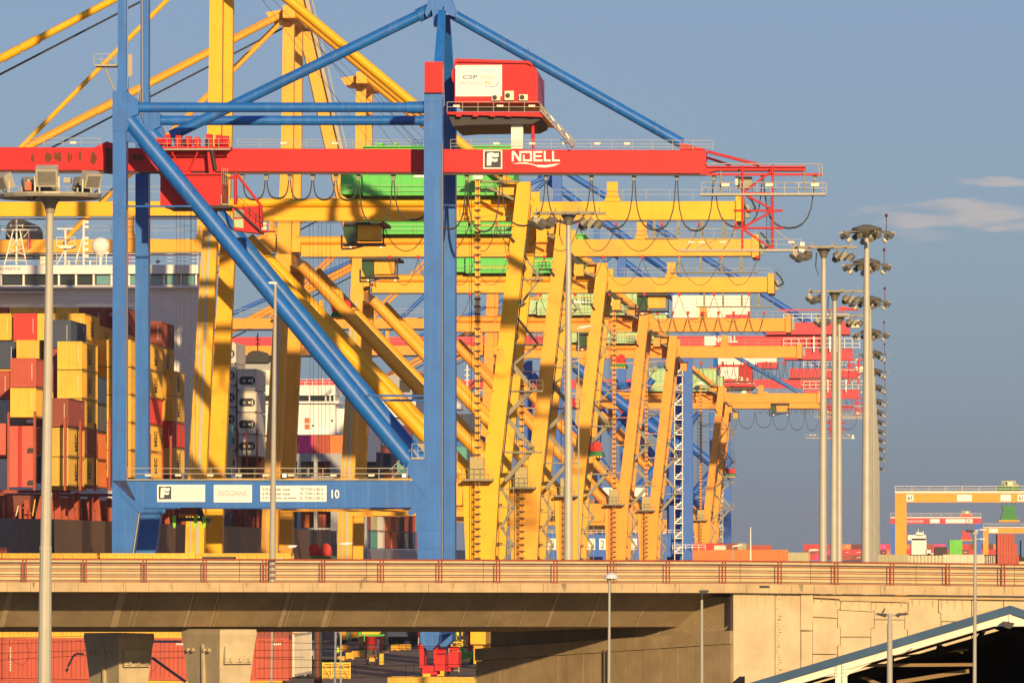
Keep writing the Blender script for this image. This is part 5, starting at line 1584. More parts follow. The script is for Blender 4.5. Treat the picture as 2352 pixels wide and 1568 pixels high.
lat = part('signal_mast', sup, M['white'], lambda mb: (tpx(mb, (10, 608), (30, 530), YS + 2, 1.6, 6), tpx(mb, (61, 608), (46, 530), YS + 2, 1.6, 6), tpx(mb, (38, 608), (38, 504), YS + 3, 2.2, 6), tpx(mb, (2, 528), (86, 527), YS + 2, 1.3, 6),
                                                     *[tpx(mb, a, b, YS + 2, 1.0, 5) for a, b in (((12, 596), (58, 596)), ((16, 582), (54, 570)), ((19, 570), (56, 585)), ((22, 552), (51, 552)), ((26, 545), (48, 565)), ((50, 545), (24, 565)), ((24, 518), (52, 518)), ((24, 515), (24, 522)), ((52, 515), (52, 522)), ((12, 530), (22, 545)), ((66, 530), (54, 545)))]))
part('radar_mast', sup, M['white'], lambda mb: (tpx(mb, (150, 608), (150, 527), YS + 2, 2.6, 8), bpx(mb, 131, 524, 169, 527, YS + 1.8, 0.4), ppx(mb, [(130, 564), (172, 564), (162, 570), (140, 570)], YS + 1, 2.0), mb.handrail(P(130, 564, YS + 1), P(172, 564, YS + 1), 0.95, 1.0), tpx(mb, (132, 606), (148, 575), YS + 2, 1.4, 5)))
part('aerial_mast', sup, M['white'], lambda mb: (tpx(mb, (192, 608), (192, 506), YS + 2, 2.6, 8), tpx(mb, (173, 605), (190, 545), YS + 2, 1.5, 6), *[bpx(mb, 194, y, 203, y + 6, YS + 1.8, 0.5) for y in (507, 518, 544, 556, 570, 585)]))
part('satellite_dome', sup, M['white'], lambda mb: (mb.lathe(P(231, 585, YS + 2), [(0.15, -1.15), (0.18, -0.3), (0.55, 0.1), (0.95, 0.5), (1.06, 1.0), (0.98, 1.45), (0.7, 1.8), (0.2, 2.0)], 16),), True)
part('small_dome', sup, M['white'], lambda mb: (mb.lathe(P(244, 582, YS + 2), [(0.05, -1.3), (0.06, -0.2), (0.35, 0), (0.3, 0.2), (0.05, 0.3)], 10),), True)
part('deck_locker', sup, M['cream'], lambda mb: (bpx(mb, 92, 588, 104, 608, YS + 1, 2), bpx(mb, 156, 598, 160, 608, YS + 1, 1), bpx(mb, 205, 598, 209, 608, YS + 1, 1)))
for x in (179, 218, 362):
    part('deck_floodlight', sup, M['greybox'], lambda mb: bpx(mb, x - 4, 597, x + 4, 604, YS + 0.2, 0.4))
part('lifebuoy_frame', sup, M['red'], lambda mb: (mb.handrail(P(289, 608, YS + 0.5), P(300, 608, YS + 0.5), 1.3, 0.3), mb.handrail(P(334, 608, YS + 0.5), P(343, 608, YS + 0.5), 1.3, 0.3)))
part('funnel', s1, M['funnel'], lambda mb: ppx(mb, [(-60, 585), (100, 585), (100, 576), (68, 574), (68, 525), (63, 512), (54, 505), (28, 505), (18, 512), (13, 525), (13, 574), (-60, 575)], 745, 12))
fl = MB()
ppx(fl, [(66, 537), (68, 540), (71, 560), (71, 570), (63, 576), (63, 560)], 722, 0.03)
part('flag_staff', s1, M['white'], lambda mb: tpx(mb, (66, 532), (66, 580), 722, 0.5, 5))
fo = fl.build('flag', M['red'], s1)
# container stacks: left edge, distance, top edge, colours from the top
BAYS = [
    ('the stack above the red bow slab', 24, 580, 822, ['oxide red', 'yellow']),
    ('the leftmost low stack', -36, 598, 851, ['oxide red', 'grey', 'oxide red']),
    ('the tall stack just right of the near mast', 132, 605, 784, ['yellow', 'yellow', 'yellow', 'brown', 'yellow']),
    ('the short stack beside the near mast', 99, 590, 914, ['brown', 'mustard', 'mustard']),
    ('the stack crowned by the navy box', 107, 612, 735, ['navy', 'oxide red', 'oxide red', 'yellow', 'yellow', 'yellow']),
    ('the stack left of the blue waterside leg', 162, 618, 862, ['navy', 'dark grey', 'orange', 'orange']),
    ('the stack touching the blue waterside leg', 204, 642, 780, ['yellow', 'yellow', 'oxide red', 'red']),
    ('the stack left of the near mast, behind the brown box', 38, 618, 781, ['yellow', 'brown']),
    ('the far-left stack behind', -20, 622, 784, ['navy', 'yellow']),
    ('the stack hidden by the near mast', 84, 622, 790, ['yellow', 'yellow', 'oxide red', 'orange', 'dark grey']),
    ('the second row, far left', -28, 636, 720, ['yellow']),
    ('the second row, at the red box', 31, 636, 720, ['red', 'yellow']),
    ('the second row, beside the red box', 86, 636, 720, ['yellow', 'yellow', 'yellow']),
    ('the second row, behind the navy box', 141, 636, 720, ['yellow', 'yellow', 'yellow', 'yellow']),
    ('the second row, next to the leg', 175, 650, 747, ['mustard', 'yellow', 'yellow']),
    ('the top row, far left', -34, 656, 706, ['oxide red', 'brown']),
    ('the top row, second', 22, 656, 706, ['yellow', 'yellow']),
    ('the top row, third', 75, 656, 706, ['yellow', 'yellow']),
    ('the top row, fourth', 129, 656, 706, ['yellow', 'yellow']),
    ('the top row, fifth', 183, 656, 706, ['brown', 'yellow']),
    ('the top row, under the white letters', 237, 662, 706, ['brown', 'yellow', 'yellow', 'yellow', 'mustard', 'yellow']),
    ('the stack right of the far waterside leg', 289, 642, 788, ['yellow', 'yellow', 'red', 'yellow', 'yellow']),
    ('the stack seen between the two blue legs', 246, 628, 780, ['yellow', 'yellow', 'yellow', 'yellow', 'yellow']),
    ('the brown-topped stack by the ropes', 320, 672, 738, ['brown', 'mustard', 'yellow']),
    ('the farther brown-topped stack by the ropes', 347, 700, 748, ['brown', 'yellow']),
    ('the stack before the yellow crane leg', 345, 676, 850, ['yellow', 'yellow', 'red', 'mustard', 'brown']),
    ('the rearmost stack by the yellow crane leg', 371, 708, 797, ['yellow', 'oxide red', 'yellow', 'brown', 'mustard']),
]
for nm, px, d, yt, cols in BAYS:
    p = P(px, yt, d)
    for k, c in enumerate(cols):
        z = p.z - CHT - k * (CHT + 0.09)
        cn = container(p.x, d, z, c, '%s container, %s down in %s' % (c, ORD[k], nm), group='containers on the near ship')
        if k == 0 and 'white letters' in nm:
            text('tex', 'end_lettering', s1, M['sign'], 243, 716, 260, 726, d, 0.0, 0.03)
# white reefers farther aft
M['reefer'] = mat('reefer_white', (0.62, 0.59, 0.50), 0.6, 0.12, 0.6, streak=0.25, streak_col=(0.3, 0.17, 0.08))


def reefer(x, y, z, label):
    t = thing('refrigerated_container', (x, y, z), label, 'container', 'white refrigerated containers')
    part('box', t, M['reefer'], lambda mb: (mb.box((x, y + 0.1, z), (x + CW, y + CL, z + CHT)), *[mb.box((x + a, y, z), (x + a + 0.12, y + 0.14, z + CHT)) for a in (0, CW - 0.12)], *[mb.box((x, y, z + a), (x + CW, y + 0.14, z + a + 0.14)) for a in (0, CHT - 0.14)]))
    un = part('cooling_unit', t, M['funnel'], lambda mb: mb.prism([(x + 0.2, y + 0.06, z + 1.0), (x + 0.45, y + 0.06, z + 0.72), (x + CW - 0.45, y + 0.06, z + 0.72), (x + CW - 0.2, y + 0.06, z + 1.0), (x + CW - 0.2, y + 0.06, z + 1.5), (x + CW - 0.5, y + 0.06, z + 1.78), (x + 0.5, y + 0.06, z + 1.78), (x + 0.2, y + 0.06, z + 1.5)], (0, 0.06, 0)))
    part('compressor', un, M['greybox'], lambda mb: mb.tube((x + 0.85, y + 0.02, z + 1.2), (x + 0.85, y + 0.08, z + 1.2), 0.22, n=12))
    part('control_panel', un, M['white'], lambda mb: (mb.box((x + 1.4, y - 0.02, z + 1.1), (x + 1.7, y + 0.08, z + 1.35)), mb.box((x + 1.85, y - 0.01, z + 0.9), (x + 1.98, y + 0.08, z + 1.5))))
    return t


for nm, px, d, yt, n in (('left', 499.5, 805, 786, 6), ('right', 546, 800, 847, 4)):
    p = P(px, yt, d)
    for k in range(n):
        reefer(p.x, d, p.z - CHT - k * (CHT + 0.1), 'white refrigerated container with dark unit, %s from the top, %s column' % (ORD[k], nm))
for k, (px, d, yt, cols) in enumerate(((468, 780, 972, ['teal', 'olive', 'teal', 'brown', 'navy']), (555, 815, 1012, ['grey', 'white', 'white']))):
    p = P(px, yt, d)
    for j, c in enumerate(cols):
        container(p.x, d, p.z - CHT - j * (CHT + 0.05), c, '%s container, %s down the stack %s' % (c, ORD[j], ('left of the white refrigerated ones', 'below the white refrigerated ones')[k]), group='containers on the near ship')
for px in (491, 515, 532, 546, 566, 590):
    part('aft_lashing_post', s1, M['lashing'], lambda mb: bpx(mb, px - 1.6, 985, px + 1.6, 1180, 796, 0.5))
part('aft_hatch', s1, M['brown'], lambda mb: (bpx(mb, 500, 1045, 600, 1090, 812, 6), bpx(mb, 430, 1165, 600, 1225, 815, 1)))
for k in range(9):
    part('aft_deck_fitting', s1, M['lashing'], lambda mb: bpx(mb, 505 + k * 10.5, 1165 + (k * 5 % 4) * 8, 511 + k * 10.5, 1222, 790 + k % 3, 0.6))

# ---------------------------------------------------------------- second ship, stern towards us
s2 = thing('container_ship', (-95, 905, GZ - 3), 'second container ship with grey stern openings and white bridge behind the yellow legs', 'ship', 'container ships')
Y2 = 905.0
st = part('transom', s2, M['shipgrey'], lambda mb: (bpx(mb, 560, 1250, 800, 1420, Y2, 2), *[bpx(mb, a, 1041, b, 1252, Y2, 2) for a, b in ((560, 664), (682.5, 691), (720.5, 729), (759.5, 792))], *[bpx(mb, 664, a, 760, b, Y2 + 0.1, 1.8) for a, b in ((1041, 1059), (1092, 1166), (1211.5, 1215.5))],
                                                  ppx(mb, [(792, 1041), (800, 1041), (842, 1100), (842, 1420), (792, 1420)], Y2, 3)))
sc2 = {(0, 0): 'dark grey', (0, 1): 'grey', (0, 2): 'black', (1, 0): 'grey', (1, 1): 'orange', (1, 2): 'red', (2, 0): 'oxide red', (2, 1): 'brown', (2, 2): 'oxide red'}
for (ci, ri), c in sc2.items():
    px = (655, 688, 727)[ci]
    yt = (1056, 1168, 1213)[ri]
    p = P(px, yt, Y2 + 4)
    container(p.x, Y2 + 4, p.z - CHT, c, '%s container in the stern opening, %s column, %s row' % (c, ORD[ci], ('top', 'middle', 'bottom')[ri]), doors=1, marks=False, group='containers in the stern openings')
for k, (px, c) in enumerate(((647, 'orange'), (683, 'magenta'), (720.5, 'oxide red'), (757.5, 'orange'))):
    p = P(px, 999, Y2 + 2)
    container(p.x, Y2 + 2, p.z - CHT, c, '%s container, %s from the left in the row on the grey stern' % (c, ORD[k]), doors=1, marks=False, group='containers on the stern')
pw = P(664, 1000, 950)
sp2 = part('superstructure', s2, M['shipwhite'], lambda mb: (bpx(mb, 590, 923, 770, 1060, 950, 12), bpx(mb, 590, 884, 770, 908, 949.6, 12), bpx(mb, 590, 921, 778, 926, 949.2, 12), bpx(mb, 590, 994, 776, 998, 948.6, 12), bpx(mb, 770, 938, 862, 1060, 953, 10)))
part('wheelhouse_glass', sp2, M['glass'], lambda mb: bpx(mb, 590, 908, 768, 922, 950.2, 10))
for x in (664, 675, 711, 748, 758, 768):
    part('window_mullion', sp2, M['shipwhite'], lambda mb: bpx(mb, x - 1.6, 908, x + 1.6, 922, 949.8, 0.5))
part('deck_rail', sp2, M['white'], lambda mb: (mb.handrail(P(660, 884, 949), P(770, 884, 949), 0.9, 1.6, (1, 0.5), 0.035), *[tpx(mb, (x, 884), (x, y), 950, 1.0, 5) for x, y in ((672, 872), (686, 868), (700, 876), (718, 874), (741, 868), (757, 860))]))
part('bridge_wing_stair', sp2, M['white'], lambda mb: (tpx(mb, (748, 905), (766, 892), 948, 1.2, 5), tpx(mb, (748, 900), (766, 887), 948, 0.8, 5)))
part('warning_board', sp2, M['inkred'], lambda mb: (bpx(mb, 700, 959, 711, 971, 949.8, 0.15), bpx(mb, 700, 974, 711, 985, 949.8, 0.15)))
part('port_hole', sp2, M['dark'], lambda mb: (bpx(mb, 761, 963, 765, 968, 949.8, 0.1), bpx(mb, 717, 975, 721, 979, 949.8, 0.1)))
part('engine_casing', s2, M['shipgrey'], lambda mb: (bpx(mb, 845, 862, 975, 918, 1000, 12), bpx(mb, 852, 850, 858, 862, 1002, 2), bpx(mb, 866, 846, 873, 862, 1002, 2)))
part('louvre', s2, M['dark'], lambda mb: (bpx(mb, 918, 872, 942, 900, 999.8, 0.2), bpx(mb, 848, 872, 885, 902, 999.8, 0.2)))
part('aft_house', s2, M['shipwhite'], lambda mb: (bpx(mb, 862, 918, 985, 958, 996, 14), bpx(mb, 1040, 905, 1060, 940, 1080, 10)))
part('aft_house_base', s2, M['shipgrey'], lambda mb: bpx(mb, 866, 956, 985, 980, 997, 14))
part('lifebuoy', s2, M['inkred'], lambda mb: [mb.tube(P(895.5 + 4 * math.cos(a), 929.5 + 4 * math.sin(a), 995.6), P(895.5 + 4 * math.cos(a + 0.7), 929.5 + 4 * math.sin(a + 0.7), 995.6), 0.09, n=5) for a in [k * 0.7 for k in range(9)]])
part('side_plating', s2, M['shipgrey'], lambda mb: mb.quad((-76.8 - 2, 907, GZ - 3), (-78.8, 1200, GZ - 3), (-78.8, 1200, 9.6), (-78.8, 907, 9.6)))
cols = [['grey', 'orange'], ['orange', 'orange'], ['brown', 'navy'], ['olive', 'teal'], ['white', 'white'], ['orange', 'brown'], ['brown', 'orange'], ['black', 'black'], ['brown', 'dark grey'], ['oxide red', 'navy'], ['teal', 'brown']]
for k, (a, b) in enumerate(cols):
    y = 909 + k * 13.0
    for j, c in enumerate((b, a)):
        container(-78.9 - CW, y, 9.7 + j * (CHT + 0.05), c, '%s container, %s bay along the second ship side, %s tier' % (c, ORD[k], ('lower', 'upper')[j]), marks=False, group='containers along the second ship')
for k, (px, yt, d, cl) in enumerate(((839, 983, 975, ['blue', 'maroon', 'maroon']), (876, 976, 985, ['oxide red', 'maroon', 'brown']), (912, 976, 985, ['maroon', 'maroon', 'teal']), (948, 978, 985, ['blue', 'olive', 'teal']), (838, 1038, 955, ['dark grey', 'dark grey']), (862, 1040, 962, ['navy', 'orange']),
                                      (1030, 950, 1120, ['maroon', 'navy', 'teal', 'brown']), (1062, 950, 1120, ['navy', 'navy', 'blue', 'navy']), (1040, 988, 1060, ['blue', 'teal']), (1072, 1000, 1060, ['navy', 'navy']))):
    p = P(px, yt, d)
    for j, c in enumerate(cl):
        container(p.x, d, p.z - CHT - j * (CHT + 0.05), c, '%s container, %s down in the %s stack aft of the funnel casing' % (c, ORD[j], ORD[k]), doors=1, marks=False, group='containers aft of the funnel casing')
part('third_mast', s2, M['white'], lambda mb: (tpx(mb, (1073, 930), (1073, 838), 1100, 2, 6), *[bpx(mb, 1067, y, 1079, y + 2, 1100, 0.3) for y in (848, 860, 872)]))
# black dome with an aerial, behind the reefers
bdm = thing('radar_dome_house', P(590, 860, 1180) * Vector((1, 1, 0)) + Vector((0, 0, GZ)), 'black domed wheelhouse top with a dark aerial behind the white refrigerated boxes', 'ship house')
part('dome', bdm, M['funnel'], lambda mb: (ppx(mb, [(560, 832), (618, 832), (618, 815), (612, 815), (606, 808), (596, 805), (580, 805), (570, 810), (566, 818), (560, 818)], 1000, 6),))
part('aerial', bdm, M['funnel'], lambda mb: (tpx(mb, (592, 806), (592, 765), 1002, 1.4, 6), tpx(mb, (586, 780), (598, 780), 1002, 0.9, 5), tpx(mb, (586, 790), (599, 790), 1002, 0.9, 5), tpx(mb, (587, 772), (592, 778), 1002, 0.8, 5)))
part('house_front', bdm, M['shipgrey'], lambda mb: bpx(mb, 556, 832, 622, 1060, 1001, 6))
part('house_panel', bdm, M['cream'], lambda mb: bpx(mb, 600, 850, 625, 1060, 990, 1))
# ---------------------------------------------------------------- far cranes
def copy_tree(o, dx, dy, skip=(), parent=None):
    c = o.copy()
    COL.objects.link(c)
    if parent is None:
        c.location = o.location + Vector((dx, dy, 0))
    else:
        c.parent = parent
    for ch in list(o.children):
        if ch.name.split('.')[0] not in skip:
            copy_tree(ch, dx, dy, skip, c)
    return c


c9 = copy_tree(c1, 0, 1565 - YN, ('crane_number', 'walkway_lamp', 'working_lamp', 'rust_patch', 'guide_slat'))
c9['label'] = 'distant blue-legged crane with red house and white board, red tail over the sky'
yellow_crane(1452, 'distant orange crane with slanting paired legs beside the far blue crane', 'orange', 'palegreen', trolley=1500, detail=1, left_boom=False)
yellow_crane(1512, 'most distant orange crane, its low girder reaching right above the horizon', 'orange', 'palegreen', trolley=None, spreader=842, spreader_x=1220, detail=1, left_boom=False, tower=False)

# big blue crane with a white stair tower, red double girder and white machinery house
YZ = 1352.0
zc = thing('ship_to_shore_crane', (P(1440, HZ, YZ).x, YZ, GZ), 'far blue quay crane with a white zigzag stair tower and wide red girder', 'crane', 'quay cranes')


def zp(name, m, fn, parent=zc, smooth=False):
    mb = MB()
    fn(mb)
    return mb.build(name, m, parent, smooth)


for dy in (0, 20):
    zp('waterside_leg', M['blue2'], lambda mb: bpx(mb, 1275, 800, 1297, 1400, YZ + dy, 2.2))
    zp('landside_leg', M['blue2'], lambda mb: (ppx(mb, [(1567, 800), (1590, 800), (1592, 1400), (1560, 1400)], YZ + dy, 2.4),))
    zp('sill_beam', M['blue2'], lambda mb: bpx(mb, 1225, 1226, 1562, 1278, YZ + dy + 0.1, 2.0))
    zp('main_diagonal', M['blue2'], lambda mb: tpx(mb, (1297, 822), (1565, 1035), YZ + dy + 1, 13, 12), smooth=True)
    zp('lower_diagonal', M['blue2'], lambda mb: tpx(mb, (1560, 1010), (1450, 1140), YZ + dy + 1, 10, 12), smooth=True)
    zp('cross_beam', M['blue2'], lambda mb: bpx(mb, 1297, 1114, 1565, 1146, YZ + dy + 0.2, 1.8))
zp('second_leg', M['blue2'], lambda mb: bpx(mb, 1532, 830, 1566, 1400, YZ + 26, 2))
zp('outer_leg', M['blue2'], lambda mb: bpx(mb, 1203, 828, 1222, 1400, YZ + 30, 2))
zp('outer_diagonal', M['blue2'], lambda mb: tpx(mb, (1222, 860), (1420, 1110), YZ + 30, 9, 10), smooth=True)
zp('outer_brace', M['blue2'], lambda mb: tpx(mb, (1500, 870), (1400, 1000), YZ + 28, 8, 10), smooth=True)
for xx in (1286, 1576):
    a = P(xx, 1300, YZ)
    zp('bogie', M['blue2'], lambda mb: mb.box((a.x - 1.2, YZ - 2, GZ), (a.x + 1.2, YZ + 25, 0.5)))
tow = zp('stair_tower', M['white'], lambda mb: [bpx(mb, x, 830, x + 1.2, 1380, YZ - 3 + q, 0.12) for x in (1549, 1567) for q in (0, 2.4)])
for k in range(13):
    y = 846 + k * 34
    zp('stair_flight', M['white'], lambda mb: (mb.beam(P(1550, y + 14, YZ - 2.8), P(1566, y, YZ - 2.8), 0.9, 0.28), bpx(mb, 1548, y + 14, 1570, y + 16.5, YZ - 3, 2.6), bpx(mb, 1552, y + 4, 1569, y + 5, YZ - 3.1, 0.1), bpx(mb, 1552, y + 9, 1569, y + 10, YZ - 3.1, 0.1)), tow)
zp('walkway_rail', M['white'], lambda mb: (mb.handrail(P(1230, 1226, YZ - 0.6), P(1562, 1226, YZ - 0.6), 0.9, 1.2, (1, 0.5), 0.06), mb.handrail(P(1545, 1262, YZ - 2), P(1620, 1262, YZ - 2), 1.1, 1.5, (1, 0.5), 0.08)))
bd = zp('maker_board', M['sign'], lambda mb: bpx(mb, 1230, 1236, 1277, 1262, YZ - 0.3, 0.1))
text('ZPMC', 'board_lettering', bd, M['ink'], 1239, 1240, 1268, 1248, YZ - 0.3, 0.02, 0.06)
text('SHANGHAI', 'board_lettering', bd, M['ink'], 1233, 1253, 1272, 1259, YZ - 0.3, 0.01, 0.06)
bd = zp('name_board', M['sign'], lambda mb: bpx(mb, 1325, 1236, 1367, 1262, YZ - 0.3, 0.1))
bd = zp('number_board', M['sign'], lambda mb: bpx(mb, 1376, 1236, 1392, 1262, YZ - 0.3, 0.1))
zp('maker_ring', M['ink'], lambda mb: [mb.tube(P(1253.5 + 19 * math.cos(a_), 1244.5 + 6.5 * math.sin(a_), YZ - 0.36), P(1253.5 + 19 * math.cos(a_ + 0.35), 1244.5 + 6.5 * math.sin(a_ + 0.35), YZ - 0.36), 0.05, n=4) for a_ in [k * 0.35 for k in range(18)]], zc)
text('2', 'board_lettering', bd, M['ink'], 1380, 1240, 1388, 1258, YZ - 0.3, 0.0, 0.06)
bd = zp('operator_board', M['sign'], lambda mb: bpx(mb, 1428, 1236, 1464, 1262, YZ - 0.3, 0.1))
text('CSP Spain', 'board_lettering', bd, M['inkblue'], 1432, 1241, 1460, 1248, YZ - 0.3, 0.0, 0.06)
for x in (1384, 1452):
    zp('load_board', M['sign'], lambda mb: bpx(mb, x, 1119, x + 36, 1140, YZ - 0.6, 0.1))
gz = zp('bridge_girder', M['pinkred'], lambda mb: (bpx(mb, -200, 771, 1900, 801, YZ + 6, 2.2), bpx(mb, 1760, 740, 1952, 768, YZ + 4, 10), bpx(mb, 1800, 800, 1958, 826, YZ + 5, 8)))
for x0 in (1618,):
    zp('emblem_board', M['sign'], lambda mb: bpx(mb, x0, 772, x0 + 26, 793, YZ + 5.8, 0.12), gz)
text('NOELL', 'girder_lettering', gz, M['sign'], 1640, 772, 1694, 786, YZ + 5.9, 0.03, 0.06)
zp('girder_rail', M['white'], lambda mb: (mb.handrail(P(1800, 738, YZ + 4), P(1950, 738, YZ + 4), 1.6, 2.0, (1, 0.5), 0.08), mb.handrail(P(1800, 800, YZ + 4), P(1975, 800, YZ + 4), 2.2, 1.6, (1, 0.5, 0.1), 0.08), *[bpx(mb, x, 772, x + 3, 808, YZ + 3.9, 0.2) for x in (1868, 1885, 1905, 1920)]))
hz = zp('machinery_house', M['white'], lambda mb: bpx(mb, 1545, 678, 1722, 730, YZ + 2, 16))
zp('house_base', M['pinkred'], lambda mb: (bpx(mb, 1550, 729, 1722, 738, YZ + 1.8, 16), bpx(mb, 1668, 722, 1722, 740, YZ + 1.2, 3)), hz)
for k in range(11):
    zp('house_rib', M['white'], lambda mb: bpx(mb, 1552 + k * 16, 680, 1554 + k * 16, 728, YZ + 1.85, 0.15), hz)
zp('service_jib', M['pinkred'], lambda mb: (bpx(mb, 1785, 710, 1975, 713.5, YZ + 5, 0.5), tpx(mb, (1935, 714), (1935, 740), YZ + 5, 2, 6), ppx(mb, [(1918, 710), (1935, 703), (1975, 712), (1940, 711)], YZ + 5, 0.5), tpx(mb, (1805, 712), (1805, 740), YZ + 5, 2, 6)))
zp('backstay', M['blue2'], lambda mb: tpx(mb, (1300, 395), (1860, 742), YZ + 9, 7, 10), smooth=True)
zp('second_backstay', M['blue2'], lambda mb: tpx(mb, (1240, 400), (1560, 640), YZ + 9, 9, 10), smooth=True)
zp('forestay', M['blue2'], lambda mb: (tpx(mb, (1270, 400), (500, 735), YZ + 5, 5, 8), tpx(mb, (1270, 400), (880, 770), YZ + 5, 5, 8)), smooth=True)
zp('mast', M['blue2'], lambda mb: (bpx(mb, 1268, 390, 1290, 800, YZ + 2, 2), bpx(mb, 1268, 390, 1290, 800, YZ + 18, 2)))
zp('tail_cabinet', M['cream'], lambda mb: bpx(mb, 1950, 735, 1975, 752, YZ + 4, 3))
zp('hanging_frame', M['pinkred'], lambda mb: [tpx(mb, a, b, YZ + 5, 2.0, 5) for a, b in (((1950, 826), (1950, 882)), ((1972, 826), (1972, 882)), ((1945, 838), (1978, 838)), ((1945, 860), (1978, 860)), ((1950, 880), (1972, 860)), ((1950, 838), (1972, 858)), ((1900, 826), (1985, 826)))])
zp('hung_gantry', M['steel'], lambda mb: (bpx(mb, 1840, 882, 1985, 885, YZ + 4, 1.5), bpx(mb, 1890, 848, 1988, 851, YZ + 4, 1.5), mb.handrail(P(1840, 882, YZ + 4), P(1985, 882, YZ + 4), 1.1, 3, (1, 0.5), 0.05)))
mb = MB()
for k in range(16):
    x0 = 1668 + k * 17
    mb.path([P(x0 + 17 * q / 8, 830 + 40 * (1 - abs(2 * q / 8 - 1) ** 2.4), YZ + 5) for q in range(9)], 0.09, 4)
mb.build('festoon_cable', M['cable'], zc)

z2 = copy_tree(zc, 0, 1690 - YZ, ('maker_board', 'name_board', 'number_board', 'operator_board', 'load_board', 'girder_lettering', 'emblem_board', 'service_jib'))
z2['label'] = 'farthest blue quay crane, mostly hidden behind the white stair tower crane'

# ---------------------------------------------------------------- rubber-tyred gantries and stacks on the right horizon
def rtg(Y, x0, x1, ytop, ybeam, ms_beam, ms_leg, label, trolley_x, block_y, board, m_block, xw=26, ribs=True):
    t = thing('yard_gantry_crane', (P(x0, HZ, Y).x, Y, GZ), label, 'gantry crane', 'yard gantry cranes')

    def q(name, m, fn, parent=t, smooth=False):
        mb = MB()
        fn(mb)
        return mb.build(name, m, parent, smooth)
    zb = P(0, HZ, Y)
    for k, yy in enumerate((Y, Y + 7)):
        g = q('bridge_girder', ms_beam, lambda mb: bpx(mb, x0, ytop, x1, ybeam, yy, 1.2))
        q('girder_walkway', M['cream'], lambda mb: (bpx(mb, x0, ytop - 6 * 1070 / Y, x1, ytop - 1, yy - 0.3, 1.0), mb.handrail(P(x0, ytop - 5, yy - 0.4), P(x1, ytop - 5, yy - 0.4), 0.9, 3, (1, 0.5), 0.04)), g)
        for xa in (x0, x1 - xw):
            a = P(xa, ybeam, yy)
            b = P(xa + xw, ybeam, yy)
            q('leg', ms_leg, lambda mb: mb.box((a.x, yy, GZ + 1.2), (b.x, yy + 1.3, a.z)))
            for w in (-0.2, 1.4):
                q('tyre', M['dark'], lambda mb: mb.tube(((a.x + b.x) / 2 - 0.3, yy + w, GZ + 0.75), ((a.x + b.x) / 2 + 0.3, yy + w, GZ + 0.75), 0.75, n=14))
    for bx0, bx1, tx in board:
        bd = q('board', M['sign'], lambda mb: bpx(mb, bx0, ytop + (ybeam - ytop) * 0.12, bx1, ybeam - (ybeam - ytop) * 0.12, Y - 0.15, 0.1))
        if tx:
            text(tx, 'board_lettering', bd, M['ink'], bx0 + (bx1 - bx0) * 0.2, ytop + (ybeam - ytop) * 0.25, bx1 - (bx1 - bx0) * 0.2, ybeam - (ybeam - ytop) * 0.25, Y - 0.15, 0.02, 0.05)
    s = 1070 / Y
    x = trolley_x
    tr_ = q('trolley', m_block, lambda mb: (bpx(mb, x - 26 * s, ytop - 16 * s, x + 26 * s, ytop - 7 * s, Y + 0.5, 6),))
    q('trolley_house', M['greybox'], lambda mb: (bpx(mb, x - 18 * s, ytop - 30 * s, x + 16 * s, ytop - 16 * s, Y + 2, 3), bpx(mb, x - 12 * s, ytop - 22 * s, x + 22 * s, ytop - 16 * s, Y + 1, 3)), tr_)
    q('trolley_drum', M['cream'], lambda mb: mb.tube(P(x - 4 * s, ytop - 22 * s, Y + 1), P(x + 8 * s, ytop - 22 * s, Y + 1), 0.5, n=10), tr_)
    q('ropes', M['rope'], lambda mb: [tpx(mb, (x + k * s, ytop - 8), (x + k * 0.7 * s, block_y), Y + 2, 0.5 * s, 4) for k in (-20, -8, 8, 20)])
    hb = q('headblock', m_block, lambda mb: (ppx(mb, [(x - 17 * s, block_y), (x + 17 * s, block_y), (x + 13 * s, block_y + 14 * s), (x + 17 * s, block_y + 22 * s), (x + 20 * s, block_y + 34 * s), (x - 20 * s, block_y + 34 * s), (x - 17 * s, block_y + 22 * s), (x - 13 * s, block_y + 14 * s)], Y, 6)))
    q('spreader', M['orange'], lambda mb: bpx(mb, x - 24 * s, block_y + 34 * s, x + 24 * s, block_y + 38 * s, Y - 0.5, 7), hb)
    return t


rtg(1070, 2056, 2520, 1133, 1153, M['orange'], M['orange'], 'orange yard gantry crane on the right, boards reading 61', 2318, 1160, [(2082, 2098, '61'), (2198, 2232, None), (2298, 2322, None), (2337, 2352, '61')], M['greenblock'])
rtg(1830, 2045, 2254, 1190, 1202, M['pinkred'], M['blue2'], 'yard gantry crane with red girder and blue legs behind the orange one', 2219, 1219, [(2136, 2158, None), (2172, 2218, None), (2220, 2234, '31')], M['pinkred'], 14)
text('KONECRANES', 'girder_lettering', bpy.data.objects['yard_gantry_crane.001'], M['sign'], 2078, 1194, 2121, 1199, 1829.8, 0.0, 0.05)
rtg(2350, 2258, 2600, 1212, 1224, M['orange'], M['orange'], 'farthest orange yard gantry crane at the right edge', 2480, 1230, [(2272, 2292, None)], M['greenblock'], 12)


def far_box(px, y0, px1, Y, col, label, long_side=False):
    a, b = P(px, y0, Y), P(px1, y0, Y)
    o = container(0, 0, 0, col, label, '40' if long_side else '40', 0, 0 if long_side else 1, 'yard containers', marks=False)
    if long_side:
        o.rotation_euler = (0, 0, math.pi / 2)
        o.location = (b.x, Y, a.z - CHT)
    else:
        o.location = (a.x, Y, a.z - CHT)
    return o


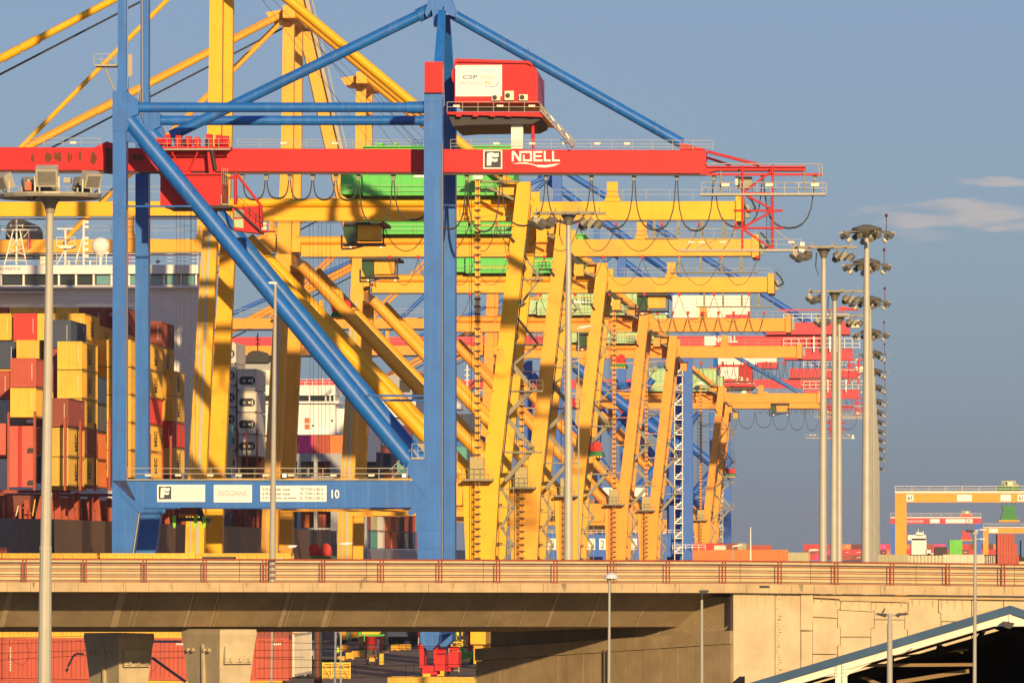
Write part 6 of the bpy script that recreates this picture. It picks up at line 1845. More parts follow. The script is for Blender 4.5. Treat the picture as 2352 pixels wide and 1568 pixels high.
far_box(2181, 1239.5, 2208, 1180, 'green', 'bright green container standing end-on above the stack')
far_box(2291, 1226, 2330, 890, 'oxide red', 'tall rust-brown container end nearest under the gantry spreader')
far_box(2291, 1226 + 44, 2330, 890, 'oxide red', 'rust-brown container under the tall rust-brown one')
far_box(2147, 1255, 2175, 1230, 'black', 'near-black container beside the bright green one')
far_box(2346, 1240, 2380, 1000, 'blue', 'blue container cut off by the right edge')
for k, (x, w, c) in enumerate(((2076, 12, 'brown'), (2089, 12, 'maroon'), (2104, 14, 'cream'), (2120, 12, 'brown'), (2133, 40, 'olive'), (2180, 42, 'olive'), (2226, 40, 'cream'), (2268, 36, 'white'), (2306, 24, 'oxide red'), (2334, 40, 'cream'))):
    Yk = 1000 if w > 16 else 1020
    far_box(x, 1273, x + 34, Yk + (k % 2) * 3, c, '%s container, %s from the left in the low row above the railing' % (c, ORD[k]), w > 30)
for k, (x, y, Yk, c, ls) in enumerate(((1640, 1252, 1350, 'cream', False), (1668, 1247, 1360, 'brown', False), (1688, 1247, 1365, 'olive', False), (1700, 1262, 1340, 'orange', True), (1640, 1247, 1420, 'red', True), (1752, 1251, 1500, 'oxide red', True), (1790, 1262, 1350, 'orange', True), (1840, 1268, 1400, 'olive', True))):
    far_box(x, y, x + 20, Yk, c, '%s container, %s from the left of the group right of the cranes' % (c, ORD[k]), ls)
# low far stack of pink-red containers, each tier its own boxes
fi = 0
for col_ in range(18):
    px = 1846 + col_ * 27.2
    for tier in range(3):
        if (col_ * 5 + tier) % 7 == 6 and tier == 2:
            continue
        Yk = 3200
        fcol = ('red', 'oxide red', 'red', 'orange', 'magenta', 'brown', 'red', 'maroon')[(col_ * 3 + tier * 5 + (col_ * col_) % 3) % 8]
        p = P(px, 1285.5 - tier * 12.2, Yk)
        o = container(p.x, Yk + (tier % 2) * 0.4, p.z, fcol, 'faded %s container, %s tier, %s from the left in the far wall of boxes' % (fcol, ('lowest', 'middle', 'top')[tier], ('%s' % ORD[col_] if col_ < 20 else 'twenty-' + ORD[col_ - 20])), '20', 0, 0, 'far wall of red containers', marks=False, hs=0.9)
        o.rotation_euler = (0, 0, math.pi / 2)
        o.location.x += 6.06
        o.scale = (1, 1, 0.98)
        fi += 1
        mb = MB()
        mb.box((-0.02, 1.2, 1.2), (-0.01, 1.2 + 0.5 * (col_ % 5), 1.5))
        if (col_ + tier) % 3 == 0:
            continue
        q_ = bpy.data.objects.new('side_lettering', mb.mesh('side_lettering', M['stencil_light']))
        COL.objects.link(q_)
        q_.parent = o
# white ship house beyond
wsh = thing('ship_superstructure', P(2105, HZ, 3100) * Vector((1, 1, 0)) + Vector((0, 0, GZ)), 'white stepped ship superstructure far off above the red containers', 'ship')
for nm, r in (('lower_block', (2094, 1236, 2128, 1300)), ('upper_block', (2085, 1228, 2127, 1240)), ('funnel_block', (2104, 1222, 2120, 1230)), ('aft_step', (2126, 1262, 2138, 1285)), ('small_step', (2130, 1270, 2144, 1285))):
    part(nm, wsh, M['white'], lambda mb: bpx(mb, *r, 3100, 20))
part('mast', wsh, M['white'], lambda mb: (tpx(mb, (2109, 1224), (2109, 1214), 3103, 0.8, 5), tpx(mb, (2121, 1230), (2121, 1218), 3103, 0.8, 5)))
tag(part('marker_post', None, M['white'], lambda mb: (mb.tube(P(1724, 1290, 800), P(1724, 1210, 800), 0.12, 0.06, n=6), mb.box(P(1722, 1284, 800), P(1726, 1268, 800) + Vector((0, 0.3, 0))))), 'thin white pole on the horizon left of the masts', 'pole')
# ---------------------------------------------------------------- shed at the lower right
M['roofblue'] = mat('roof_blue', (0.016, 0.070, 0.165), 0.6, 0.25, 0.8, streak=0.25, streak_col=(0.05, 0.12, 0.2))
M['shedwhite'] = mat('shed_white', (0.72, 0.68, 0.58), 0.55, 0.08, 0.8, streak=0.08)
M['shedin'] = mat('shed_inside_shade', (0.012, 0.011, 0.011), 0.95, 0.2)  # dark interior, with the shade of its depth painted into the colour
M['shedbeam'] = mat('shed_beam', (0.24, 0.16, 0.08), 0.7, 0.15)
YH = 150.0
sh = thing('shed', P(2320, HZ, YH) * Vector((1, 1, 0)) + Vector((0, 0, GZ)), 'open shed with blue roof edge and white frame, dark inside', 'shed')
sl = (1389.5 - 1554.6) / (2320 - 1764)


def yl(x):
    return 1389.5 + (x - 2320) * sl if x < 2320 else 1389.5 + (x - 2320) * 0.32


DEP = 22.0
roof = part('roof', sh, M['roofblue'], lambda mb: (ppx(mb, [(1640, yl(1640)), (2320, yl(2320)), (2320, yl(2320) + 19), (1640, yl(1640) + 19)], YH - 0.12, 0.12),
                                                 ppx(mb, [(2320.5, yl(2320)), (2600, yl(2600)), (2600, yl(2600) + 19), (2320.5, yl(2320) + 19)], YH - 0.12, 0.12),
                                                 mb.prism([P(x, yl(x) + q, YH + 0.001) for x, q in ((1640, 0.5), (2320, 0.5), (2320, 4), (1640, 4))], (0, DEP, -0.75)), mb.prism([P(x, yl(x) + q, YH + 0.001) for x, q in ((2320.5, 0.5), (2600, 0.5), (2600, 4), (2320.5, 4))], (0, DEP, -0.75))))
part('roof_shade_sheet', sh, M['shedin'], lambda mb: (mb.prism([P(x, yl(x) + q, YH + 0.15) for x, q in ((1640, 6), (2320, 6), (2320, 8), (1640, 8))], (0, DEP - 0.3, -0.75)), mb.prism([P(x, yl(x) + q, YH + 0.15) for x, q in ((2320.5, 6), (2600, 6), (2600, 8), (2320.5, 8))], (0, DEP - 0.3, -0.75))))  # near-black sheets added below the roof as its painted-in shade
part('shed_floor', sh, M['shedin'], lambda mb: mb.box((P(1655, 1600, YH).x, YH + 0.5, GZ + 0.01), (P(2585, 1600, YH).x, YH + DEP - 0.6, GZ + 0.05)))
part('gable_beam', sh, M['shedwhite'], lambda mb: (ppx(mb, [(1640, yl(1640) + 19.5), (2320, yl(2320) + 19.5), (2320, yl(2320) + 38), (2240, yl(2240) + 36), (1640, yl(1640) + 36)], YH - 0.02, 0.12), ppx(mb, [(2320, yl(2320) + 19.5), (2600, yl(2600) + 19.5), (2600, yl(2600) + 36), (2320, yl(2320) + 38)], YH - 0.02, 0.12)))
part('gable_panel', sh, M['shedwhite'], lambda mb: ppx(mb, [(2266, 1437.5), (2320, 1421), (2375, 1437.5)], YH - 0.01, 0.08))
part('beam_line', sh, M['shedbeam'], lambda mb: ppx(mb, [(1640, yl(1640) + 35.8), (2240, yl(2240) + 35.8), (2240, yl(2240) + 37), (1640, yl(1640) + 37)], YH - 0.04, 0.1))
part('joint_strip', sh, M['shedwhite'], lambda mb: (bpx(mb, 2317, yl(2318) + 20, 2324, 1432, YH - 0.06, 0.05), bpx(mb, 1919, yl(1919) + 20, 1932.5, 1700, YH - 0.07, 0.2), bpx(mb, 1934.5, yl(1934) + 20, 1946, 1700, YH - 0.09, 0.24)))
part('haunch', sh, M['shedwhite'], lambda mb: (ppx(mb, [(1946, yl(1946) + 34), (2018, yl(2018) + 34), (1950, yl(1950) + 48), (1946, yl(1946) + 50)], YH - 0.01, 0.1), ppx(mb, [(1919, yl(1919) + 34), (1919, yl(1919) + 42), (1880, yl(1880) + 35)], YH - 0.01, 0.1)))
part('rafter_hole', sh, M['rust'], lambda mb: [mb.tube(P(x, y, YH - 0.10), P(x, y, YH - 0.08), 0.012, n=6) for x in (1922, 1937, 1943) for y in (1530, 1537, 1545, 1553)])
for k in range(5):
    part('purlin_frame', sh, M['shedin'], lambda mb: (mb.beam(P(1700, yl(1700) + 40, YH) + Vector((0, 3 + k * 3.3, -0.1 - 0.034 * (3 + k * 3.3))), P(2316, yl(2316) + 44, YH) + Vector((0, 3 + k * 3.3, -0.1 - 0.034 * (3 + k * 3.3))), 0.12, 0.16), mb.beam(P(2324, yl(2324) + 44, YH) + Vector((0, 3 + k * 3.3, -0.1 - 0.034 * (3 + k * 3.3))), P(2590, yl(2590) + 42, YH) + Vector((0, 3 + k * 3.3, -0.1 - 0.034 * (3 + k * 3.3))), 0.12, 0.16)))
for x in (2050, 2160, 2260):
    part('purlin', sh, M['shedin'], lambda mb: mb.beam(P(x, yl(x) + 40, YH) + Vector((0, 0.3, 0)), P(x, yl(x) + 40, YH) + Vector((0, DEP - 0.8, -0.78)), 0.08, 0.1))
part('tie_beam', sh, M['shedbeam'], lambda mb: (mb.beam(P(1960, 1531, YH) + Vector((0, 2.2, 0)), P(2240, 1529, YH) + Vector((0, 2.2, 0)), 0.06, 0.08), mb.beam(P(1985, 1521, YH) + Vector((0, 4.0, 0)), P(2230, 1497, YH) + Vector((0, 4.0, 0)), 0.03, 0.045),
                                              mb.beam(P(2130, 1478, YH) + Vector((0, 3.0, 0)), P(2215, 1502, YH) + Vector((0, 3, 0)), 0.04, 0.05), mb.beam(P(1960, 1552, YH) + Vector((0, 3.0, 0)), P(2030, 1580, YH) + Vector((0, 3, 0)), 0.06, 0.08), mb.beam(P(2060, 1572, YH) + Vector((0, 3.0, 0)), P(2230, 1545, YH) + Vector((0, 3, 0)), 0.06, 0.10)))
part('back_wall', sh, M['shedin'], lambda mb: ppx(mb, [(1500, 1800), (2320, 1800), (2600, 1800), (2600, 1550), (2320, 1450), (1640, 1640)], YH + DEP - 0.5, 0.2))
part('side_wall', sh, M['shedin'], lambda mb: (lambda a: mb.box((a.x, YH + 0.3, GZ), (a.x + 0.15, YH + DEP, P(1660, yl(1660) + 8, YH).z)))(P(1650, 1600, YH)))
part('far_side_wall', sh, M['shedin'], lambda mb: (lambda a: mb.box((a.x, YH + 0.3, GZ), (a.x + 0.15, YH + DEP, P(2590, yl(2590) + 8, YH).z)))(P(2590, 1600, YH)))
part('loose_cable', sh, M['shedbeam'], lambda mb: mb.path([P(2042, 1504, YH - 0.1), P(2055, 1504, YH - 0.1), P(2075, 1500, YH - 0.1), P(2095, 1488, YH - 0.1)], 0.012, 5))
fl_ = part('gable_floodlight', sh, M['dark'], lambda mb: (ppx(mb, [(2301, 1428), (2306, 1426), (2330, 1430), (2326, 1440), (2318, 1443), (2306, 1439)], YH - 0.45, 0.3), mb.beam(P(2316, 1432, YH - 0.3), P(2316, 1428, YH), 0.05, 0.05)))

# ---------------------------------------------------------------- container row just behind the bridge
YC = 390.0
plinth = MB()
a, b = P(-200, 1500, YC), P(668, 1500, YC)
plinth.box((a.x, YC - 0.2, GZ), (b.x, YC + 2.6, -1.76))
struct('container_plinth', plinth, M['edge'])


def row_box(px, tier, length, col, label):
    p = P(px, 1300, YC)
    o = container(p.x + length, YC, -1.75 + tier * 2.69, col, label, '40' if length > 7 else '20', math.pi / 2, 0, 'container row behind the bridge', marks=False)
    o.scale = (1, 1, 0.975)
    L = length
    z0 = -1.75 + tier * 2.69
    mb = MB()
    for k in range(9):
        mb.box((-0.012, L - 0.55, 0.6 + k * 0.18), (-0.004, L - 0.48, 0.72 + k * 0.18))
    for k in range(5):
        mb.box((-0.012, 0.5 + k * 0.12, 2.3), (-0.004, 0.58 + k * 0.12, 2.42))
    q_ = bpy.data.objects.new('side_code', mb.mesh('side_code', M['stencil_light']))
    COL.objects.link(q_)
    q_.parent = o
    return o


for tier, items in ((0, ((-230, 12.19, 'oxide red', 'leftmost'), (210, 12.19, 'yellow', 'right'))),
                    (1, ((-432, 12.19, 'oxide red', 'leftmost'), (6, 12.19, 'oxide red', 'middle'), (445, 6.06, 'oxide red', 'right'))),
                    (2, ((-212, 6.06, 'yellow', 'leftmost'), (6, 12.19, 'yellow', 'middle'), (445, 6.06, 'brown', 'right'))),
                    (3, ((-214, 6.06, 'yellow', 'leftmost'), (5, 6.06, 'yellow', 'second'), (230, 6.06, 'yellow', 'third'), (449, 6.06, 'yellow', 'right')))):
    for px, L, c, w in items:
        row_box(px, tier, L, c, '%s container, %s one in the %s tier of the row behind the bridge' % (c, w, ('lowest', 'second', 'third', 'top')[tier]))
p = P(0, 1283, 405)
container(p.x - CW, 396, p.z - CHT + 0.75, 'brown', 'brown container end at the left edge above the bridge railing', group='container row behind the bridge', marks=False)
mb = MB()
mb.box((p.x - 1.5, 397, p.z + 0.75), (p.x + 0.0, 399, p.z + 1.3))
tag(mb.build('blue_crate', M['blue'], None, origin=(p.x, 397, p.z)), 'small blue crate on the brown container at the left edge', 'crate')
for k, (c, x) in enumerate((('grey', 636), ('yellow', 648), ('cream', 660))):
    pp = P(x - 88, 1500, YC + 4)
    container(pp.x, YC + 3 + k * 3, 1.0, c, '%s container end, %s of three at the right end of the row' % (c, ORD[k]), group='container row behind the bridge', marks=False, doors=1)
p = P(890, 1554, 430)
o = container(p.x + 6.06, 430, p.z - CHT, 'yellow', 'yellow container whose top shows at the bottom edge', '20', math.pi / 2, 0, marks=False)
mb = MB()
mb.box((p.x, 430, GZ), (p.x + 6.06, 432.4, p.z - CHT - 0.005))
tag(mb.build('container_chassis', M['dark'], None, origin=(p.x, 430, GZ)), 'dark low base below the yellow container at the bottom edge', 'trailer')

# ---------------------------------------------------------------- overhead line under the bridge
M['catgrey'] = mat('catenary_grey', (0.22, 0.26, 0.33), 0.5, 0.15)
cat = thing('catenary_portal', P(590, 1500, 300) * Vector((1, 1, 0)) + Vector((0, 0, GZ)), 'grey railway overhead line brackets between the bridge piers', 'overhead line')
part('beam', cat, M['catgrey'], lambda mb: (bpx(mb, 270, 1470, 416, 1475, 312, 0.25),))
for x in (280, 482):
    part('insulator_frame', cat, M['catgrey'], lambda mb: (bpx(mb, x - 100 + 97, 1459, x + 5, 1461, 311.9, 0.1), bpx(mb, x - 5, 1459, x - 3, 1471, 311.9, 0.1), bpx(mb, x + 4, 1459, x + 6, 1471, 311.9, 0.1)))
part('cantilever', cat, M['catgrey'], lambda mb: (mb.path([P(192, 1501, 300), P(176, 1500, 300), P(168, 1506, 300), P(156, 1530, 300)], 0.05, 6), mb.tube(P(156, 1533, 300), P(152, 1541, 300), 0.06, n=6)))
part('brace', cat, M['catgrey'], lambda mb: (mb.beam(P(345, 1508, 305), P(425, 1566, 305), 0.05, 0.07), mb.beam(P(350, 1508, 305), P(428, 1564, 305), 0.05, 0.07)))
part('hanger_loop', cat, M['catgrey'], lambda mb: (tpx(mb, (330, 1568), (372, 1512), 305, 0.4, 4), tpx(mb, (372, 1512), (425, 1508), 305, 0.3, 4)))
wires = MB()
for (x0, y0), (x1, y1), Yw in (((-20, 1479), (200, 1471), 306), ((-20, 1464), (200, 1460), 306), ((-20, 1500), (230, 1492), 306), ((-20, 1516), (240, 1502), 306), ((-20, 1556), (660, 1566), 306), ((350, 1496), (1090, 1486), 306), ((590, 1473), (1090, 1486.5), 306), ((590, 1511), (900, 1520), 306), ((590, 1534), (1090, 1524), 306), ((590, 1557), (1090, 1553), 306), ((350, 1510), (700, 1508), 306)):
    wires.tube(P(x0, y0, Yw), P(x1, y1, Yw), 0.016, n=4)
for x, ya, yb in ((816, 1518, 1553), (932, 1523, 1558), (950, 1523, 1558), (20, 1500, 1516), (143, 1494, 1502)):
    wires.tube(P(x, ya, 306), P(x, yb, 306), 0.012, n=4)
wires.path([P(60, 1479, 306), P(67, 1490, 306), P(66, 1510, 306), P(52, 1527, 306), P(36, 1522, 306), P(24, 1510, 306), P(16, 1509, 306)], 0.012, 4)
tag(wires.build('overhead_wires', M['cable'], None), 'thin black overhead wires strung below the bridge', 'wires')
yp = 330.0
for x0, x1, m_, lb in ((722, 738.5, 'brown', 'thick dark steel mast under the bridge right of the tractor'),):
    t = thing('line_mast', P(730, 1500, yp) * Vector((1, 1, 0)) + Vector((0, 0, GZ)), lb, 'mast')
    part('flange', t, M['dark'], lambda mb: (lambda a, b: (mb.box((a.x, yp, GZ), (a.x + 0.08, yp + 0.35, 6.2)), mb.box((b.x - 0.08, yp, GZ), (b.x, yp + 0.35, 6.2))))(P(x0, 1500, yp), P(x1, 1500, yp)))
    part('core', t, M['brown'], lambda mb: (lambda a, b: mb.box((a.x + 0.08, yp + 0.14, GZ), (b.x - 0.08, yp + 0.2, 6.2)))(P(x0, 1500, yp), P(x1, 1500, yp)))
for x, Yq, w, lb in ((769, 380, 0.15, 'thin blue-grey pole under the bridge before the crates'), (623, 352, 0.14, 'thin pale pole under the bridge before the red containers')):
    q0 = P(x - 2, 1568, Yq)
    tag(part('lamp_pole', None, M['lampgrey'] if x < 700 else M['catgrey'], lambda mb: mb.tube((q0.x, Yq, GZ), P(x + 2, 1430, Yq), w / 2, w / 2, n=8), True), lb, 'pole')

# pigeons resting on the coping under the girder and on the bridge edge
def pigeon(c, f, label):
    mb = MB()
    x = Vector((f, 0, 0))
    z = Vector((0, 0, 1))
    prof = [(-0.17, 0.035, 0.010), (-0.08, 0.055, 0.035), (0.0, 0.075, 0.058), (0.07, 0.10, 0.05), (0.11, 0.145, 0.03), (0.135, 0.18, 0.032), (0.16, 0.19, 0.022), (0.19, 0.182, 0.006)]
    pts = [(c + x * a_ + z * (b_ + 0.03), r_) for a_, b_, r_ in prof]
    for (p0, r0), (p1, r1) in zip(pts[:-1], pts[1:]):
        mb.tube(p0, p1, r0, r1, n=8, cap=False)
    for q in (-0.02, 0.02):
        mb.tube(c + Vector((0, q, 0.0)), c + Vector((0, q, 0.08)), 0.006, n=4)
    o_ = mb.build('pigeon', M['pigeon'], None, True)
    tag(o_, label, 'bird', 'pigeons at the bridge')


M['pigeon'] = mat('pigeon_grey', (0.22, 0.19, 0.17), 0.7, 0.3, 8.0)
for k, (fr, f) in enumerate(((0.045, 1), (0.09, -1), (0.125, 1), (0.19, -1), (0.30, 1))):
    p_ = cu + d_ * Ls * fr - nrm * 0.3
    p_.z = 5.32 - 1.07 * fr
    pigeon(p_, f, '%s pigeon from the right on the coping below the girder' % ORD[k])
u_, z_ = BP(832, 1338, -0.02)
pigeon(B(u_, -0.02, zt(u_) - 1.115), 1, 'pigeon standing on the bridge edge block behind the railing')
# ---------------------------------------------------------------- working yard seen under the bridge
M['vest'] = mat('hi_vis_vest', (0.55, 0.75, 0.05), 0.7, 0.05)
M['trousers'] = mat('dark_clothes', (0.03, 0.03, 0.045), 0.8, 0.1)
M['skin'] = mat('skin', (0.42, 0.22, 0.14), 0.6, 0.05)
M['hair'] = mat('dark_hair', (0.02, 0.015, 0.012), 0.7, 0)
M['tyre'] = mat('tyre_rubber', (0.02, 0.02, 0.02), 0.8, 0.1)
M['forkorange'] = mat('forklift_orange', (0.72, 0.33, 0.04), 0.45, 0.08)
M['crate'] = mat('crate_orange', (0.75, 0.40, 0.05), 0.75, 0.2, 1.5)
M['frameyellow'] = mat('frame_yellow', (0.80, 0.52, 0.04), 0.5, 0.1)
M['machinegreen'] = mat('machine_green', (0.08, 0.42, 0.05), 0.5, 0.1)
M['skipgreen'] = mat('skip_green', (0.02, 0.16, 0.10), 0.6, 0.15)


def person(loc, yaw, label, pose='stand', s=1.0):
    """one continuous skinned body; clothing colours follow the body"""
    if pose == 'stand':
        J = {'pel': (0, 0, 0.95, 0.13), 'sp': (0, 0, 1.15, 0.135), 'ch': (0, 0.01, 1.36, 0.15), 'nk': (0, 0, 1.50, 0.055), 'hd': (0, -0.02, 1.62, 0.095), 'tp': (0, -0.01, 1.73, 0.07),
             'hl': (-0.10, 0, 0.90, 0.095), 'kl': (-0.12, -0.03, 0.50, 0.065), 'al': (-0.12, 0.03, 0.09, 0.05), 'tl': (-0.13, -0.13, 0.04, 0.04),
             'hr': (0.10, 0, 0.90, 0.095), 'kr': (0.13, -0.02, 0.50, 0.065), 'ar': (0.14, 0.05, 0.09, 0.05), 'tr': (0.16, -0.11, 0.04, 0.04),
             'sl': (-0.19, 0, 1.40, 0.065), 'el': (-0.27, 0.04, 1.12, 0.048), 'wl': (-0.24, -0.10, 0.90, 0.036), 'fl': (-0.23, -0.15, 0.82, 0.03),
             'sr': (0.19, 0, 1.40, 0.065), 'er': (0.27, 0.02, 1.12, 0.048), 'wr': (0.22, -0.14, 0.98, 0.036), 'fr': (0.17, -0.2, 0.96, 0.03)}
    else:
        J = {'pel': (0, 0, 0.12, 0.14), 'sp': (0, 0.02, 0.34, 0.14), 'ch': (0, -0.02, 0.58, 0.15), 'nk': (0, -0.03, 0.73, 0.055), 'hd': (0, -0.06, 0.85, 0.095), 'tp': (0, -0.05, 0.96, 0.07),
             'hl': (-0.10, -0.05, 0.10, 0.095), 'kl': (-0.13, -0.45, 0.12, 0.065), 'al': (-0.13, -0.50, -0.30, 0.05), 'tl': (-0.13, -0.64, -0.33, 0.04),
             'hr': (0.10, -0.05, 0.10, 0.095), 'kr': (0.13, -0.45, 0.12, 0.065), 'ar': (0.13, -0.50, -0.30, 0.05), 'tr': (0.13, -0.64, -0.33, 0.04),
             'sl': (-0.19, -0.02, 0.62, 0.065), 'el': (-0.25, -0.18, 0.40, 0.048), 'wl': (-0.16, -0.40, 0.42, 0.036), 'fl': (-0.12, -0.47, 0.44, 0.03),
             'sr': (0.19, -0.02, 0.62, 0.065), 'er': (0.25, -0.18, 0.40, 0.048), 'wr': (0.16, -0.40, 0.42, 0.036), 'fr': (0.12, -0.47, 0.44, 0.03)}
    E = [('pel', 'sp'), ('sp', 'ch'), ('ch', 'nk'), ('nk', 'hd'), ('hd', 'tp'), ('pel', 'hl'), ('hl', 'kl'), ('kl', 'al'), ('al', 'tl'), ('pel', 'hr'), ('hr', 'kr'), ('kr', 'ar'), ('ar', 'tr'),
         ('ch', 'sl'), ('sl', 'el'), ('el', 'wl'), ('wl', 'fl'), ('ch', 'sr'), ('sr', 'er'), ('er', 'wr'), ('wr', 'fr')]
    keys = list(J)
    me = bpy.data.meshes.new('person_frame')
    me.from_pydata([J[k][:3] for k in keys], [(keys.index(a), keys.index(b)) for a, b in E], [])
    ob = bpy.data.objects.new('person_frame', me)
    COL.objects.link(ob)
    ob.modifiers.new('skin', 'SKIN')
    sv = me.skin_vertices[0].data
    for i, k in enumerate(keys):
        sv[i].radius = (J[k][3], J[k][3])
        sv[i].use_root = (k == 'pel')
    sub = ob.modifiers.new('sub', 'SUBSURF')
    sub.levels = 1
    dg = bpy.context.evaluated_depsgraph_get()
    bm_ = bpy.data.meshes.new_from_object(ob.evaluated_get(dg))
    bpy.data.objects.remove(ob)
    bm_.materials.clear()
    for m_ in (M['trousers'], M['vest'], M['skin'], M['hair']):
        bm_.materials.append(m_)
    zs = J['pel'][2]
    hz = J['hd'][2]
    for p_ in bm_.polygons:
        c = p_.center
        p_.use_smooth = True
        if c.z > J['nk'][2] + 0.02:
            p_.material_index = 3 if (c.z > hz + 0.03 or c.y > J['hd'][1] + 0.03) else 2
        elif c.z > zs + 0.02 and abs(c.x) < 0.19:
            p_.material_index = 1
        elif abs(c.x) >= 0.19 and c.z > J['wl'][2] - 0.2 and c.z < J['sl'][2] - 0.12:
            p_.material_index = 2
        elif pose == 'stand' and 0.12 < c.z < 0.52:
            p_.material_index = 2
    o = bpy.data.objects.new('person', bm_)
    COL.objects.link(o)
    o.location = loc
    o.rotation_euler = (0, 0, yaw)
    o.scale = (s, s, s)
    return tag(o, label, 'person')


def local_thing(name, loc, yaw, label, cat, group=None):
    t = thing(name, loc, label, cat, group)
    t.rotation_euler = (0, 0, yaw)
    return t


def lpart(name, t, m, fn, smooth=False):
    """a part modelled in the thing's own axes (x right, y back, z up)"""
    mb = MB()
    fn(mb)
    me = mb.mesh(name, m, (0, 0, 0), smooth)
    o = bpy.data.objects.new(name, me)
    COL.objects.link(o)
    o.parent = t
    return o


def wheel(t, x, y, r, w):
    a = lpart('wheel', t, M['tyre'], lambda mb: mb.tube((x - w / 2, y, r), (x + w / 2, y, r), r, n=16))
    lpart('rim', a, M['steel'], lambda mb: mb.tube((x - w / 2 - 0.01, y, r), (x + w / 2 + 0.01, y, r), r * 0.5, n=12))


def forklift(loc, yaw, label):
    t = local_thing('forklift', loc, yaw, label, 'forklift')
    # front is -y
    lpart('body', t, M['forkorange'], lambda mb: (mb.prism([(-0.58, -0.55, 0.35), (-0.58, 1.1, 0.35), (-0.58, 1.3, 0.6), (-0.58, 1.3, 1.05), (-0.58, 1.1, 1.2), (-0.58, 0.2, 1.1), (-0.58, -0.2, 0.75), (-0.58, -0.55, 0.75)], (1.16, 0, 0)),), False)
    lpart('counterweight', t, M['forkorange'], lambda mb: mb.box((-0.52, 1.3, 0.45), (0.52, 1.42, 0.98)))
    lpart('grille', t, M['dark'], lambda mb: mb.box((-0.3, 1.42, 0.62), (0.3, 1.44, 0.88)))
    g = lpart('overhead_guard', t, M['dark'], lambda mb: (*[mb.beam((x, y0, 0.8), (x, y1, 2.15), 0.07, 0.07) for x in (-0.5, 0.5) for y0, y1 in ((-0.5, -0.25), (0.95, 0.75))], mb.box((-0.54, -0.35, 2.13), (0.54, 0.85, 2.17)), *[mb.box((-0.5, -0.3 + k * 0.16, 2.17), (0.5, -0.24 + k * 0.16, 2.21)) for k in range(7)]))
    lpart('mast', t, M['dark'], lambda mb: (mb.box((-0.42, -0.85, 0.1), (-0.32, -0.65, 2.2)), mb.box((0.32, -0.85, 0.1), (0.42, -0.65, 2.2)), mb.box((-0.42, -0.8, 1.0), (0.42, -0.7, 1.1)), mb.box((-0.42, -0.8, 2.05), (0.42, -0.7, 2.15))))
    for x in (-0.28, 0.28):
        lpart('fork', t, M['dark'], lambda mb: mb.box((x - 0.06, -1.95, 0.1), (x + 0.06, -0.85, 0.15)))
    lpart('seat', t, M['dark'], lambda mb: (mb.box((-0.25, 0.1, 1.1), (0.25, 0.6, 1.22)), mb.box((-0.25, 0.55, 1.2), (0.25, 0.65, 1.65))))
    for x in (-0.5, 0.5):
        lpart('tail_lamp', t, M['inkred'], lambda mb: mb.box((x - 0.05, 0.8, 1.75), (x + 0.05, 0.86, 1.85)))
        wheel(t, x, -0.45, 0.36, 0.26)
        wheel(t, x * 0.92, 0.85, 0.30, 0.22)
    return t


def crate(px, py, w, h, d, label, yaw=0.0, m='crate'):
    g = G(px, py, GZ)
    t = local_thing('crate', g, yaw, label, 'crate', 'orange crates in the yard')
    lpart('box', t, M[m], lambda mb: mb.box((0, 0.03, 0.1), (w, d, h)))
    for x in (0, w / 2 - 0.05, w - 0.1):
        lpart('batten', t, M[m], lambda mb: mb.box((x, 0, 0.1), (x + 0.1, 0.03, h)))
    for z in (0.1, h - 0.1):
        lpart('rail', t, M[m], lambda mb: mb.box((0, -0.025, z), (w, 0.0, z + 0.1)))
    for x in (0.05, w - 0.2):
        lpart('skid', t, M['crate'], lambda mb: mb.box((x, 0.05, 0), (x + 0.15, d, 0.1)))
    return t


def yx(px, zoom_y):      # helper: measured row -> picture row
    return 1234.6 + zoom_y / 4.0


g = G(854, 1526, GZ)
forklift(g, rad(180) + rad(8) - rad(180), 'orange forklift seen from behind beside a red and white box')
g2 = G(697, 1556, GZ)
forklift(g2, rad(72), 'orange forklift in profile with a seated driver left of the dark mast')
person(g2 + Vector((0.15, 0.0, 1.15)), rad(72), 'driver in a yellow vest seated on the left forklift', 'sit')
person(G(970.5, 1550, GZ), rad(160), 'worker in a green vest and shorts standing before the red crane bogies')
person(G(776, 1517, GZ), rad(40), 'worker in a yellow vest half behind the thin blue-grey pole')
person(G(1051, 1476, GZ), rad(180), 'worker in a yellow vest far off above the yellow racks')
for k, (x, y, w, h, lb) in enumerate(((784, 1494.5, 1.0, 0.75, 'left orange crate below the green skip'), (794, 1513.5, 0.95, 0.8, 'orange crate in the middle of the left group'), (808, 1510, 1.35, 0.8, 'wide orange crate next to the forklift'), (777, 1517, 0.7, 0.55, 'small orange crate beside the thin pole'),
                                      (898, 1493.5, 1.0, 0.75, 'left of three orange crates in a row'), (916, 1492.5, 0.9, 0.75, 'middle of three orange crates in a row'), (929, 1492, 0.8, 0.75, 'right of three orange crates in a row'), (888 - 5, 1497, 0.5, 0.2, 'thin orange pallet end beside the three crates'))):
    crate(x, y, w, h, 1.0, lb)
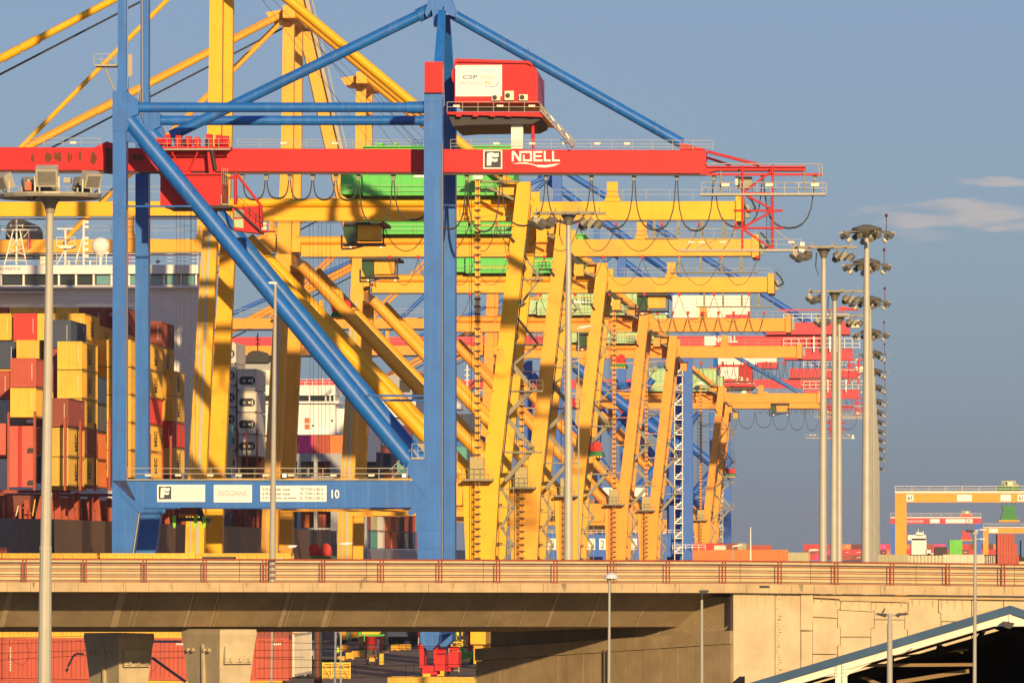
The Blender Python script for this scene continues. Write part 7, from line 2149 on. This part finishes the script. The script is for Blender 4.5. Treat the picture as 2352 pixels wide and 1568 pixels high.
# red and white box behind the forklift, yellow pallet beside it
gx = G(838, 1505, GZ)
t = local_thing('equipment_box', gx, 0, 'red and white box on legs behind the orange forklift', 'box')
lpart('shell', t, M['red'], lambda mb: mb.box((0, 0, 0.6), (2.0, 1.2, 2.3)))
lpart('panel', t, M['white'], lambda mb: mb.box((1.45, -0.03, 0.7), (1.75, 0.0, 2.0)))
for x in (0.1, 1.8):
    lpart('leg', t, M['dark'], lambda mb: mb.box((x, 0.1, 0), (x + 0.1, 1.1, 0.6)))
gx = G(871.5, 1525, GZ)
t = local_thing('pallet_stack', gx, 0, 'upright yellow panel stack right of the forklift', 'pallet')
for k in range(5):
    lpart('panel', t, M['vest'] if False else M['frameyellow'], lambda mb: mb.box((k * 0.09, 0, 0), (k * 0.09 + 0.07, 0.9, 1.2)))
# yellow timber frame
gx = G(740, 1558, GZ)
t = local_thing('timber_frame', gx, rad(4), 'open yellow frame with diagonal braces before the crates', 'frame')
for z in (0.05, 0.8, 1.45):
    for y in (0, 1.2):
        lpart('rail', t, M['frameyellow'], lambda mb: mb.box((0, y, z), (2.75, y + 0.08, z + 0.12)))
for x in (0, 0.85, 1.75, 2.65):
    for y in (-0.01, 1.21):
        lpart('upright', t, M['frameyellow'], lambda mb: mb.box((x, y - 0.04, 0), (x + 0.1, y + 0.06, 1.6)))
for x0, x1 in ((0.1, 0.8), (1.7, 0.95), (1.9, 2.6)):
    lpart('brace', t, M['frameyellow'], lambda mb: mb.beam((x0, -0.03, 1.45), (x1, -0.03, 0.2), 0.05, 0.1))
for k in range(4):
    lpart('plank', t, M['crate'], lambda mb: mb.box((0.1, 0.3, 0.2 + k * 0.32), (2.6, 0.36, 0.44 + k * 0.32)))
# tractor unit, white
gx = G(686, 1535, GZ)
t = local_thing('terminal_tractor', gx, rad(0), 'white terminal tractor cab behind the left forklift', 'truck')
lpart('cab', t, M['white'], lambda mb: mb.prism([(0.7, 0, 1.0), (2.0, 0, 1.0), (2.0, 0, 3.0), (0.9, 0, 3.0), (0.85, 0, 1.8), (0.0, 0, 1.75), (0.0, 0, 1.2), (0.7, 0, 1.2)], (0, 2.0, 0)))
lpart('cab_window', t, M['teal'], lambda mb: mb.prism([(1.0, -0.03, 1.95), (1.75, -0.03, 1.95), (1.75, -0.03, 2.75), (1.05, -0.03, 2.75)], (0, 0.02, 0)))
lpart('chassis', t, M['dark'], lambda mb: mb.box((-0.2, 0.2, 0.5), (4.2, 1.8, 1.0)))
lpart('beacon', t, M['lamp_on'], lambda mb: mb.box((0.9, 0.4, 3.0), (1.1, 0.6, 3.15)))
for x in (0.4, 3.4):
    lpart('wheel', t, M['tyre'], lambda mb: mb.tube((x, 0.0, 0.5), (x, 0.35, 0.5), 0.5, n=14))
# green skip, green and yellow loader, white truck
gx = G(774, 1476, GZ)
t = local_thing('skip', gx, 0, 'dark green waste skip under the bridge edge', 'skip')
lpart('tub', t, M['skipgreen'], lambda mb: mb.prism([(0.15, 0, 0.1), (1.55, 0, 0.1), (1.75, 0, 1.4), (0, 0, 1.4)], (0, 1.5, 0)))
for k in range(4):
    lpart('rib', t, M['skipgreen'], lambda mb: mb.box((0.25 + k * 0.4, -0.04, 0.15), (0.31 + k * 0.4, 0, 1.35)))
gx = G(822, 1492, GZ)
t = local_thing('reach_stacker', gx, 0, 'green and yellow loader with big tyres behind the red box', 'loader')
lpart('body', t, M['machinegreen'], lambda mb: (mb.box((0.3, 0, 1.1), (3.3, 3, 2.0)), mb.box((0.0, 0.2, 1.5), (0.5, 2, 2.6))))
lpart('boom', t, M['frameyellow'], lambda mb: mb.prism([(0.4, 0.3, 2.0), (2.6, 0.3, 2.0), (3.2, 0.3, 2.6), (2.6, 0.3, 3.2), (0.4, 0.3, 3.2)], (0, 1.2, 0)))
for x in (0.45, 3.2):
    lpart('wheel', t, M['tyre'], lambda mb: mb.tube((x - 0.3, 0.2, 0.9), (x + 0.3, 0.2, 0.9), 0.9, n=16))
for x in (0.1, 1.0):
    lpart('tail_lamp', t, M['inkred'], lambda mb: mb.box((x, -0.05, 1.75), (x + 0.25, 0.0, 1.9)))
gx = G(891, 1482, GZ)
t = local_thing('lorry', gx, 0, 'white lorry with dark wheels parked beyond the three crates', 'lorry')
lpart('bed', t, M['white'], lambda mb: (mb.box((0, 0, 1.2), (2.6, 2.2, 1.5)), mb.box((0, 0, 1.5), (2.4, 0.1, 2.6))))
lpart('cab', t, M['dark'], lambda mb: mb.box((2.7, 0, 0.9), (4.0, 2.2, 2.9)))
lpart('underframe', t, M['dark'], lambda mb: mb.box((0, 0.3, 0.6), (4.0, 1.9, 1.2)))
for x in (0.6, 1.7, 3.4):
    lpart('wheel', t, M['tyre'], lambda mb: mb.tube((x, -0.05, 0.5), (x, 0.3, 0.5), 0.5, n=14))
# racks, green ramp, container end at the right
for k in range(3):
    gx = G(1036 + k * 12, 1500 - k * 5, GZ)
    t = local_thing('rack', gx, 0, '%s yellow steel rack in front of the brown container end' % ('left', 'middle', 'right')[k], 'rack', 'yellow racks')
    for z in (0.2, 0.75, 1.3):
        lpart('shelf', t, M['frameyellow'], lambda mb: mb.box((0, 0, z), (1.4, 1.0, z + 0.14)))
    for x in (0, 1.3):
        for y in (0, 0.9):
            lpart('upright', t, M['frameyellow'], lambda mb: mb.box((x, y, 0), (x + 0.1, y + 0.1, 1.7 + 0.3 * k)))
    lpart('brace', t, M['frameyellow'], lambda mb: mb.beam((0.1, -0.02, 0.2), (1.3, -0.02, 1.3), 0.04, 0.08))
gx = G(1049, 1524, GZ)
t = local_thing('ramp_machine', gx, 0, 'bright green wedge-shaped machine beside the dark wall', 'machine')
lpart('hull', t, M['machinegreen'], lambda mb: mb.prism([(0, 0, 0.55), (0.5, 0, 0.4), (1.9, 0, 0.75), (2.4, 0, 0.95), (2.4, 0, 1.35), (1.0, 0, 1.25), (0.6, 0, 1.9), (0.42, 0, 1.9), (0.5, 0, 0.9)], (0, 1.2, 0)))
lpart('underside', t, M['dark'], lambda mb: mb.prism([(1.3, 0.1, 0.0), (2.3, 0.1, 0.0), (2.3, 0.1, 0.9), (1.5, 0.1, 0.6)], (0, 1.0, 0)))
lpart('strip', t, M['crate'], lambda mb: mb.box((0.1, -0.05, 0.28), (1.6, 0.0, 0.36)))
gx = G(1069, 1493, GZ)
container(gx.x, gx.y, GZ, 'oxide red', 'brown container end with white bars by the dark wall', doors=1, marks=False)
pole = G(961.5, 1493, GZ)
t = local_thing('warning_pole', pole, 0, 'thin red and white pole left of the blue bogie frame', 'pole')
lpart('lower', t, M['red'], lambda mb: mb.tube((0, 0, 0), (0, 0, 0.8), 0.06, n=8))
lpart('middle', t, M['white'], lambda mb: mb.tube((0, 0, 0.8), (0, 0, 1.6), 0.06, n=8))
lpart('upper', t, M['red'], lambda mb: mb.tube((0, 0, 1.6), (0, 0, 2.4), 0.06, n=8))
gx = G(1030, 1546, GZ)
t = local_thing('service_trolley', gx, 0, 'red and grey equipment trolley right of the crane bogies', 'trolley')
lpart('frame', t, M['steel'], lambda mb: (mb.box((0, 0, 0.15), (0.1, 0.8, 2.6)), mb.box((1.0, 0, 0.15), (1.1, 0.8, 2.6)), *[mb.box((0.1, 0, 0.3 + 0.5 * k), (1.0, 0.7, 0.36 + 0.5 * k)) for k in range(5)]))
lpart('load', t, M['red'], lambda mb: (mb.box((0.12, 0.05, 0.9), (0.98, 0.6, 1.3)), mb.box((0.12, 0.05, 1.4), (0.98, 0.6, 1.75))))
for x in (0.1, 0.95):
    lpart('castor', t, M['tyre'], lambda mb: mb.tube((x - 0.04, 0.2, 0.12), (x + 0.04, 0.2, 0.12), 0.12, n=10))

# small fittings that cannot be picked apart singly
for o in bpy.data.objects:
    if o.name.split('.')[0] in ('lift_rungs', 'lift_cable', 'hoist_ropes', 'festoon_cable', 'loop_cable', 'mast_rope', 'ropes', 'mast_ladder', 'hanging_ladder', 'house_stair', 'lower_stair', 'boom_tie', 'house_door_frame', 'rafter_hole', 'overhead_wires', 'winch_drum', 'port_hole', 'louvre', 'lifebuoy', 'lifebuoy_frame'):
        o['kind'] = 'stuff'

# ---------------------------------------------------------------- the air: thin sea haze over the port
hz_m = bpy.data.materials.new('sea_haze')
hz_m.use_nodes = True
t_ = hz_m.node_tree
t_.nodes.clear()
ho = t_.nodes.new('ShaderNodeOutputMaterial')
hv = t_.nodes.new('ShaderNodeVolumePrincipled')
hv.inputs['Color'].default_value = (0.86, 0.88, 0.92, 1)
hv.inputs['Density'].default_value = 0.000045
hv.inputs['Anisotropy'].default_value = 0.2
t_.links.new(hv.outputs[0], ho.inputs['Volume'])
mb = MB()
mb.box((-9100, -120, GZ - 4.2), (6100, 16100, 125))
hb_ = mb.build('haze', hz_m)
hb_['kind'] = 'stuff'
hb_['label'] = 'thin sea haze filling the air over the port'
SC.cycles.volume_bounces = 0
